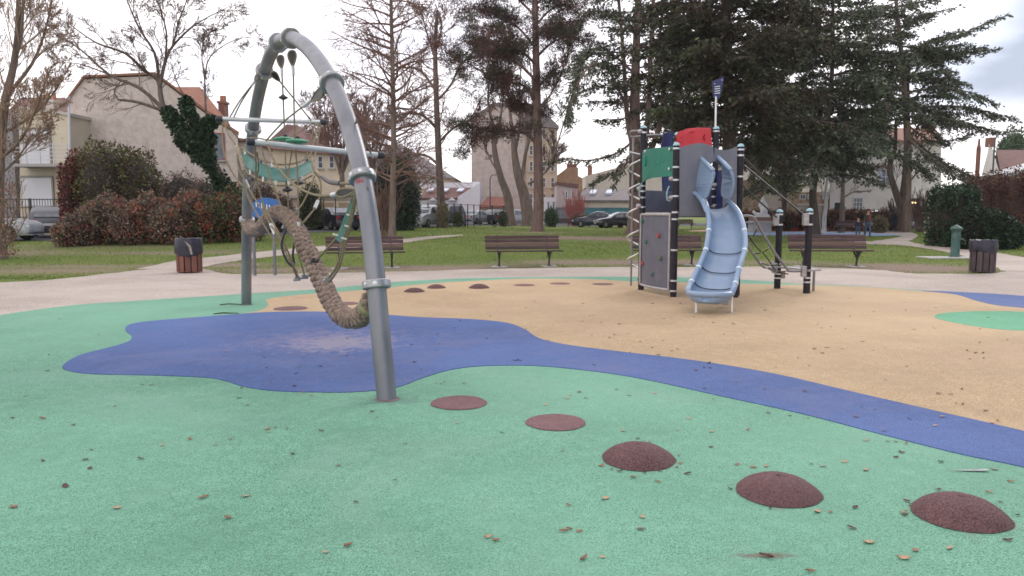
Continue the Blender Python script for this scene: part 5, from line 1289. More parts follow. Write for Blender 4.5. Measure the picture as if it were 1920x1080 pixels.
def window(par, Y, x0, x1, y0, y1, nx_=2, ny_=2, fm=None, pane=None, sill=True, shutters=None, th=.05):
    X0, X1, Z0, Z1 = rect(Y, x0, x1, y0, y1); fm = fm or mt_frame; mb = MB(); w_ = .07 * Y / 60; yF = Y - .03
    for x in (X0, X1): mb.box((x, yF, (Z0 + Z1) / 2), (w_, .08, Z1 - Z0 + w_))
    for z in (Z0, Z1): mb.box(((X0 + X1) / 2, yF - .002, z), (X1 - X0, .07, w_))
    for i in range(1, nx_): mb.box((X0 + (X1 - X0) * i / nx_, yF, (Z0 + Z1) / 2), (w_ * .7, .05, Z1 - Z0))
    for i in range(1, ny_): mb.box(((X0 + X1) / 2, yF + .002, Z0 + (Z1 - Z0) * i / ny_), (X1 - X0, .04, w_ * .6))
    w = mb.build('window', fm, par)
    mb = MB(); mb.box(((X0 + X1) / 2, Y - .012, (Z0 + Z1) / 2), (X1 - X0, .02, Z1 - Z0)); mb.build('pane', pane or mt_wing, w)
    if sill: mb = MB(); mb.box(((X0 + X1) / 2, Y - .09, Z0 - w_ * 1.2), (X1 - X0 + .25, .2, .08)); mb.build('sill', mt_conc, w)
    if shutters:
        mb = MB()
        for x, s_ in ((X0, -1), (X1, 1)): mb.box((x + s_ * (X1 - X0) * .22, yF - .02, (Z0 + Z1) / 2), ((X1 - X0) * .38, .04, Z1 - Z0))
        mb.build('shutter', shutters, w)
    return w
def house(name, lab, Y, poly, depth, wallm, cat='building', group=None, skew=0.0):
    """poly: facade outline in the photo's columns and rows at depth Y; extruded backwards by depth"""
    P = [PT(a, b, Y) for a, b in poly]; c = XY(poly[0][0], Y)
    t = thing(name, (P[0].x, Y, c.z), lab, cat, group)
    P = [Vector((p.x, p.y, p.z)) for p in P]
    for p in P:
        if p.z < 1.2: p.z = -.1
    mb = MB(); mb.prism(P, (skew * depth, depth, 0)); mb.build('wall', wallm, t); return t
def roof(par, Y, eave_px, ridge_px, depth, mat, th=.18, over=.35, skew=0.0):
    """pitched roof whose eave runs along the facade: eave (x0,x1,y), ridge (x0,x1,y) at depth Y+depth/2"""
    a, b = PT(eave_px[0], eave_px[2], Y - over), PT(eave_px[1], eave_px[2], Y - over)
    c, d = PT(ridge_px[1], ridge_px[2], Y + depth / 2), PT(ridge_px[0], ridge_px[2], Y + depth / 2)
    e, f_ = Vector((a.x + skew * depth, Y + depth + over, a.z)), Vector((b.x + skew * depth, Y + depth + over, b.z))
    vs = [a, b, c, d, e, f_]; vs2 = [v + Vector((0, 0, -th)) for v in vs]
    mb = MB(); fs = [(0, 1, 2, 3), (3, 2, 5, 4), (0, 3, 4), (1, 5, 2)]
    n = 6; mb.add(vs + vs2, fs + [tuple(i + n for i in reversed(q)) for q in fs] + [(0, 6, 7, 1), (0, 4, 10, 6), (1, 7, 11, 5), (4, 5, 11, 10)])
    return mb.build('roof', mat, par)
def chimney(par, px, w_px, ytop, ybot, Y, mat=None, pots=2):
    X0, X1, Z0, Z1 = rect(Y, px - w_px / 2, px + w_px / 2, ytop, ybot); mb = MB(); mb.box(((X0 + X1) / 2, Y, (Z0 + Z1) / 2), (X1 - X0, .8, Z1 - Z0)); mb.box(((X0 + X1) / 2, Y, Z1), (X1 - X0 + .15, .95, .15))
    ch = mb.build('chimney', mat or mt_brick, par); mb = MB()
    for k in range(pots): mb.lathe((X0 + (X1 - X0) * (k + .5) / pots, Y, Z1 + .05), [(.13, 0), (.11, .45)], 10)
    mb.build('chimney_pot', M('terracotta', (.38, .17, .10)), ch, True)
# cream apartment house
Y = 41.0
ap_ = house('apartment_house', 'cream apartment house with white shutters and balcony, far left', Y, [(36, 420), (36, 203), (60, 205), (128, 215), (128, 420)], 9, mt_cream)
a = PT(36, 203, Y); mb = MB(); q0, q1 = XY(-220, 37.5), XY(36, Y); zt = PT(36, 206, Y).z
mb.prism([(q0.x, q0.y, 0), (q1.x - .02, q1.y, 0), (q1.x - .02, q1.y, zt), (q0.x, q0.y, zt + .3)], (-.5, 6, 0)); mb.build('side_wall', M('grey_render', (.42, .40, .39), (.36, .34, .33), .8), ap_)
mb = MB(); mb.prism([PT(x, y, Y - .1) for x, y in ((36, 205), (36, 199), (62, 201), (130, 211.5), (130, 217), (62, 206.5))], (0, 9.2, 0)); mb.build('parapet', mt_beige, ap_)
for (x0, x1, y0, y1) in ((41, 92, 243, 309), (44, 97, 333, 386)):
    X0, X1, Z0, Z1 = rect(Y, x0, x1, y0, y1); mb = MB(); mb.box(((X0 + X1) / 2, Y - .03, (Z0 + Z1) / 2), (X1 - X0, .06, Z1 - Z0)); s_ = mb.build('shutter', mt_shut, ap_)
    mb = MB(); mb.box(((X0 + X1) / 2, Y - .05, Z1 + .05), (X1 - X0 + .15, .14, .10)); mb.box((X1 + .06, Y - .04, (Z0 + Z1) / 2), (.09, .12, Z1 - Z0)); mb.build('shutter_box', M('shutter_box', (.30, .27, .24)), s_)
X0, X1, Z0, Z1 = rect(Y - .6, 38, 138, 308, 314); mb = MB(); mb.box(((X0 + X1) / 2, Y - .6, (Z0 + Z1) / 2), (X1 - X0, 1.2, Z1 - Z0)); bal = mb.build('balcony', mt_conc, ap_, bevel=.02)
mb = MB()
for k in range(5): z = Z1 + .2 + k * .2; mb.bar((X0, Y - 1.15, z), (X1, Y - 1.15, z), .03, .035)
for k in range(5): x = X0 + (X1 - X0) * k / 4; mb.bar((x, Y - 1.15, Z1), (x, Y - 1.15, Z1 + 1.02), .05, .05)
mb.build('railing', mt_frame, bal)
chimney(ap_, 97, 20, 191, 215, Y + 3, mt_beige, 2)
mb = MB(); mb.tube([PT(129, 180, Y - .1), PT(131, 300, Y - .1), (XY(131, Y).x, Y - .1, .2)], .06, 8); mb.build('drainpipe', mt_frame, ap_, True)
# large stone gable house
Y = 43.0
gh = house('stone_house', 'large pale stone gable wall house under orange tiles, behind the ivy tree', Y, [(130, 420), (129, 184), (158, 148), (290, 142), (415, 235), (446, 252), (446, 420)], 9, mt_stone, skew=-.40)
mb = MB(); e = [(126, 187), (157, 145), (291, 139), (417, 233), (448, 252), (448, 247), (418, 228), (291, 135), (156, 141), (124, 184)]
mb.prism([PT(x, y, Y - .15) for x, y in e], (-.40 * 9.3, 9.3, 0)); mb.build('roof', mt_tile, gh)
window(gh, Y, 402, 420, 250, 300, 1, 1, M('red_frame', (.30, .06, .05)), sill=True)
rh = house('tiled_house', 'house with bright orange tiled roof behind the stone gable', 52, [(290, 400), (290, 232), (428, 232), (428, 400)], 10, mt_beige, skew=-.38)
roof(rh, 52, (300, 432, 234), (285, 375, 163), 10, mt_tile, skew=-.38); chimney(rh, 419, 10, 193, 225, 56)
# house with hipped brown roof and garages, seen through the net
Y = 66
hh = house('hipped_house', 'beige house with hipped red brown roof seen through the arch net', Y, [(498, 410), (498, 272), (640, 285), (640, 410)], 12, mt_cream)
a, b, c, d, p1, p2 = PT(490, 276, Y - .5), PT(648, 292, Y - .5), PT(640, 285, Y + 12.5), PT(500, 272, Y + 12.5), PT(537, 233, Y + 5), PT(560, 236, Y + 7)
d.z = a.z; c.z = b.z; mb = MB(); mb.add([a, b, c, d, p1, p2], [(0, 1, 5, 4), (1, 2, 5), (2, 3, 4, 5), (3, 0, 4), (0, 3, 2, 1)]); mb.build('roof', mt_tileb, hh); chimney(hh, 606, 16, 250, 285, Y + 5)
for x in (575, 601, 622): window(hh, Y, x - 4, x + 4, 293, 315, 1, 2)
Y = 60
gr_ = house('garage_row', 'row of low tan garages behind the black saloon', Y, [(545, 420), (545, 372), (668, 366), (668, 420)], 8, mt_cream)
mb = MB(); mb.prism([PT(x, y, Y - .3) for x, y in ((540, 372), (672, 366), (672, 361), (540, 367))], (0, 8, 0)); mb.build('roof', mt_beige, gr_)
for x in (560, 598, 636):
    X0, X1, Z0, Z1 = rect(Y, x, x + 28, 380, 412); mb = MB(); mb.box(((X0 + X1) / 2, Y - .02, Z1 / 2), (X1 - X0, .05, Z1)); mb.build('garage_door', M('tan_door', (.42, .30, .19), (.36, .26, .16), 3), gr_)
sw = house('shed', 'low shed with pale roof panels seen between rope sleeve and arch leg', 72, [(600, 400), (600, 345), (672, 345), (672, 400)], 6, mt_beige)
roof(sw, 72, (596, 676, 357), (600, 672, 344), 6, M('pale_roof', (.45, .43, .44)))
# cream house with dark roof behind the round evergreen
Y = 105
dh = house('cream_house', 'cream house with large dark hipped roof behind bare plane tree', Y, [(700, 410), (700, 322), (852, 333), (852, 410)], 14, mt_cream)
a, b, p1, p2 = PT(690, 324, Y - .6), PT(856, 335, Y - .6), PT(722, 272, Y + 6), PT(752, 270, Y + 7); c, d = Vector((b.x, Y + 14, b.z)), Vector((a.x, Y + 14, a.z))
mb = MB(); mb.add([a, b, c, d, p1, p2], [(0, 1, 5, 4), (1, 2, 5), (2, 3, 4, 5), (3, 0, 4), (0, 3, 2, 1)]); mb.build('roof', mt_slate, dh)
for x in (787, 800, 812): window(dh, Y, x - 3, x + 3, 338, 352, 1, 1)
# white workshop
Y = 95
wh_ = house('white_workshop', 'white gabled workshop with brown roof and skylights behind parked cars', Y, [(780, 420), (780, 372), (852, 373), (900, 342), (900, 420)], 5, mt_purew)
mb = MB(); mb.prism([PT(*q) for q in ((788, 371, Y - .3), (856, 371, Y - .3), (884, 352, Y + 4), (797, 352, Y + 4))], (0, .1, -.25)); rf = mb.build('roof', mt_tileb, wh_)
for x in (806, 834, 862): mb = MB(); mb.prism([PT(x - 6, 359, Y + 1.2), PT(x + 4, 359, Y + 1.2), PT(x + 9, 354.5, Y + 2.2), PT(x - 1, 354.5, Y + 2.2)], (0, 0, .12)); mb.build('skylight', M('skylight', (.55, .6, .68), rough=.2), rf)
mb = MB(); mb.prism([PT(*q) for q in ((786, 354, Y + 4.2), (900, 354, Y + 4.2), (900, 340.5, Y + 4.2), (786, 345, Y + 4.2))], (0, .5, 0)); mb.build('parapet', mt_purew, wh_)
for x in (811, 847): mb = MB(); mb.prism([PT(*q) for q in ((x - 8, 376, Y - .6), (x + 8, 376, Y - .6), (x, 370, Y - .6))], (0, .6, 0)); mb.box((PT(x, 384, Y).x, Y - .04, PT(x, 386, Y).z), (.7, .1, 1.2)); mb.build('dormer', mt_purew, wh_)
window(wh_, Y, 835, 842, 382, 388, 1, 1, sill=False)
# tall stone block with its sunny corner facade
Y = 104
tb = house('stone_block', 'tall grey beige stone apartment block behind the plane and pine trunks', Y, [(884, 410), (884, 222), (925, 196), (985, 196), (985, 410)], 16, M('block_stone', (.55, .455, .40), (.43, .35, .305), 1.6, .9, bump=.03, bscale=2.5, detail=9))
mb = MB(); mb.prism([PT(x, y, Y + .2) for x, y in ((985.5, 232), (985.5, 412), (1045, 412), (1045, 240))], (0, 14, 0)); fc = mb.build('facade', M('sunny_facade', (.56, .43, .29), (.48, .36, .25), .8), tb)  # warm sunlight is put into this facade's colour
mb = MB(); mb.prism([PT(x, y, Y - .3) for x, y in ((881, 223), (924, 193), (990, 193), (1010, 200), (1048, 236), (1048, 241), (986, 234), (985, 198), (926, 198), (884, 226))], (0, 15, 0)); mb.build('roof', mt_slate, tb)
for x in (996, 1020, 1036):
    for y in (252, 282, 312, 342, 372): window(tb, Y + .2, x - 3, x + 3, y - 9, y + 9, 1, 2, fm=mt_beige)
rs = house('red_roofed_shed', 'low shed with red brown roof at the foot of the stone block', 93, [(902, 412), (902, 386), (960, 386), (960, 412)], 6, mt_cream); roof(rs, 93, (899, 963, 387), (914, 962, 369), 6, M('red_roof', (.24, .08, .055), (.19, .065, .045), 3))
window(rs, 93, 938, 948, 390, 398, 2, 1)
w3 = house('white_annex', 'small white two storey annex right of the pine trunk', 98, [(1000, 412), (1000, 370), (1045, 370), (1045, 412)], 5, mt_purew)
for x in (1028, 1038): window(w3, 98, x - 2, x + 2, 378, 394, 1, 1)
p3 = house('pink_annex', 'pinkish flat roofed house behind the red twig shrub', 96, [(1045, 412), (1045, 346), (1083, 352), (1083, 412)], 8, M('pink_render', (.52, .42, .40), (.45, .36, .35), 1))
mb = MB(); mb.prism([PT(x, y, 95.8) for x, y in ((1043, 346), (1085, 352), (1085, 345), (1043, 341))], (0, 8, 0)); mb.build('roof', mt_tileb, p3)
for x in (1062, 1074): window(p3, 96, x - 2, x + 2, 358, 372, 1, 1)
bk = house('brick_house', 'orange brick house with stepped roof behind pinkish house', 112, [(1046, 412), (1046, 328), (1064, 314), (1084, 314), (1084, 330), (1092, 334), (1092, 412)], 10, M('orange_brick', (.42, .26, .16), (.32, .20, .13), 1.2, .9)); chimney(bk, 1072, 18, 309, 318, 115, pots=3)
lw = house('long_low_building', 'long low cream building with dark roof behind the teal fence', 100, [(1090, 412), (1090, 374), (1185, 374), (1185, 412)], 8, mt_cream); rf = roof(lw, 100, (1083, 1190, 375), (1094, 1190, 354), 8, mt_slate)
for x in (1112, 1142): mb = MB(); mb.prism([PT(x - 7, 365, 101.4), PT(x + 5, 365, 101.4), PT(x + 7, 359, 102.9), PT(x - 3, 359, 102.9)], (0, 0, .25)); mb.build('skylight', MATS['skylight'], rf)
tw = house('pale_apartment_block', 'pale beige apartment block above the long low building', 125, [(1098, 412), (1098, 330), (1180, 308), (1260, 308), (1260, 412)], 12, mt_beige); chimney(tw, 1106, 8, 313, 332, 128)
# white house on the right
Y = 68
wr = house('white_house', 'large white rendered house with lattice window behind the cedars', Y, [(1556, 425), (1556, 262), (1765, 262), (1765, 425)], 11, mt_whitew, skew=.42)
roof(wr, Y, (1552, 1770, 263), (1570, 1752, 240), 11, M('old_orange_tiles', (.30, .155, .105), (.22, .12, .085), 3, .9, bump=.03, bscale=5), skew=.42); chimney(wr, 1742, 12, 236, 262, Y + 4)
window(wr, Y, 1652, 1669, 318, 345, 2, 2, M('bluish_frame', (.55, .60, .75)), shutters=mt_bluish); window(wr, Y, 1616, 1628, 300, 318, 2, 2); window(wr, Y, 1599, 1617, 371, 404, 3, 4, sill=False)
X0, X1, Z0, Z1 = rect(Y, 1564, 1580, 380, 410); mb = MB(); mb.box(((X0 + X1) / 2, Y - .03, Z1 / 2), (X1 - X0, .08, Z1)); mb.build('door', M('door_green', (.012, .03, .03)), wr)
X0, X1, Z0, Z1 = rect(Y, 1706, 1724, 372, 415); mb = MB(); mb.box(((X0 + X1) / 2, Y - .03, Z1 / 2), (X1 - X0, .08, Z1)); pr = mb.build('porch', M('porch_brown', (.13, .08, .07)), wr)
mb = MB()
for x in (1711, 1717): mb.box((PT(x, 380, Y).x, Y - .09, PT(x, 380, Y).z), (.2, .03, .14))
mb.build('lit_window', M('lit_window', (.9, .7, .3), emit=((1, .72, .3), 2.2)), pr)
sg = house('stone_wall_house', 'rubble stone house with flat garage between statue and white house', 70, [(1380, 425), (1380, 338), (1492, 338), (1492, 360), (1556, 360), (1556, 425)], 9, M('rubble_wall', (.50, .40, .29), (.28, .20, .15), 2.6, .9, bump=.05, bscale=3))
X0, X1, Z0, Z1 = rect(70, 1493, 1540, 386, 418); mb = MB(); mb.box(((X0 + X1) / 2, 69.95, Z1 / 2), (X1 - X0, .1, Z1)); mb.build('garage_door', mt_whitew, sg)
mb = MB(); mb.box(((X0 + X1) / 2, 69.7, Z1 + .1), (X1 - X0 + .2, .6, .14)); mb.build('canopy', mt_frame, sg)
mb = MB(); mb.box((PT(1448, 380, 69.8).x, 69.8, 2.2), (1.6, .5, 5.0)); mb.build('pilaster', mt_beige, sg)
mb = MB(); mb.lathe(PT(1520, 391, 69.6), [(.25, 0), (.25, .04)], 16, axis=Vector((0, -1, 0))); mb.build('round_sign', M('sign_red', (.4, .03, .03)), sg, True)
for x in (1505, 1520, 1548): window(sg, 69.9, x - 5, x + 5, 365, 373, 2, 1, sill=False)
bw_ = house('grey_roof_house', 'tall grey brown roofed house glimpsed through the cedar crowns', 90, [(1380, 412), (1380, 300), (1600, 300), (1600, 412)], 10, mt_beige); roof(bw_, 90, (1376, 1604, 302), (1390, 1590, 262), 10, mt_slate)
# far right house with tapering chimney wall
Y = 75
fr = house('gabled_house', 'far right house with white tapering chimney gable and brown roof', Y, [(1838, 425), (1838, 345), (1842, 322), (1852, 285), (1854, 270), (1860, 270), (1862, 285), (1874, 322), (1876, 330), (2040, 330), (2040, 425)], 10, mt_whitew, skew=.63)
roof(fr, Y, (1876, 2060, 322), (1868, 2050, 281), 10, mt_tileb, skew=.63); mb = MB(); mb.box(PT(1857, 267, Y + .3), (.55, .8, .9)); mb.build('chimney', mt_brick, fr)
X0, X1, Z0, Z1 = rect(Y - 1, 1827, 1836, 278, 400); mb = MB(); mb.box(((X0 + X1) / 2, Y - 1, Z1 / 2), (X1 - X0, .6, Z1)); mb.lathe(((X0 + X1) / 2, Y - 1, Z1), [(.2, 0), (.12, .3), (.08, .9)], 10); mb.build('chimney', mt_brick, fr)
sr = house('glass_roofed_shed', 'low shed with pale sloping roof above the dark red hedge', 48, [(1890, 440), (1890, 335), (1990, 310), (1990, 440)], 2, mt_beige)
mb = MB(); mb.prism([PT(*q) for q in ((1884, 333, 47.6), (1995, 300, 47.6), (1995, 294, 47.6), (1884, 327, 47.6))], (0, 2.5, .0)); mb.build('roof', M('zinc_roof', (.42, .43, .45), (.5, .5, .52), 2, .5), sr)
# distant row closing the street on the left and the gap in the middle
bx = house('brown_roof_house', 'distant house with brown roof behind the cream apartments', 60, [(20, 420), (20, 210), (128, 210), (128, 420)], 10, mt_beige); roof(bx, 60, (10, 135, 212), (40, 120, 183), 10, mt_tileb)

an = house('stone_annex', 'low stone annex beside the gable house, seen behind the far arch leg', 48, [(436, 420), (436, 262), (470, 266), (508, 282), (508, 420)], 6, mt_stone, skew=-.36)
mb = MB(); mb.prism([PT(*q) for q in ((434, 263, 47.8), (471, 266.5, 47.8), (511, 283, 47.8), (511, 278, 47.8), (472, 261, 47.8), (434, 257, 47.8))], (-.36 * 6.3, 6.3, 0)); mb.build('roof', mt_tileb, an)
for x in (462, 488): window(an, 48, x - 5, x + 5, 300, 328, 2, 2)
# ------------------------------------------------------------------ vegetation
NR = np.random.default_rng(11)
def bark(name, c1, c2, sc=2.0): return M(name, c1, c2, sc, .92, bump=.03, bscale=6, stretch=(3, 3, .6), c3=tuple(x * .6 for x in c1), s3=1.5)
def leafmat(name, cols, rough=.7, ns=.6):
    """colour from each leaf's own tint value through a ramp, shifted by a slow noise"""
    if name in MATS: return MATS[name]
    m = bpy.data.materials.new(name); m.use_nodes = True; t = m.node_tree; b = t.nodes['Principled BSDF']; L = t.links.new
    b.inputs['Roughness'].default_value = rough; b.inputs['Specular IOR Level'].default_value = .3
    at = t.nodes.new('ShaderNodeAttribute'); at.attribute_name = 'tint'
    tcn = t.nodes.new('ShaderNodeTexCoord'); n = t.nodes.new('ShaderNodeTexNoise'); n.inputs['Scale'].default_value = ns; n.inputs['Detail'].default_value = 4; L(tcn.outputs['Object'], n.inputs['Vector'])
    a = t.nodes.new('ShaderNodeMath'); a.operation = 'MULTIPLY_ADD'; L(n.outputs[0], a.inputs[0]); a.inputs[1].default_value = 1.6; a.inputs[2].default_value = -.8
    s = t.nodes.new('ShaderNodeMath'); L(a.outputs[0], s.inputs[0]); L(at.outputs['Fac'], s.inputs[1])
    r = t.nodes.new('ShaderNodeValToRGB'); e = r.color_ramp.elements; L(s.outputs[0], r.inputs[0])
    e[0].position = 0; e[0].color = lin(cols[0]); e[1].position = 1; e[1].color = lin(cols[-1])
    for i, c in enumerate(cols[1:-1]): x = e.new((i + 1) / (len(cols) - 1)); x.color = lin(c)
    L(r.outputs[0], b.inputs['Base Color']); MATS[name] = m; return m

class Wood:
    def __init__(s): s.V = []; s.F = []; s.n = 0
    def path(s, P, R, n=4):
        P = np.asarray(P, float); R = np.asarray(R, float); k = len(P)
        D = np.gradient(P, axis=0); D /= np.linalg.norm(D, axis=1)[:, None] + 1e-9
        ref = np.array([0, 0, 1.0]) if abs(D[:, 2]).mean() < .8 else np.array([1.0, 0, 0])
        U = np.cross(D, ref); U /= np.linalg.norm(U, axis=1)[:, None] + 1e-9; W_ = np.cross(D, U)
        a = np.arange(n) * 2 * np.pi / n
        V = P[:, None] + (U[:, None] * np.cos(a)[None, :, None] + W_[:, None] * np.sin(a)[None, :, None]) * R[:, None, None]
        s.V.append(V.reshape(-1, 3)); j = np.arange(n); j2 = (j + 1) % n
        for i in range(k - 1):
            s.F.append(np.stack([i * n + j, i * n + j2, (i + 1) * n + j2, (i + 1) * n + j], -1) + s.n)
        s.n += k * n
    def build(s, name, mat, parent, smooth=True):
        return npmesh(name, np.concatenate(s.V), np.concatenate(s.F), mat, parent, smooth=smooth)
class Leaves:
    def __init__(s): s.c = []; s.d = []; s.l = []; s.w = []; s.t = []
    def add(s, c, d, l, w_, t):
        c = np.atleast_2d(c); k = len(c); s.c.append(c); s.d.append(np.broadcast_to(d, (k, 3)) if np.ndim(d) < 2 else d)
        s.l.append(np.broadcast_to(l, k)); s.w.append(np.broadcast_to(w_, k)); s.t.append(np.broadcast_to(t, k))
    def build(s, name, mat, parent):
        c = np.concatenate(s.c); d = np.concatenate(s.d).astype(float); l = np.concatenate(s.l); w_ = np.concatenate(s.w); t = np.concatenate(s.t)
        d = d / (np.linalg.norm(d, axis=1)[:, None] + 1e-9); rv = NR.normal(size=d.shape); sd = np.cross(d, rv); sd /= np.linalg.norm(sd, axis=1)[:, None] + 1e-9
        nrm = np.cross(d, sd)
        mid = c + d * (l * .5)[:, None]
        V = np.stack([c, mid + sd * (w_ * .5)[:, None] + nrm * (l * .08)[:, None], c + d * l[:, None], mid - sd * (w_ * .5)[:, None] + nrm * (l * .08)[:, None]], 1).reshape(-1, 3)
        Fq = np.arange(len(V)).reshape(-1, 4)
        return npmesh(name, V, Fq, mat, parent, tint=np.repeat(t, 4))
def unit(v): v = np.asarray(v, float); return v / (np.linalg.norm(v) + 1e-9)
def rot_about(d, ang):
    """random direction at angle ang from d"""
    r = NR.normal(size=3); p = unit(np.cross(d, r)); return unit(d * math.cos(ang) + p * math.sin(ang))
def wiggle(p, d, L_, k, amp, trop=0.0, tv=np.array([0, 0, 1.0])):
    P = [np.array(p, float)]; d = unit(d)
    for i in range(k): d = unit(d + NR.normal(size=3) * amp + tv * trop); P.append(P[-1] + d * L_ / k)
    return np.array(P)
def grow(wd, p, d, L_, r, lev, par, ends=None):
    """par: list per level of (children, angle, length ratio, tropism, wiggle)"""
    k = max(3, min(8, int(L_ / .35))); P = wiggle(p, d, L_, k, par['wig'], par['trop']); rmin = par['rmin']
    R_ = np.maximum(np.linspace(r, r * par.get('taper', .25), k + 1), rmin)
    wd.path(P, R_, 6 if r > .06 else 4 if r > .02 else 3)
    if ends is not None and lev <= 1: ends.append(P)
    if lev <= 0: return
    spawn(wd, P, R_, L_, lev, par, ends)
def spawn(wd, P, R_, L_, lev, par, ends=None, t0=.2, n=None, ang=None):
    n = n or par['kids'][lev]; k = len(P) - 1
    for i in range(n):
        t = t0 + (1 - t0) * (i + NR.random()) / n; q = t * k; a = int(min(q, k - 1)); f_ = q - a
        pt = P[a] * (1 - f_) + P[a + 1] * f_; d = unit(P[a + 1] - P[a]); r0 = R_[a] * (1 - f_) + R_[a + 1] * f_
        c = rot_about(d, ang or par['ang'] * NR.uniform(.7, 1.3)); 
        if 'flat' in par: c = unit(c * np.array([1, 1, par['flat']]))
        cl = L_ * par['ratio'] * NR.uniform(.6, 1.2) * (1.15 - .55 * t); grow(wd, pt, c, cl, max(min(r0 * .62, cl * .021), par['rmin']), lev - 1, par, ends)
def pxpath(pts, Y, dy=0.0):
    """main limb measured in the photograph at the tree's own distance; each point may carry its own depth offset"""
    return np.array([tuple(PT(q[0], q[1], Y + (q[2] if len(q) > 2 else 0))) for q in pts])
def smoothnp(P, step=3): return np.array([tuple(v) for v in smooth_poly([tuple(p) for p in P], step, False)])

def bare_tree(name, lab, base, Y, trunk_px, r0, limbs, par, barkm, twigm, group=None, cat='tree', r1=None, auto=None, cb=None, own=None):
    b = XY(base, Y); t = thing(name, b, lab, cat, group); w1 = Wood(); w2 = Wood(); ends = []
    P = smoothnp(pxpath(trunk_px, Y)); P[0] = (P[0][0], P[0][1], b.z - .15)
    R_ = np.linspace(r0, r1 if r1 else r0 * .35, len(P)); R_[0] *= 1.35; w1.path(P, R_, 14)
    if own: spawn(w2, P, R_, own[1], own[2], par, ends, t0=own[3], n=own[0], ang=own[4] if len(own) > 4 else None)
    for L_ in limbs:
        pts, ra, rb, n = L_[:4]; lev = (L_[4] if len(L_) > 4 else 2) + (par.get('boost', 0) if len(L_) > 4 and L_[4] > 2 else 0); ln = L_[5] if len(L_) > 5 else None
        Q = smoothnp(pxpath(pts, Y)); Rq = np.linspace(ra, rb, len(Q)); w1.path(Q, Rq, 8)
        tot = np.linalg.norm(np.diff(Q, axis=0), axis=1).sum(); spawn(w2, Q, Rq, ln or tot * .55, lev, par, ends, n=n)
    w1.build('trunk', barkm, t)
    if w2.n: w2.build('crown', twigm, t)
    if cb: cb(t, P, ends)
    return t

bk_grey = bark('bark_grey_brown', (.12, .088, .072), (.18, .138, .115)); bk_dark = bark('bark_dark', (.075, .055, .045), (.12, .09, .075)); bk_pine = bark('bark_pine', (.17, .105, .09), (.26, .17, .145), 1.4)
bk_plane = bark('bark_plane', (.15, .11, .085), (.235, .18, .145), 1.2); bk_birch = bark('bark_birch', (.62, .60, .56), (.45, .42, .40), 3)
tw_brown = M('twigs_brown', (.13, .085, .068), (.20, .135, .11), 2, .9); tw_red = M('twigs_reddish', (.17, .095, .075), (.24, .14, .11), 2, .9); tw_tan = M('twigs_tan', (.30, .20, .145), (.40, .28, .20), 2, .9)

# --- the leaning ivy clad tree on the left
ivy_leaf = leafmat('ivy', [(.012, .022, .012), (.022, .050, .022), (.055, .105, .045)])
def ivy(t, P, ends):
    lv = Leaves()
    for pts, ra in (([(448, 420), (425, 360), (398, 318), (375, 285), (350, 255), (325, 222), (312, 208)], .42), ([(400, 322), (384, 280), (368, 235), (352, 205), (350, 188)], .30), ([(385, 300), (366, 268), (340, 262)], .5), ([(395, 262), (385, 235), (400, 228)], .3)):
        Q = smoothnp(pxpath(pts, 31.93), 8); n = 7000; i = NR.integers(0, len(Q) - 1, n); f_ = NR.random(n)[:, None]
        c = Q[i] * (1 - f_) + Q[i + 1] * f_; o_ = NR.normal(size=(n, 3)); o_ /= np.linalg.norm(o_, axis=1)[:, None]
        lump = .85 + .3 * np.sin(c[:, 2] * 5 + c[:, 0] * 4) + .25 * np.sin(c[:, 2] * 13 + 1)
        c = c + o_ * (ra * lump * (.42 + .72 * NR.random(n) ** 1.4) * np.linspace(1, .62, len(Q))[i])[:, None]; lv.add(c, o_ * .5 + NR.normal(size=(n, 3)) * .5 + np.array([0, 0, -.3]), NR.uniform(.10, .17, n), NR.uniform(.09, .15, n), NR.random(n))
    lv.build('ivy', ivy_leaf, t)
par_big = dict(kids=[0, 4, 4, 5, 5], ang=.58, ratio=.66, boost=1, trop=.04, wig=.10, rmin=.0085)
bare_tree('ivy_clad_tree', 'leaning bare tree with dark ivy clad trunk and wide branches before the stone gable', 440, 32, [(446, 430), (425, 352), (392, 300), (350, 252), (310, 208)], .24,
    [([(312, 210), (260, 192), (222, 187)], 0.072, 0.045, 5, 2, 1.6), ([(310, 208), (262, 165, .5), (205, 140, 1), (150, 92, 1.4), (98, 60, 1.6)], 0.094, 0.018, 10, 3, 2.4), ([(222, 187), (214, 170), (228, 150)], 0.036, 0.012, 3, 2, 1.0),
     ([(308, 210), (301, 178), (296, 150), (270, 132, -.4), (235, 100, -.8), (180, 80, -1), (130, 45, -1.2)], 0.122, 0.015, 11, 3, 2.4), ([(300, 160), (310, 115), (325, 85, .4), (368, 45, .6), (430, 12, .8)], 0.086, 0.012, 10, 3, 2.2),
     ([(298, 150), (290, 100, -.5), (262, 55, -.8), (240, 5, -1), (225, -40, -1)], 0.072, 0.012, 9, 3, 2.2), ([(310, 115), (312, 60, -.4), (300, 10, -.6), (305, -50, -.6)], 0.050, 0.011, 8, 3, 2.0), ([(325, 85), (335, 40), (350, 0), (352, -40)], 0.043, 0.011, 6, 3, 1.8),
     ([(400, 325), (384, 280), (366, 225), (350, 190)], 0.086, 0.036, 2, 2, 1.2), ([(352, 192), (330, 150, .6), (322, 120, 1)], 0.036, 0.009, 6, 2, 1.5),
     ([(388, 240), (386, 205), (384, 150, .4), (395, 105, .6), (440, 75, .8), (478, 70, 1)], 0.050, 0.008, 9, 3, 1.9), ([(384, 150), (378, 95), (388, 60)], 0.036, 0.008, 6, 3, 1.5), ([(205, 140, 1), (150, 120, 1.5), (110, 118, 1.7)], 0.036, 0.008, 7, 3, 1.6)],
    par_big, bk_grey, tw_brown, cb=ivy)

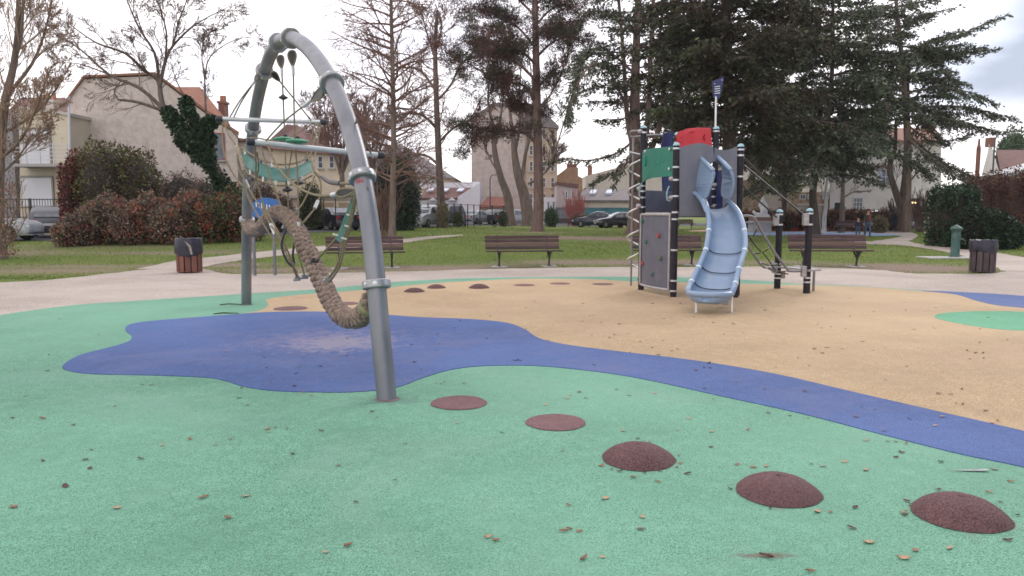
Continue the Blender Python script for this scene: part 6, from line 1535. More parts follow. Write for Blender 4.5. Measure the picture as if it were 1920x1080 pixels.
# --- twiggy brown tree at the left edge
def dried(t, P, ends):
    lv = Leaves()
    pts = np.concatenate([e for e in ends]) if ends else P
    n = 3000; i = NR.integers(0, len(pts), n); c = pts[i] + NR.normal(size=(n, 3)) * .10
    lv.add(c, NR.normal(size=(n, 3)) + np.array([0, 0, -.6]), NR.uniform(.025, .055, n), NR.uniform(.02, .04, n), NR.random(n))
    # ragged clumps of dead leaves and shoots hugging the trunk
    for z0, z1, m in ((0.1, 2.4, 1500), (4.2, 5.4, 800), (2.4, 4.2, 300)):
        z = NR.uniform(z0, z1, m); a = NR.uniform(0, 6.28, m); q = np.interp(z, P[:, 2], P[:, 0]); r_ = .30 + .22 * NR.random(m)
        c = np.stack([q + r_ * np.cos(a), np.interp(z, P[:, 2], P[:, 1]) + r_ * np.sin(a), z], -1); lv.add(c, NR.normal(size=(m, 3)) * .4 + np.array([0, 0, 1]), NR.uniform(.06, .14, m), NR.uniform(.02, .05, m), NR.random(m))
    lv.build('dried_leaves', leafmat('dried_leaf', [(.18, .09, .06), (.30, .17, .11), (.42, .28, .19)]), t)
par_tw = dict(kids=[0, 5, 5, 5, 5], ang=.5, ratio=.64, boost=1, trop=.09, wig=.09, rmin=.006)
bare_tree('twiggy_tree', 'bare brown tree dense with upright shoots at the left edge', 2, 24, [(0, 480), (-4, 380), (2, 250), (12, 180), (26, 120), (34, 40), (34, -60)], .19,
    [([(26, 120), (40, 60), (44, -20)], .07, .03, 8, 3, 2.0), ([(0, 215), (-20, 140), (-30, 40)], .08, .03, 8, 3, 2.2), ([(14, 178), (60, 120, .6), (84, 60, .8), (100, -10, 1)], .06, .02, 12, 3, 1.9), ([(4, 250), (50, 225, .4), (88, 190, .6), (118, 150, .8)], .05, .015, 12, 3, 1.6),
     ([(0, 300), (40, 260, -.5), (70, 200, -.8), (85, 150, -1)], .045, .014, 12, 3, 1.5), ([(-2, 330), (30, 300), (58, 262), (90, 240)], .04, .012, 10, 3, 1.2), ([(0, 470), (20, 420), (34, 380), (40, 340)], .03, .01, 8, 2, .8), ([(5, 472), (38, 430), (50, 400)], .02, .01, 6, 2, .5), ([(-2, 470), (12, 440), (14, 400)], .02, .01, 6, 2, .5)],
    par_tw, bk_plane, tw_tan, r1=.05, cb=dried, own=(16, 2.4, 3, .25, .5))

# --- bare trees in the middle
par_h = dict(kids=[0, 6, 7, 6], ang=.75, ratio=.52, trop=.01, wig=.10, rmin=.0095, taper=.25)
bare_tree('bare_larch', 'tall straight bare tree with level twiggy branches, right of the near arch leg', 735, 36, [(735, 450), (737, 350), (738, 250), (736, 120), (733, 0), (733, -120)], .17, [], par_h, bk_plane, tw_red, r1=.05, own=(95, 5.8, 3, .2, 1.2))
par_r = dict(kids=[0, 4, 4, 5, 5], ang=.6, ratio=.67, boost=1, trop=.045, wig=.11, rmin=.016)
bare_tree('bare_plane_tree', 'bare tree with curved side branches between round evergreen and stone block', 829, 62, [(831, 426), (826, 360), (822, 280), (818, 180), (816, 90), (820, 20)], .36,
    [([(824, 330), (800, 340, -1), (780, 360, -1)], .10, .03, 6, 2, 2.2), ([(823, 310), (795, 290, 1), (760, 300, 1.5), (735, 330, 2)], .13, .03, 8, 3, 2.6), ([(820, 270), (850, 240, -1), (880, 225, -1), (905, 180, -1)], .12, .03, 8, 3, 3.0), ([(818, 240), (790, 215, -1), (750, 215, -1), (715, 235, -1)], .14, .03, 9, 3, 3.0),
     ([(818, 190), (845, 160, 1), (865, 120, 1), (900, 90, 1)], .12, .03, 9, 3, 3.0), ([(817, 170), (785, 130, 1), (745, 125, 1), (710, 95, 1)], .12, .03, 9, 3, 3.0), ([(816, 110), (800, 60), (790, 20)], .10, .03, 8, 3, 2.6), ([(816, 100), (828, 50), (815, 5)], .10, .03, 8, 3, 2.4)],
    par_r, bk_grey, tw_red, r1=.12, own=(10, 4.0, 3, .35, .9))
# twin plane trunks
PL = dict(kids=[0, 4, 5, 6, 5], ang=.52, ratio=.64, boost=1, trop=.08, wig=.09, rmin=.019)
bare_tree('plane_tree', 'left plane tree of the twin trunks, leaning left in front of the stone block', 955, 78, [(958, 422), (952, 370), (938, 330), (927, 280), (926, 240)], .52,
    [([(926, 240), (915, 190), (918, 130), (905, 70)], 0.156, 0.035, 9, 3, 4.0), ([(930, 270), (940, 210), (948, 130), (940, 60)], 0.144, 0.035, 9, 3, 4.0), ([(938, 330), (915, 290), (900, 250)], 0.096, 0.028, 6, 3, 3.0)], PL, bk_plane, tw_brown, r1=.18)
bare_tree('plane_tree', 'right plane tree of the twin trunks with many upright limbs, beside the pine', 990, 77, [(992, 423), (984, 370), (972, 330), (965, 290), (962, 250)], .68,
    [([(962, 250), (955, 200), (952, 140), (960, 60)], 0.180, 0.035, 9, 3, 4.0), ([(978, 345), (985, 290), (995, 240), (1000, 180), (990, 90)], 0.216, 0.042, 10, 3, 4.5), ([(965, 290), (975, 230), (975, 150), (985, 70)], 0.156, 0.035, 9, 3, 4.0), ([(990, 345), (1015, 330), (1035, 300), (1060, 220), (1080, 150)], 0.132, 0.035, 12, 3, 4.5),
     ([(1000, 210), (1030, 180), (1060, 120), (1075, 60)], 0.108, 0.028, 10, 3, 4.2)], PL, bk_plane, tw_brown, r1=.22, group=None)
par_bg = dict(kids=[0, 4, 4, 5, 5], ang=.55, ratio=.68, boost=1, trop=.06, wig=.10, rmin=.015)
for px, Y, top, lab, sp in ((640, 66, 120, 'reddish bare tree, rounded crown just right of the near arch leg, behind garages', 34), (694, 74, 150, 'reddish bare tree between the straight larch and arch leg', 30), (585, 84, 225, 'low bare tree above the hipped roof, seen between hanging ropes', 22)):
    bare_tree('bare_tree', lab, px, Y, [(px, 420), (px + 2, 350), (px - 2, 270)], .3,
        [([(px, 330), (px + s_ * sp * .6, 270 - abs(s_) * 10, d_), (px + s_ * sp, top + 50 + abs(s_) * 20, d_ * 2)], .14, .03, 10, 3, 3.4) for s_, d_ in ((-1.6, 1), (-1, -1), (-.4, .5), (.3, -1), (.9, 1), (1.6, -.5))], par_bg, bk_grey, tw_red, r1=.15)
# --- bare trees on the right
par_s = dict(kids=[0, 7, 7, 5], ang=.62, ratio=.62, trop=.04, wig=.11, rmin=.014)
bare_tree('double_trunk_tree', 'pale double trunked bare tree beside the distant bench on the right', 1694, 60, [(1692, 428), (1694, 380), (1700, 330), (1702, 270), (1700, 200), (1702, 120)], .46,
    [([(1688, 385), (1676, 350), (1668, 315), (1678, 280), (1680, 220)], .30, .10, 6, 3, 2.4), ([(1702, 345), (1725, 320), (1745, 318)], .08, .02, 7, 2, 1.8), ([(1702, 320), (1725, 300), (1748, 292)], .07, .02, 7, 2, 1.8), ([(1704, 150), (1730, 120), (1760, 110)], .12, .03, 9, 3, 2.8), ([(1700, 220), (1725, 170), (1755, 150), (1775, 170)], .12, .02, 12, 3, 2.6), ([(1701, 260), (1735, 225), (1765, 215)], .09, .02, 10, 3, 2.4)], par_s, bk_plane, tw_brown, r1=.15)
bare_tree('young_bare_tree', 'slim young bare tree in front of the green door of the white house', 1578, 56, [(1578, 428), (1580, 370), (1581, 330), (1580, 290)], .20,
    [([(1580, 372), (1600, 360), (1625, 358)], .06, .02, 6, 2, 1.5), ([(1581, 350), (1560, 330), (1550, 300)], .05, .018, 6, 2, 1.5), ([(1581, 345), (1610, 325), (1640, 310)], .06, .018, 8, 3, 2.0), ([(1580, 320), (1600, 280), (1625, 250)], .06, .018, 8, 3, 2.2), ([(1580, 310), (1565, 270), (1560, 240)], .05, .018, 8, 3, 2.2)], par_s, bk_plane, tw_brown, r1=.07)
bare_tree('birch_tree', 'thin white barked birch behind the slim leaning cedar trunk', 1545, 55, [(1545, 432), (1546, 405), (1549, 385), (1548, 360), (1552, 330)], .16, [([(1549, 385), (1543, 360), (1538, 340)], .07, .03, 4, 2, 1.5), ([(1549, 375), (1558, 350), (1562, 325)], .07, .03, 4, 2, 1.5)], par_s, bk_birch, bk_birch, r1=.08)
par_f = dict(kids=[0, 6, 6, 5], ang=.35, ratio=.55, trop=.14, wig=.08, rmin=.015)
def twig_shrub(px, Y, h_px, w_px, n, mat, lab, name='twiggy_shrub', leaves=None):
    b = XY(px, Y); t = thing(name, b, lab, 'shrub'); w_ = Wood(); s_ = Y / F; ends = []
    for k in range(n):
        a = NR.uniform(0, 6.28); r_ = math.sqrt(NR.random()) * w_px * s_ * .5; d = unit(np.array([math.cos(a) * .35 * r_, math.sin(a) * .35 * r_, 1.0]))
        grow(w_, np.array([b.x + math.cos(a) * r_ * .5, b.y + math.sin(a) * r_ * .5, b.z]), d, h_px * s_ * NR.uniform(.5, .85), .03, 2, par_f, ends)
    w_.build('stems', mat, t)
    if leaves is not None:
        lv = Leaves(); pts = np.concatenate(ends); m = leaves[1]; i = NR.integers(0, len(pts), m); lv.add(pts[i] + NR.normal(size=(m, 3)) * .12, NR.normal(size=(m, 3)), NR.uniform(.10, .2, m), NR.uniform(.06, .12, m), NR.random(m)); lv.build('leaves', leaves[0], t)
    return t
twig_shrub(1728, 58, 78, 34, 26, tw_brown, 'tall bare twiggy shrub between double trunked tree and laurel hedge')
twig_shrub(1672, 62, 60, 16, 12, tw_brown, 'upright bare shrub hugging the left side of the double trunked tree')
twig_shrub(1075, 86, 62, 44, 26, M('twigs_scarlet', (.42, .13, .10), (.50, .20, .16), 2, .9), 'scarlet twigged dogwood shrub behind the two distant benches', 'dogwood_shrub')
twig_shrub(716, 37.5, 110, 60, 16, tw_red, 'fine reddish bushy shoots round the lower trunk of the straight larch')

# --- conifers
lm_cedar = leafmat('cedar_needles', [(.065, .042, .030), (.050, .058, .036), (.085, .112, .068), (.17, .21, .125)], .75, .35)
lm_dark = leafmat('dark_needles', [(.060, .034, .024), (.044, .038, .022), (.058, .072, .036), (.11, .14, .065)], .75, .4)
lm_pine = leafmat('pine_needles', [(.15, .062, .050), (.10, .055, .042), (.055, .062, .040), (.095, .11, .065)], .75, .3)
def spray(wd, lv, P, R0, dens=1.0, side=.42, step=.26, nl=.25, droop=-.22, tv=0.5, thin=1.0):
    """cedar limb: flat fans of drooping branchlets set with needle tufts"""
    tot = np.linalg.norm(np.diff(P, axis=0), axis=1).sum(); k = len(P) - 1; n = max(3, int(tot / step)); R_ = np.linspace(R0, .02, len(P)); wd.path(P, R_ * .8, 6)
    for i in range(n):
        t = .12 + .88 * (i + NR.random()) / n; q = min(t * k, k - 1e-3); a = int(q); f_ = q - a; pt = P[a] * (1 - f_) + P[a + 1] * f_; d = unit(P[a + 1] - P[a]); h = unit(np.cross(d, [0, 0, 1]))
        for s_ in (-1, 1):
            if NR.random() > thin: continue
            L_ = (tot * side * (1 - t) ** .8 + .45) * NR.uniform(.5, 1.15); b = unit(d * NR.uniform(.5, 1.1) + h * s_ * NR.uniform(.6, 1) + np.array([0, 0, NR.uniform(-.25, .25)]))
            m = max(3, int(L_ / .3)); Q = wiggle(pt, b, L_, m, .10, droop * .6); wd.path(Q[::max(1, m // 3)] if m > 5 else Q, np.linspace(.018, .008, len(Q[::max(1, m // 3)] if m > 5 else Q)), 3)
            c = max(4, int(L_ / .062 * dens)); u = NR.random(c) ** .8; qi = u * (len(Q) - 1); ai = np.minimum(qi.astype(int), len(Q) - 2); fi = (qi - ai)[:, None]; pos = Q[ai] * (1 - fi) + Q[ai + 1] * fi
            pos = pos + NR.normal(size=(c, 3)) * np.array([.09, .09, .06]); dd = unit(b) + NR.normal(size=(c, 3)) * .55 + np.array([0, 0, -.25])
            lv.add(pos, dd, NR.uniform(.7, 1.35, c) * nl, NR.uniform(.30, .55, c) * nl, np.clip(tv + NR.normal(size=c) * .22 + .15 * (u - .5), 0, 1))
def conifer(name, lab, base, Y, trunk_px, r0, zlow, zhigh, n, Lf, lm, bm, custom=(), e0=.15, droop=-.05, az=None, group=None, dens=1.0, tv=.5, thin=1.0, step=.26, r1=.08, extra_trunks=(), skip=None):
    b = XY(base, Y); t = thing(name, b, lab, 'tree', group); w1 = Wood(); w2 = Wood(); lv = Leaves()
    P = smoothnp(pxpath(trunk_px, Y)); P[0] = (P[0][0], P[0][1], b.z - .2); R_ = np.linspace(r0, r1, len(P)); R_[0] *= 1.25; w1.path(P, R_, 14)
    for pts, ra, rb in extra_trunks: Q = smoothnp(pxpath(pts, Y)); w1.path(Q, np.linspace(ra, rb, len(Q)), 8)
    for i in range(n):
        f_ = (i + NR.random() * .8) / n; z = zlow + (zhigh - zlow) * f_; a = i * 2.4 + NR.uniform(-.5, .5)
        if az is not None: a = NR.uniform(*az)
        L_ = Lf(f_) * NR.uniform(.65, 1.15); x0 = np.interp(z, P[:, 2], P[:, 0]); y0 = np.interp(z, P[:, 2], P[:, 1]); k = max(4, int(L_ / .8))
        d = np.array([math.cos(a), math.sin(a), math.tan(e0 * NR.uniform(.3, 1.5))])
        Q = wiggle((x0, y0, z), d, L_, k, .07, droop)
        spray(w2, lv, Q, .035 + .014 * L_, dens, tv=tv, thin=thin, step=step)
    for q in custom:
        Q = smoothnp(pxpath(q[0], Y), 4); spray(w2, lv, Q, q[1], dens * (q[3] if len(q) > 3 else 1), side=q[2] if len(q) > 2 else .3, tv=tv, step=step)
    w1.build('trunk', bm, t); w2.build('branches', bm, t); lv.build('crown', lm, t); return t
# big cedar right of the tower: several trees overlapping
conifer('cedar_tree', 'broad blue green cedar whose long limbs reach over the white house', 1562, 50, [(1530, 441), (1527, 400), (1524, 360), (1535, 300), (1555, 200), (1562, 80), (1560, -60)], .30, 4.4, 16.5, 66, lambda f_: min(3.6 + 9 * f_, 6.2 * (1 - f_) ** .6 + .8), lm_cedar, bk_dark,
    custom=[([(1535, 330), (1580, 328), (1630, 335), (1655, 345)], .10, .25), ([(1530, 345), (1480, 350), (1430, 352), (1395, 360)], .10, .35), ([(1530, 340, -2), (1470, 330, -3), (1415, 345, -4)], .10, .35), ([(1535, 300, -1), (1590, 300, -2), (1640, 325, -2.5)], .10, .3),
            ([(1550, 250), (1620, 260, 1), (1700, 300, 2), (1745, 330, 2)], .12, .25), ([(1548, 270), (1500, 262, 2), (1450, 285, 3), (1410, 330, 3.5)], .12, .42), ([(1548, 240), (1490, 232, -2), (1440, 262, -3)], .12, .4), ([(1548, 280), (1530, 300, -3), (1500, 345, -4.5)], .1, .4), ([(1545, 290), (1500, 300, -1), (1440, 290, -2), (1400, 300, -3)], .12, .4)], e0=.30, droop=-.085, tv=.55)
conifer('cedar_tree', 'tall layered cedar with outstretched limbs against the open sky on the right', 1700, 58, [(1700, 424), (1702, 300), (1698, 200), (1690, 100), (1680, 0), (1676, -120)], .30, 8.0, 19, 50, lambda f_: 6.0 * (1 - f_) ** .8 + 1.0, lm_cedar, bk_plane,
    custom=[([(1690, 120), (1740, 82), (1800, 65), (1845, 45), (1882, 31)], .14, .12, .9), ([(1690, 110), (1740, 98), (1800, 100), (1868, 93)], .12, .13, .9), ([(1695, 180), (1730, 205), (1770, 215), (1803, 212)], .10, .2), ([(1698, 230), (1740, 262), (1790, 262), (1832, 248)], .09, .12, .9),
            ([(1690, 60), (1730, 30), (1790, 15)], .08, .14, .9), ([(1700, 250), (1760, 300), (1820, 330), (1870, 345)], .12, .28), ([(1700, 260), (1740, 290, -2), (1790, 325, -3), (1830, 345, -3)], .12, .3), ([(1700, 200), (1740, 240), (1775, 270)], .1, .25), ([(1695, 160), (1650, 130), (1600, 120)], .12, .3), ([(1700, 230), (1650, 240), (1600, 260)], .12, .3)], e0=.28, droop=-.085, tv=.55)
conifer('dark_cedar_tree', 'massive dark cedar with thick trunk right behind the tower slide', 1372, 40, [(1374, 452), (1372, 400), (1368, 300), (1368, 200), (1362, 80), (1360, -150)], .50, 5.3, 17, 84, lambda f_: 6.4 * (1 - f_) ** .35, lm_dark, bk_dark,
    custom=[([(1368, 240), (1410, 205), (1450, 190), (1490, 180)], .22, .3), ([(1366, 225), (1320, 214), (1270, 212), (1215, 225)], .14, .25), ([(1368, 250), (1400, 240), (1440, 248), (1480, 275)], .13, .3), ([(1366, 250, 1), (1320, 270, 2), (1280, 290, 3)], .12, .3),
            ([(1368, 260, 2), (1430, 290, 4), (1480, 340, 5)], .12, .4), ([(1368, 270, -2), (1420, 320, -3), (1450, 350, -3)], .12, .4)], e0=.28, droop=-.07, tv=.42, r1=.2)
conifer('dark_cedar_tree', 'dark cedar filling the skyline between the tower flag and layered cedar', 1470, 62, [(1470, 430), (1470, 300), (1468, 150), (1466, 0), (1466, -60)], .22, 5, 21, 76, lambda f_: 6.5 * (1 - f_) ** .5 + .5, lm_dark, bk_dark, e0=.28, droop=-.07, tv=.5, dens=.8)
conifer('tall_cedar_tree', 'tall cedar with reddish trunks rising behind the steel spiral', 1190, 53, [(1190, 442), (1194, 380), (1192, 300), (1190, 220), (1192, 120), (1196, 0), (1196, -160)], .62, 7.5, 20, 46, lambda f_: 4.6 * (1 - f_) ** .3, lm_cedar, bk_pine,
    custom=[([(1190, 240), (1140, 130, -1), (1100, 130, -2), (1072, 190, -2.5), (1065, 225, -2.5)], .13, .3), ([(1190, 260), (1160, 285), (1110, 300), (1060, 298), (1030, 302)], .10, .13, .9), ([(1192, 290), (1160, 320, -1), (1130, 330, -1), (1112, 345, -1)], .10, .25),
            ([(1192, 280, -2), (1170, 310, -3), (1150, 350, -3)], .10, .25), ([(1192, 250, -2), (1215, 300, -3), (1190, 350, -3)], .1, .25), ([(1192, 140), (1130, 90), (1090, 110), (1080, 160)], .12, .28), ([(1192, 60), (1120, 20), (1080, 50)], .12, .28)],
    e0=.25, droop=-.075, tv=.55, thin=.8, dens=.85, r1=.12, extra_trunks=[([(1194, 330), (1212, 250), (1218, 150), (1225, 0), (1228, -100)], .24, .08), ([(1192, 300), (1176, 220), (1170, 120), (1160, 0), (1150, -80)], .20, .07), ([(1200, 320), (1236, 240), (1248, 120), (1262, 0), (1266, -80)], .22, .08)])
conifer('tall_cedar_tree', 'tall cedar with feathery grey green crown left of the tower flag', 1268, 60, [(1262, 430), (1264, 300), (1266, 150), (1268, 0), (1268, -150)], .32, 6.5, 21, 40, lambda f_: 4.6 * (1 - f_) ** .3, lm_dark, bk_pine, e0=.2, droop=-.06, tv=.5, thin=.75, dens=.8, r1=.25)
# the black pine with knobbly clumps
def pine(lab, base, Y, trunk_px, r0, limbs, lm, nclump=5):
    b = XY(base, Y); t = thing('pine_tree', b, lab, 'tree'); w1 = Wood(); w2 = Wood(); lv = Leaves()
    P = smoothnp(pxpath(trunk_px, Y)); P[0] = (P[0][0], P[0][1], b.z - .2); R_ = np.linspace(r0, .16, len(P)); R_[0] *= 1.5; w1.path(P, R_, 16)
    for j in range(2, len(P) - 2, 1):   # dark branch scars ringing the trunk
        if NR.random() < .7: q = P[j]; w2.path([q - [0, 0, .10], q, q + [0, 0, .10]], [np.interp(j, range(len(P)), R_) * 1.03] * 3, 12)
    for pts, ra, dens in limbs:
        Q = smoothnp(pxpath(pts, Y), 5); w2.path(Q, np.linspace(ra, .03, len(Q)), 6); tot = np.linalg.norm(np.diff(Q, axis=0), axis=1).sum(); m = int(tot * 2.6 * dens) + 3
        for i in range(m):
            u = NR.uniform(.35, 1.02); q = min(u, 1) * (len(Q) - 1); a = int(min(q, len(Q) - 2)); c0 = Q[a] + (Q[a + 1] - Q[a]) * (q - a); e_ = c0 + NR.normal(size=3) * np.array([1.0, 1.0, .55]) * (.5 + .5 * u)
            w2.path([c0, (c0 + e_) / 2 + [0, 0, .1], e_], [.03, .02, .012], 3); n = int(380 * NR.uniform(.5, 1.3)); o_ = NR.normal(size=(n, 3)); o_ /= np.linalg.norm(o_, axis=1)[:, None]; rr = NR.uniform(.38, .78)
            tz = np.clip(.42 + NR.normal() * .2 + NR.normal(size=n) * .15 + .15 * o_[:, 2], 0, 1); lv.add(e_ + o_ * (NR.random(n) ** .5 * rr)[:, None] * np.array([1.25, 1.25, .7]), o_ + [0, 0, .3], NR.uniform(.13, .24, n), NR.uniform(.03, .055, n), tz)
    w1.build('trunk', bk_pine, t); w2.build('branches', bk_pine, t); lv.build('crown', lm, t)
pine('tall black pine with straight ringed trunk and knobbly reddish green clumps', 1008, 56, [(1008, 433), (1010, 380), (1009, 300), (1007, 200), (1005, 100), (1003, 0), (1002, -80)], .42,
    [([(1005, 268), (985, 250, -.5), (950, 245, -1), (905, 240, -1.5), (860, 232, -2)], .14, 1.1), ([(900, 245, -1), (880, 275, -1.4), (868, 300, -1.5)], .05, .8), ([(1005, 190), (980, 160, -1), (930, 150, -2), (880, 120, -2), (842, 105, -2)], .12, 1.6), ([(1004, 150), (960, 110, 1), (910, 90, 2), (860, 75, 2)], .12, 1.6),
     ([(1004, 90), (970, 50), (930, 25), (880, 15)], .11, 1.8), ([(1004, 120), (975, 95, -2), (940, 90, -3), (900, 60, -3)], .10, 1.6), ([(1003, 50), (1030, 20), (1060, 10), (1090, 30)], .10, 1.8), ([(1004, 110), (1035, 80, 1), (1070, 70, 1), (1100, 90, 1)], .10, 1.7), ([(1003, 30), (960, -10), (910, -20)], .1, 1.5),
     ([(1004, 70), (1030, 50, -2), (1055, 60, -3)], .1, 1.5), ([(1005, 170), (1030, 140, -1), (1060, 120, -1.4)], .08, 1.2), ([(1006, 210), (975, 195, 1), (945, 190, 1)], .08, 1.2), ([(1003, 10), (1040, -20), (1080, -20)], .1, 1.5), ([(1006, 200), (1025, 200), (1040, 218)], .06, .7)], lm_pine)

# --- leafy shrubs and hedges
def leafy(name, lab, lobes, n, leafl, lm, cat='shrub', wood=None, core=True, group=None, sprays=0, boxy=False, coremat=None):
    """lobes: (px, Y, half width px, ztop, depth m) ellipsoids standing on the ground"""
    c0 = XY(lobes[0][0], lobes[0][1]); t = thing(name, c0, lab, cat, group); lv = Leaves(); mb = MB(); tot = sum(l[2] * l[3] for l in lobes); w_ = Wood(); 
    for px, Y, hw_, zt, dp in lobes:
        c = XY(px, Y); a = hw_ * Y / F; m = int(n * hw_ * zt / tot); o_ = NR.normal(size=(m, 3)); o_ /= np.linalg.norm(o_, axis=1)[:, None]
        if boxy: o_ = np.sign(o_) * np.abs(o_) ** .55; o_ /= np.maximum(1, np.abs(o_).max(axis=1) * 1.02)[:, None]
        lump = 1 + .10 * np.sin(o_[:, 0] * 7 + px) * np.sin(o_[:, 2] * 6 + 2) + .06 * np.sin(o_[:, 1] * 11 + o_[:, 0] * 9)
        rr = (NR.random(m) ** .22) * lump; zc = zt * .48
        pos = np.stack([c.x + o_[:, 0] * rr * a, c.y + o_[:, 1] * rr * dp, c.z + np.maximum(zc + o_[:, 2] * rr * zt * .53, .02)], -1)
        lv.add(pos, o_ * .6 + NR.normal(size=(m, 3)) * .6, NR.uniform(.6, 1.3, m) * leafl, NR.uniform(.4, .75, m) * leafl, NR.random(m))
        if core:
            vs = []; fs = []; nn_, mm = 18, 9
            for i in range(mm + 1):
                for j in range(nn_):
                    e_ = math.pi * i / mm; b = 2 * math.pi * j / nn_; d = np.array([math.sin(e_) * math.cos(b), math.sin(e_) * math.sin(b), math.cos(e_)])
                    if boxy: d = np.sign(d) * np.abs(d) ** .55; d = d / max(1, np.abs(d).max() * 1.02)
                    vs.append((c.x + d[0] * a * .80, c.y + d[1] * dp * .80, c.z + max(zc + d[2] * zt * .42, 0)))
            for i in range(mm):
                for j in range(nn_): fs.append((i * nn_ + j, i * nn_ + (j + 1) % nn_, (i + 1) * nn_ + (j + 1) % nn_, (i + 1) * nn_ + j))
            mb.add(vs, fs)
        for _ in range(int(sprays * hw_ * zt / tot)):
            a_ = NR.uniform(0, 6.28); p0 = np.array([c.x + math.cos(a_) * a * .5 * NR.random(), c.y + math.sin(a_) * dp * .6 * NR.random(), c.z + zt * NR.uniform(.25, .75)])
            Q = wiggle(p0, (math.cos(a_) * 1.0, math.sin(a_) * .8 - .3, .9), NR.uniform(.6, 1.25) * min(a, zt) * .75, 7, .06, -.13); w_.path(Q, np.linspace(.014, .006, len(Q)), 3)
            k = 46; u = NR.random(k) * (len(Q) - 1.01); ai = u.astype(int); pos = Q[ai] + (Q[ai + 1] - Q[ai]) * (u - ai)[:, None] + NR.normal(size=(k, 3)) * .05
            lv.add(pos, NR.normal(size=(k, 3)), NR.uniform(.6, 1.2, k) * leafl, NR.uniform(.4, .7, k) * leafl, np.clip(NR.normal() * .3 + .55 + NR.normal(size=k) * .15, 0, 1))
    lv.build('leaves', lm, t)
    if core: mb.build('dark_core', coremat or M('shrub_core', (.012, .014, .009), (.03, .02, .015), 6, .95), t, True)  # solid dark core added inside the leaf shell
    if w_.n: w_.build('stems', wood or tw_red, t)
    return t
lm_berry = leafmat('berry_leaves', [(.10, .068, .062), (.15, .12, .078), (.22, .21, .11), (.22, .145, .12), (.27, .12, .09), (.40, .12, .07)], .65, 1.4)
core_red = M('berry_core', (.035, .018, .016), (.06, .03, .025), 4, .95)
leafy('berry_bush', 'sprawling bush with red berries beside the dark hatchback, left end', [(135, 29.4, 26, 1.0, 1.0), (165, 30, 34, 1.45, 1.0), (208, 30.5, 38, 1.95, 1.2), (250, 30.2, 30, 1.6, 1.2)], 11000, .12, lm_berry, sprays=420, coremat=core_red, wood=tw_tan)
leafy('berry_bush', 'sprawling bush with red berries behind the red brown bin, middle', [(285, 31, 34, 2.0, 1.2), (322, 30.6, 34, 1.55, 1.2), (362, 31.5, 36, 2.1, 1.2)], 10000, .12, lm_berry, sprays=330, coremat=core_red)
leafy('berry_bush', 'greener berry bush just left of the far arch leg', [(400, 31.5, 34, 1.9, 1.3), (440, 32, 36, 2.3, 1.3), (472, 32.4, 26, 1.9, 1.2)], 9000, .12, leafmat('berry_leaves_green', [(.035, .04, .022), (.06, .08, .032), (.11, .15, .06), (.15, .12, .05), (.34, .06, .035)], .65, 1.4), sprays=260, coremat=core_red)
leafy('tall_shrub', 'rounded olive green shrub above the berry bush', [(205, 36, 60, 4.5, 1.8), (262, 36.5, 44, 4.2, 1.5)], 15000, .14, leafmat('olive_leaves', [(.10, .045, .028), (.085, .07, .028), (.11, .115, .038), (.18, .17, .055)], .6, .8), coremat=M('olive_core', (.03, .02, .012)))
leafy('tall_shrub', 'dark red leaved shrub against the cream balcony', [(152, 35.5, 24, 3.9, 1.3)], 6000, .13, leafmat('red_leaves', [(.07, .02, .015), (.14, .03, .02), (.24, .05, .03), (.10, .06, .03)], .6, .8), coremat=core_red)
leafy('twiggy_thicket', 'brown twiggy thicket between olive shrub and ivy clad trunk', [(345, 37, 42, 3.2, 1.4), (390, 36, 28, 2.9, 1.2)], 6000, .10, leafmat('brown_leaves', [(.08, .05, .04), (.15, .09, .07), (.22, .14, .10), (.09, .09, .05)], .7, .9), sprays=90)
leafy('round_evergreen', 'dense round dark evergreen behind the straight larch trunk', [(745, 51, 40, 5.2, 2.0), (722, 50.5, 34, 4.1, 1.8), (765, 51.5, 24, 3.6, 1.4)], 17000, .17, leafmat('dark_leaf', [(.008, .016, .010), (.016, .034, .018), (.028, .055, .028), (.05, .085, .05)], .45, .8), 'tree')
leafy('twiggy_thicket', 'brown shrub behind the far arch leg and blue play board', [(498, 45, 26, 2.9, 1.2), (530, 46, 22, 2.3, 1.1)], 5000, .13, MATS['brown_leaves'], sprays=70)
leafy('small_shrub', 'small green shrub seen between the hanging ropes above the thick rope', [(583, 51, 20, 3.2, 1.0)], 3000, .14, leafmat('mid_leaf', [(.03, .04, .015), (.06, .09, .03), (.09, .12, .04)], .7, .8), sprays=30)
leafy('small_shrub', 'pale brownish shrub by the fence in front of the people carrier', [(830, 60.5, 12, 2.0, .8)], 2000, .12, leafmat('pale_leaf', [(.16, .13, .07), (.24, .20, .12), (.12, .12, .06)], .7, .8), core=False, sprays=30)
leafy('small_shrub', 'low olive shrub in front of the dark blue van', [(858, 66, 9, 1.3, .7)], 1200, .12, MATS['mid_leaf'], core=False, sprays=15)
leafy('small_shrub', 'low green shrub at the foot of the left plane trunk', [(943, 72, 9, 1.5, .7)], 1200, .13, MATS['mid_leaf'])
leafy('small_shrub', 'round green shrub right of the black pine trunk', [(1033, 75, 14, 1.9, .9)], 2500, .13, leafmat('fresh_leaf', [(.02, .05, .012), (.04, .10, .025), (.07, .15, .04)], .6, .8))
leafy('small_shrub', 'low russet shrub below the scarlet dogwood', [(1082, 83, 14, 1.3, .8)], 2000, .12, leafmat('russet_leaf', [(.12, .05, .03), (.22, .09, .05), (.18, .14, .06)], .7, .8))
leafy('small_shrub', 'low yellowish shrub right of the scarlet dogwood', [(1102, 83, 10, 1.3, .8)], 1500, .12, leafmat('yellow_leaf', [(.16, .12, .04), (.24, .19, .07), (.10, .10, .04)], .7, .8))
lm_phot = leafmat('photinia', [(.022, .030, .012), (.04, .05, .02), (.08, .06, .028), (.26, .055, .03), (.34, .09, .05)], .55, 1.2)
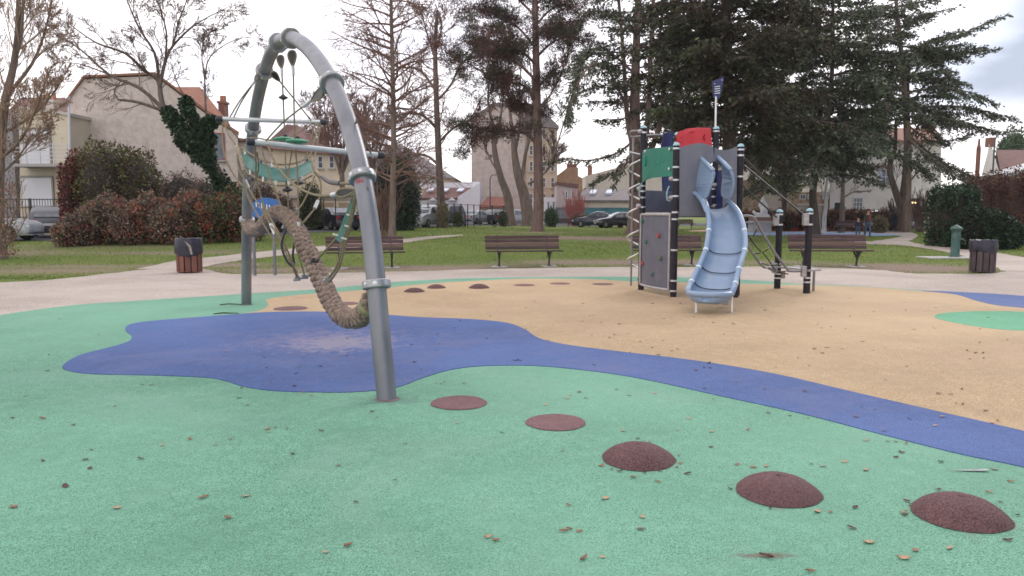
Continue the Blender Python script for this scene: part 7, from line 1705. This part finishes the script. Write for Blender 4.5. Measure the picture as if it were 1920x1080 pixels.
def hedge_run(name, lab, px0, px1, Y, zt, n, lm, k, dp=.7, cat='hedge', leafl=.13, boxy=False, coremat=None):
    w_ = (px1 - px0) / k / 2; return leafy(name, lab, [(px0 + w_ * (2 * i + 1), Y, w_ * 1.35, zt * NR.uniform(.92, 1.05), dp) for i in range(k)], n, leafl, lm, cat, boxy=boxy, coremat=coremat)
hedge_run('photinia_hedge', 'red topped hedge behind the white statue, left of the slim cedar trunk', 1385, 1512, 60, 1.75, 9000, lm_phot, 6)
hedge_run('photinia_hedge', 'red topped hedge between slim cedar trunk and walking adult', 1548, 1664, 60, 1.75, 9000, lm_phot, 6)
leafy('small_shrub', 'low pale shrub at the right end of the red topped hedge', [(1648, 56, 14, 1.2, .8)], 1800, .12, MATS['pale_leaf'])
lm_laurel = leafmat('laurel', [(.008, .018, .008), (.016, .040, .016), (.030, .070, .028), (.065, .115, .055)], .32, .8)
leafy('laurel_hedge', 'glossy dark green clipped laurel hedge end, right of the distant bench', [(1774, 33.5, 25, 2.75, 1.1), (1795, 33.8, 20, 2.6, 1.1)], 12000, .12, lm_laurel, 'hedge', boxy=True)
leafy('laurel_bush', 'low dark laurel bushes behind the fountain and dark bin', [(1825, 31, 32, 1.7, .9), (1862, 31, 30, 1.55, .9), (1890, 31.4, 20, 1.2, .7)], 13000, .12, leafmat('laurel_dark', [(.008, .016, .008), (.014, .032, .014), (.025, .055, .024)], .4, .8), 'hedge')
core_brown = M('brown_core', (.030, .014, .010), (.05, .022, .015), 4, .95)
leafy('beech_hedge', 'tall dark red brown hedge at the right edge behind the laurel', [(1818, 35.2, 22, 2.9, 1.2), (1838, 35.5, 30, 3.1, 1.4), (1866, 35.5, 44, 3.3, 1.5), (1910, 35.5, 50, 3.45, 1.6), (1975, 35.5, 60, 3.6, 1.6), (2060, 35, 60, 3.6, 1.6)], 34000, .10, leafmat('beech', [(.040, .016, .012), (.075, .030, .020), (.12, .050, .030), (.16, .085, .04)], .75, .6), 'hedge', boxy=True, coremat=core_brown, sprays=120)
leafy('far_green_tree', 'bright green conifer peeping over the far right house roof', [(1889, 112, 26, 13.5, 2.4), (1876, 112, 14, 11.2, 1.6), (1904, 112, 14, 11.6, 1.6)], 14000, .42, leafmat('bright_conifer', [(.03, .06, .02), (.05, .10, .035), (.08, .15, .05)], .7, .3), 'tree')

# --- grass blades on the lawn
n = 190000
Yg = 17 + 50 * NR.random(n) ** 1.35; Xg = (NR.random(n) - .5) * 1.5 * Yg
wv = wear_at(Xg, Yg); keep = NR.random(n) > wv * 1.25 + .25 * (np.sin(Xg * 1.3) * np.sin(Yg * 1.1 + Xg * .4) + .3)
def inside_np(X, Y, poly):
    c = np.zeros(len(X), bool); m = len(poly)
    for i in range(m):
        a, b = poly[i], poly[i - 1]
        with np.errstate(divide='ignore', invalid='ignore'): c ^= ((a.y > Y) != (b.y > Y)) & (X < (b.x - a.x) * (Y - a.y) / (b.y - a.y + 1e-12) + a.x)
    return c
for o in [o for o in bpy.data.objects if o.name.startswith(('gravel_path', 'gravel_ground', 'asphalt_road', 'rubber_surface_p'))]:
    me = o.data
    if o.name.startswith('gravel_path') or o.name.startswith('asphalt'):
        k = 5 if o.name.startswith('gravel') else 13; v = [p.co for p in me.vertices]; rows_ = [v[i:i + k] for i in range(0, len(v), k)]; poly = [r[0] for r in rows_] + [r[-1] for r in rows_[::-1]]
    else: poly = [p.co for p in me.vertices]
    keep &= ~inside_np(Xg, Yg, [Vector(p) for p in poly])
Xg, Yg = Xg[keep], Yg[keep]; n = len(Xg); lv = Leaves()
lv.add(np.stack([Xg, Yg, H(Xg, Yg) - .005], -1), NR.normal(size=(n, 3)) * [.35, .35, .1] + [0, 0, 1], NR.uniform(.018, .05, n) * (1 + (Yg - 17) / 60), NR.uniform(.010, .018, n) * (1 + (Yg - 17) / 30), NR.random(n))
gb = lv.build('grass', leafmat('grass_blades', [(.085, .10, .03), (.13, .19, .035), (.17, .25, .045), (.22, .27, .07)], .7, .5), None); tag(gb, kind='stuff')

# --- thin bright winter haze
bpy.ops.mesh.primitive_cube_add(size=1, location=(0, 210, 24)); hz = bpy.context.object; hz.name = 'haze'; hz.scale = (900, 560, 51)
hm = bpy.data.materials.new('haze'); hm.use_nodes = True; t_ = hm.node_tree; t_.nodes.clear(); o_ = t_.nodes.new('ShaderNodeOutputMaterial'); v_ = t_.nodes.new('ShaderNodeVolumePrincipled')
v_.inputs['Color'].default_value = (1, .96, .98, 1); v_.inputs['Density'].default_value = .0003; t_.links.new(v_.outputs[0], o_.inputs['Volume']); hz.data.materials.append(hm); tag(hz, kind='stuff')
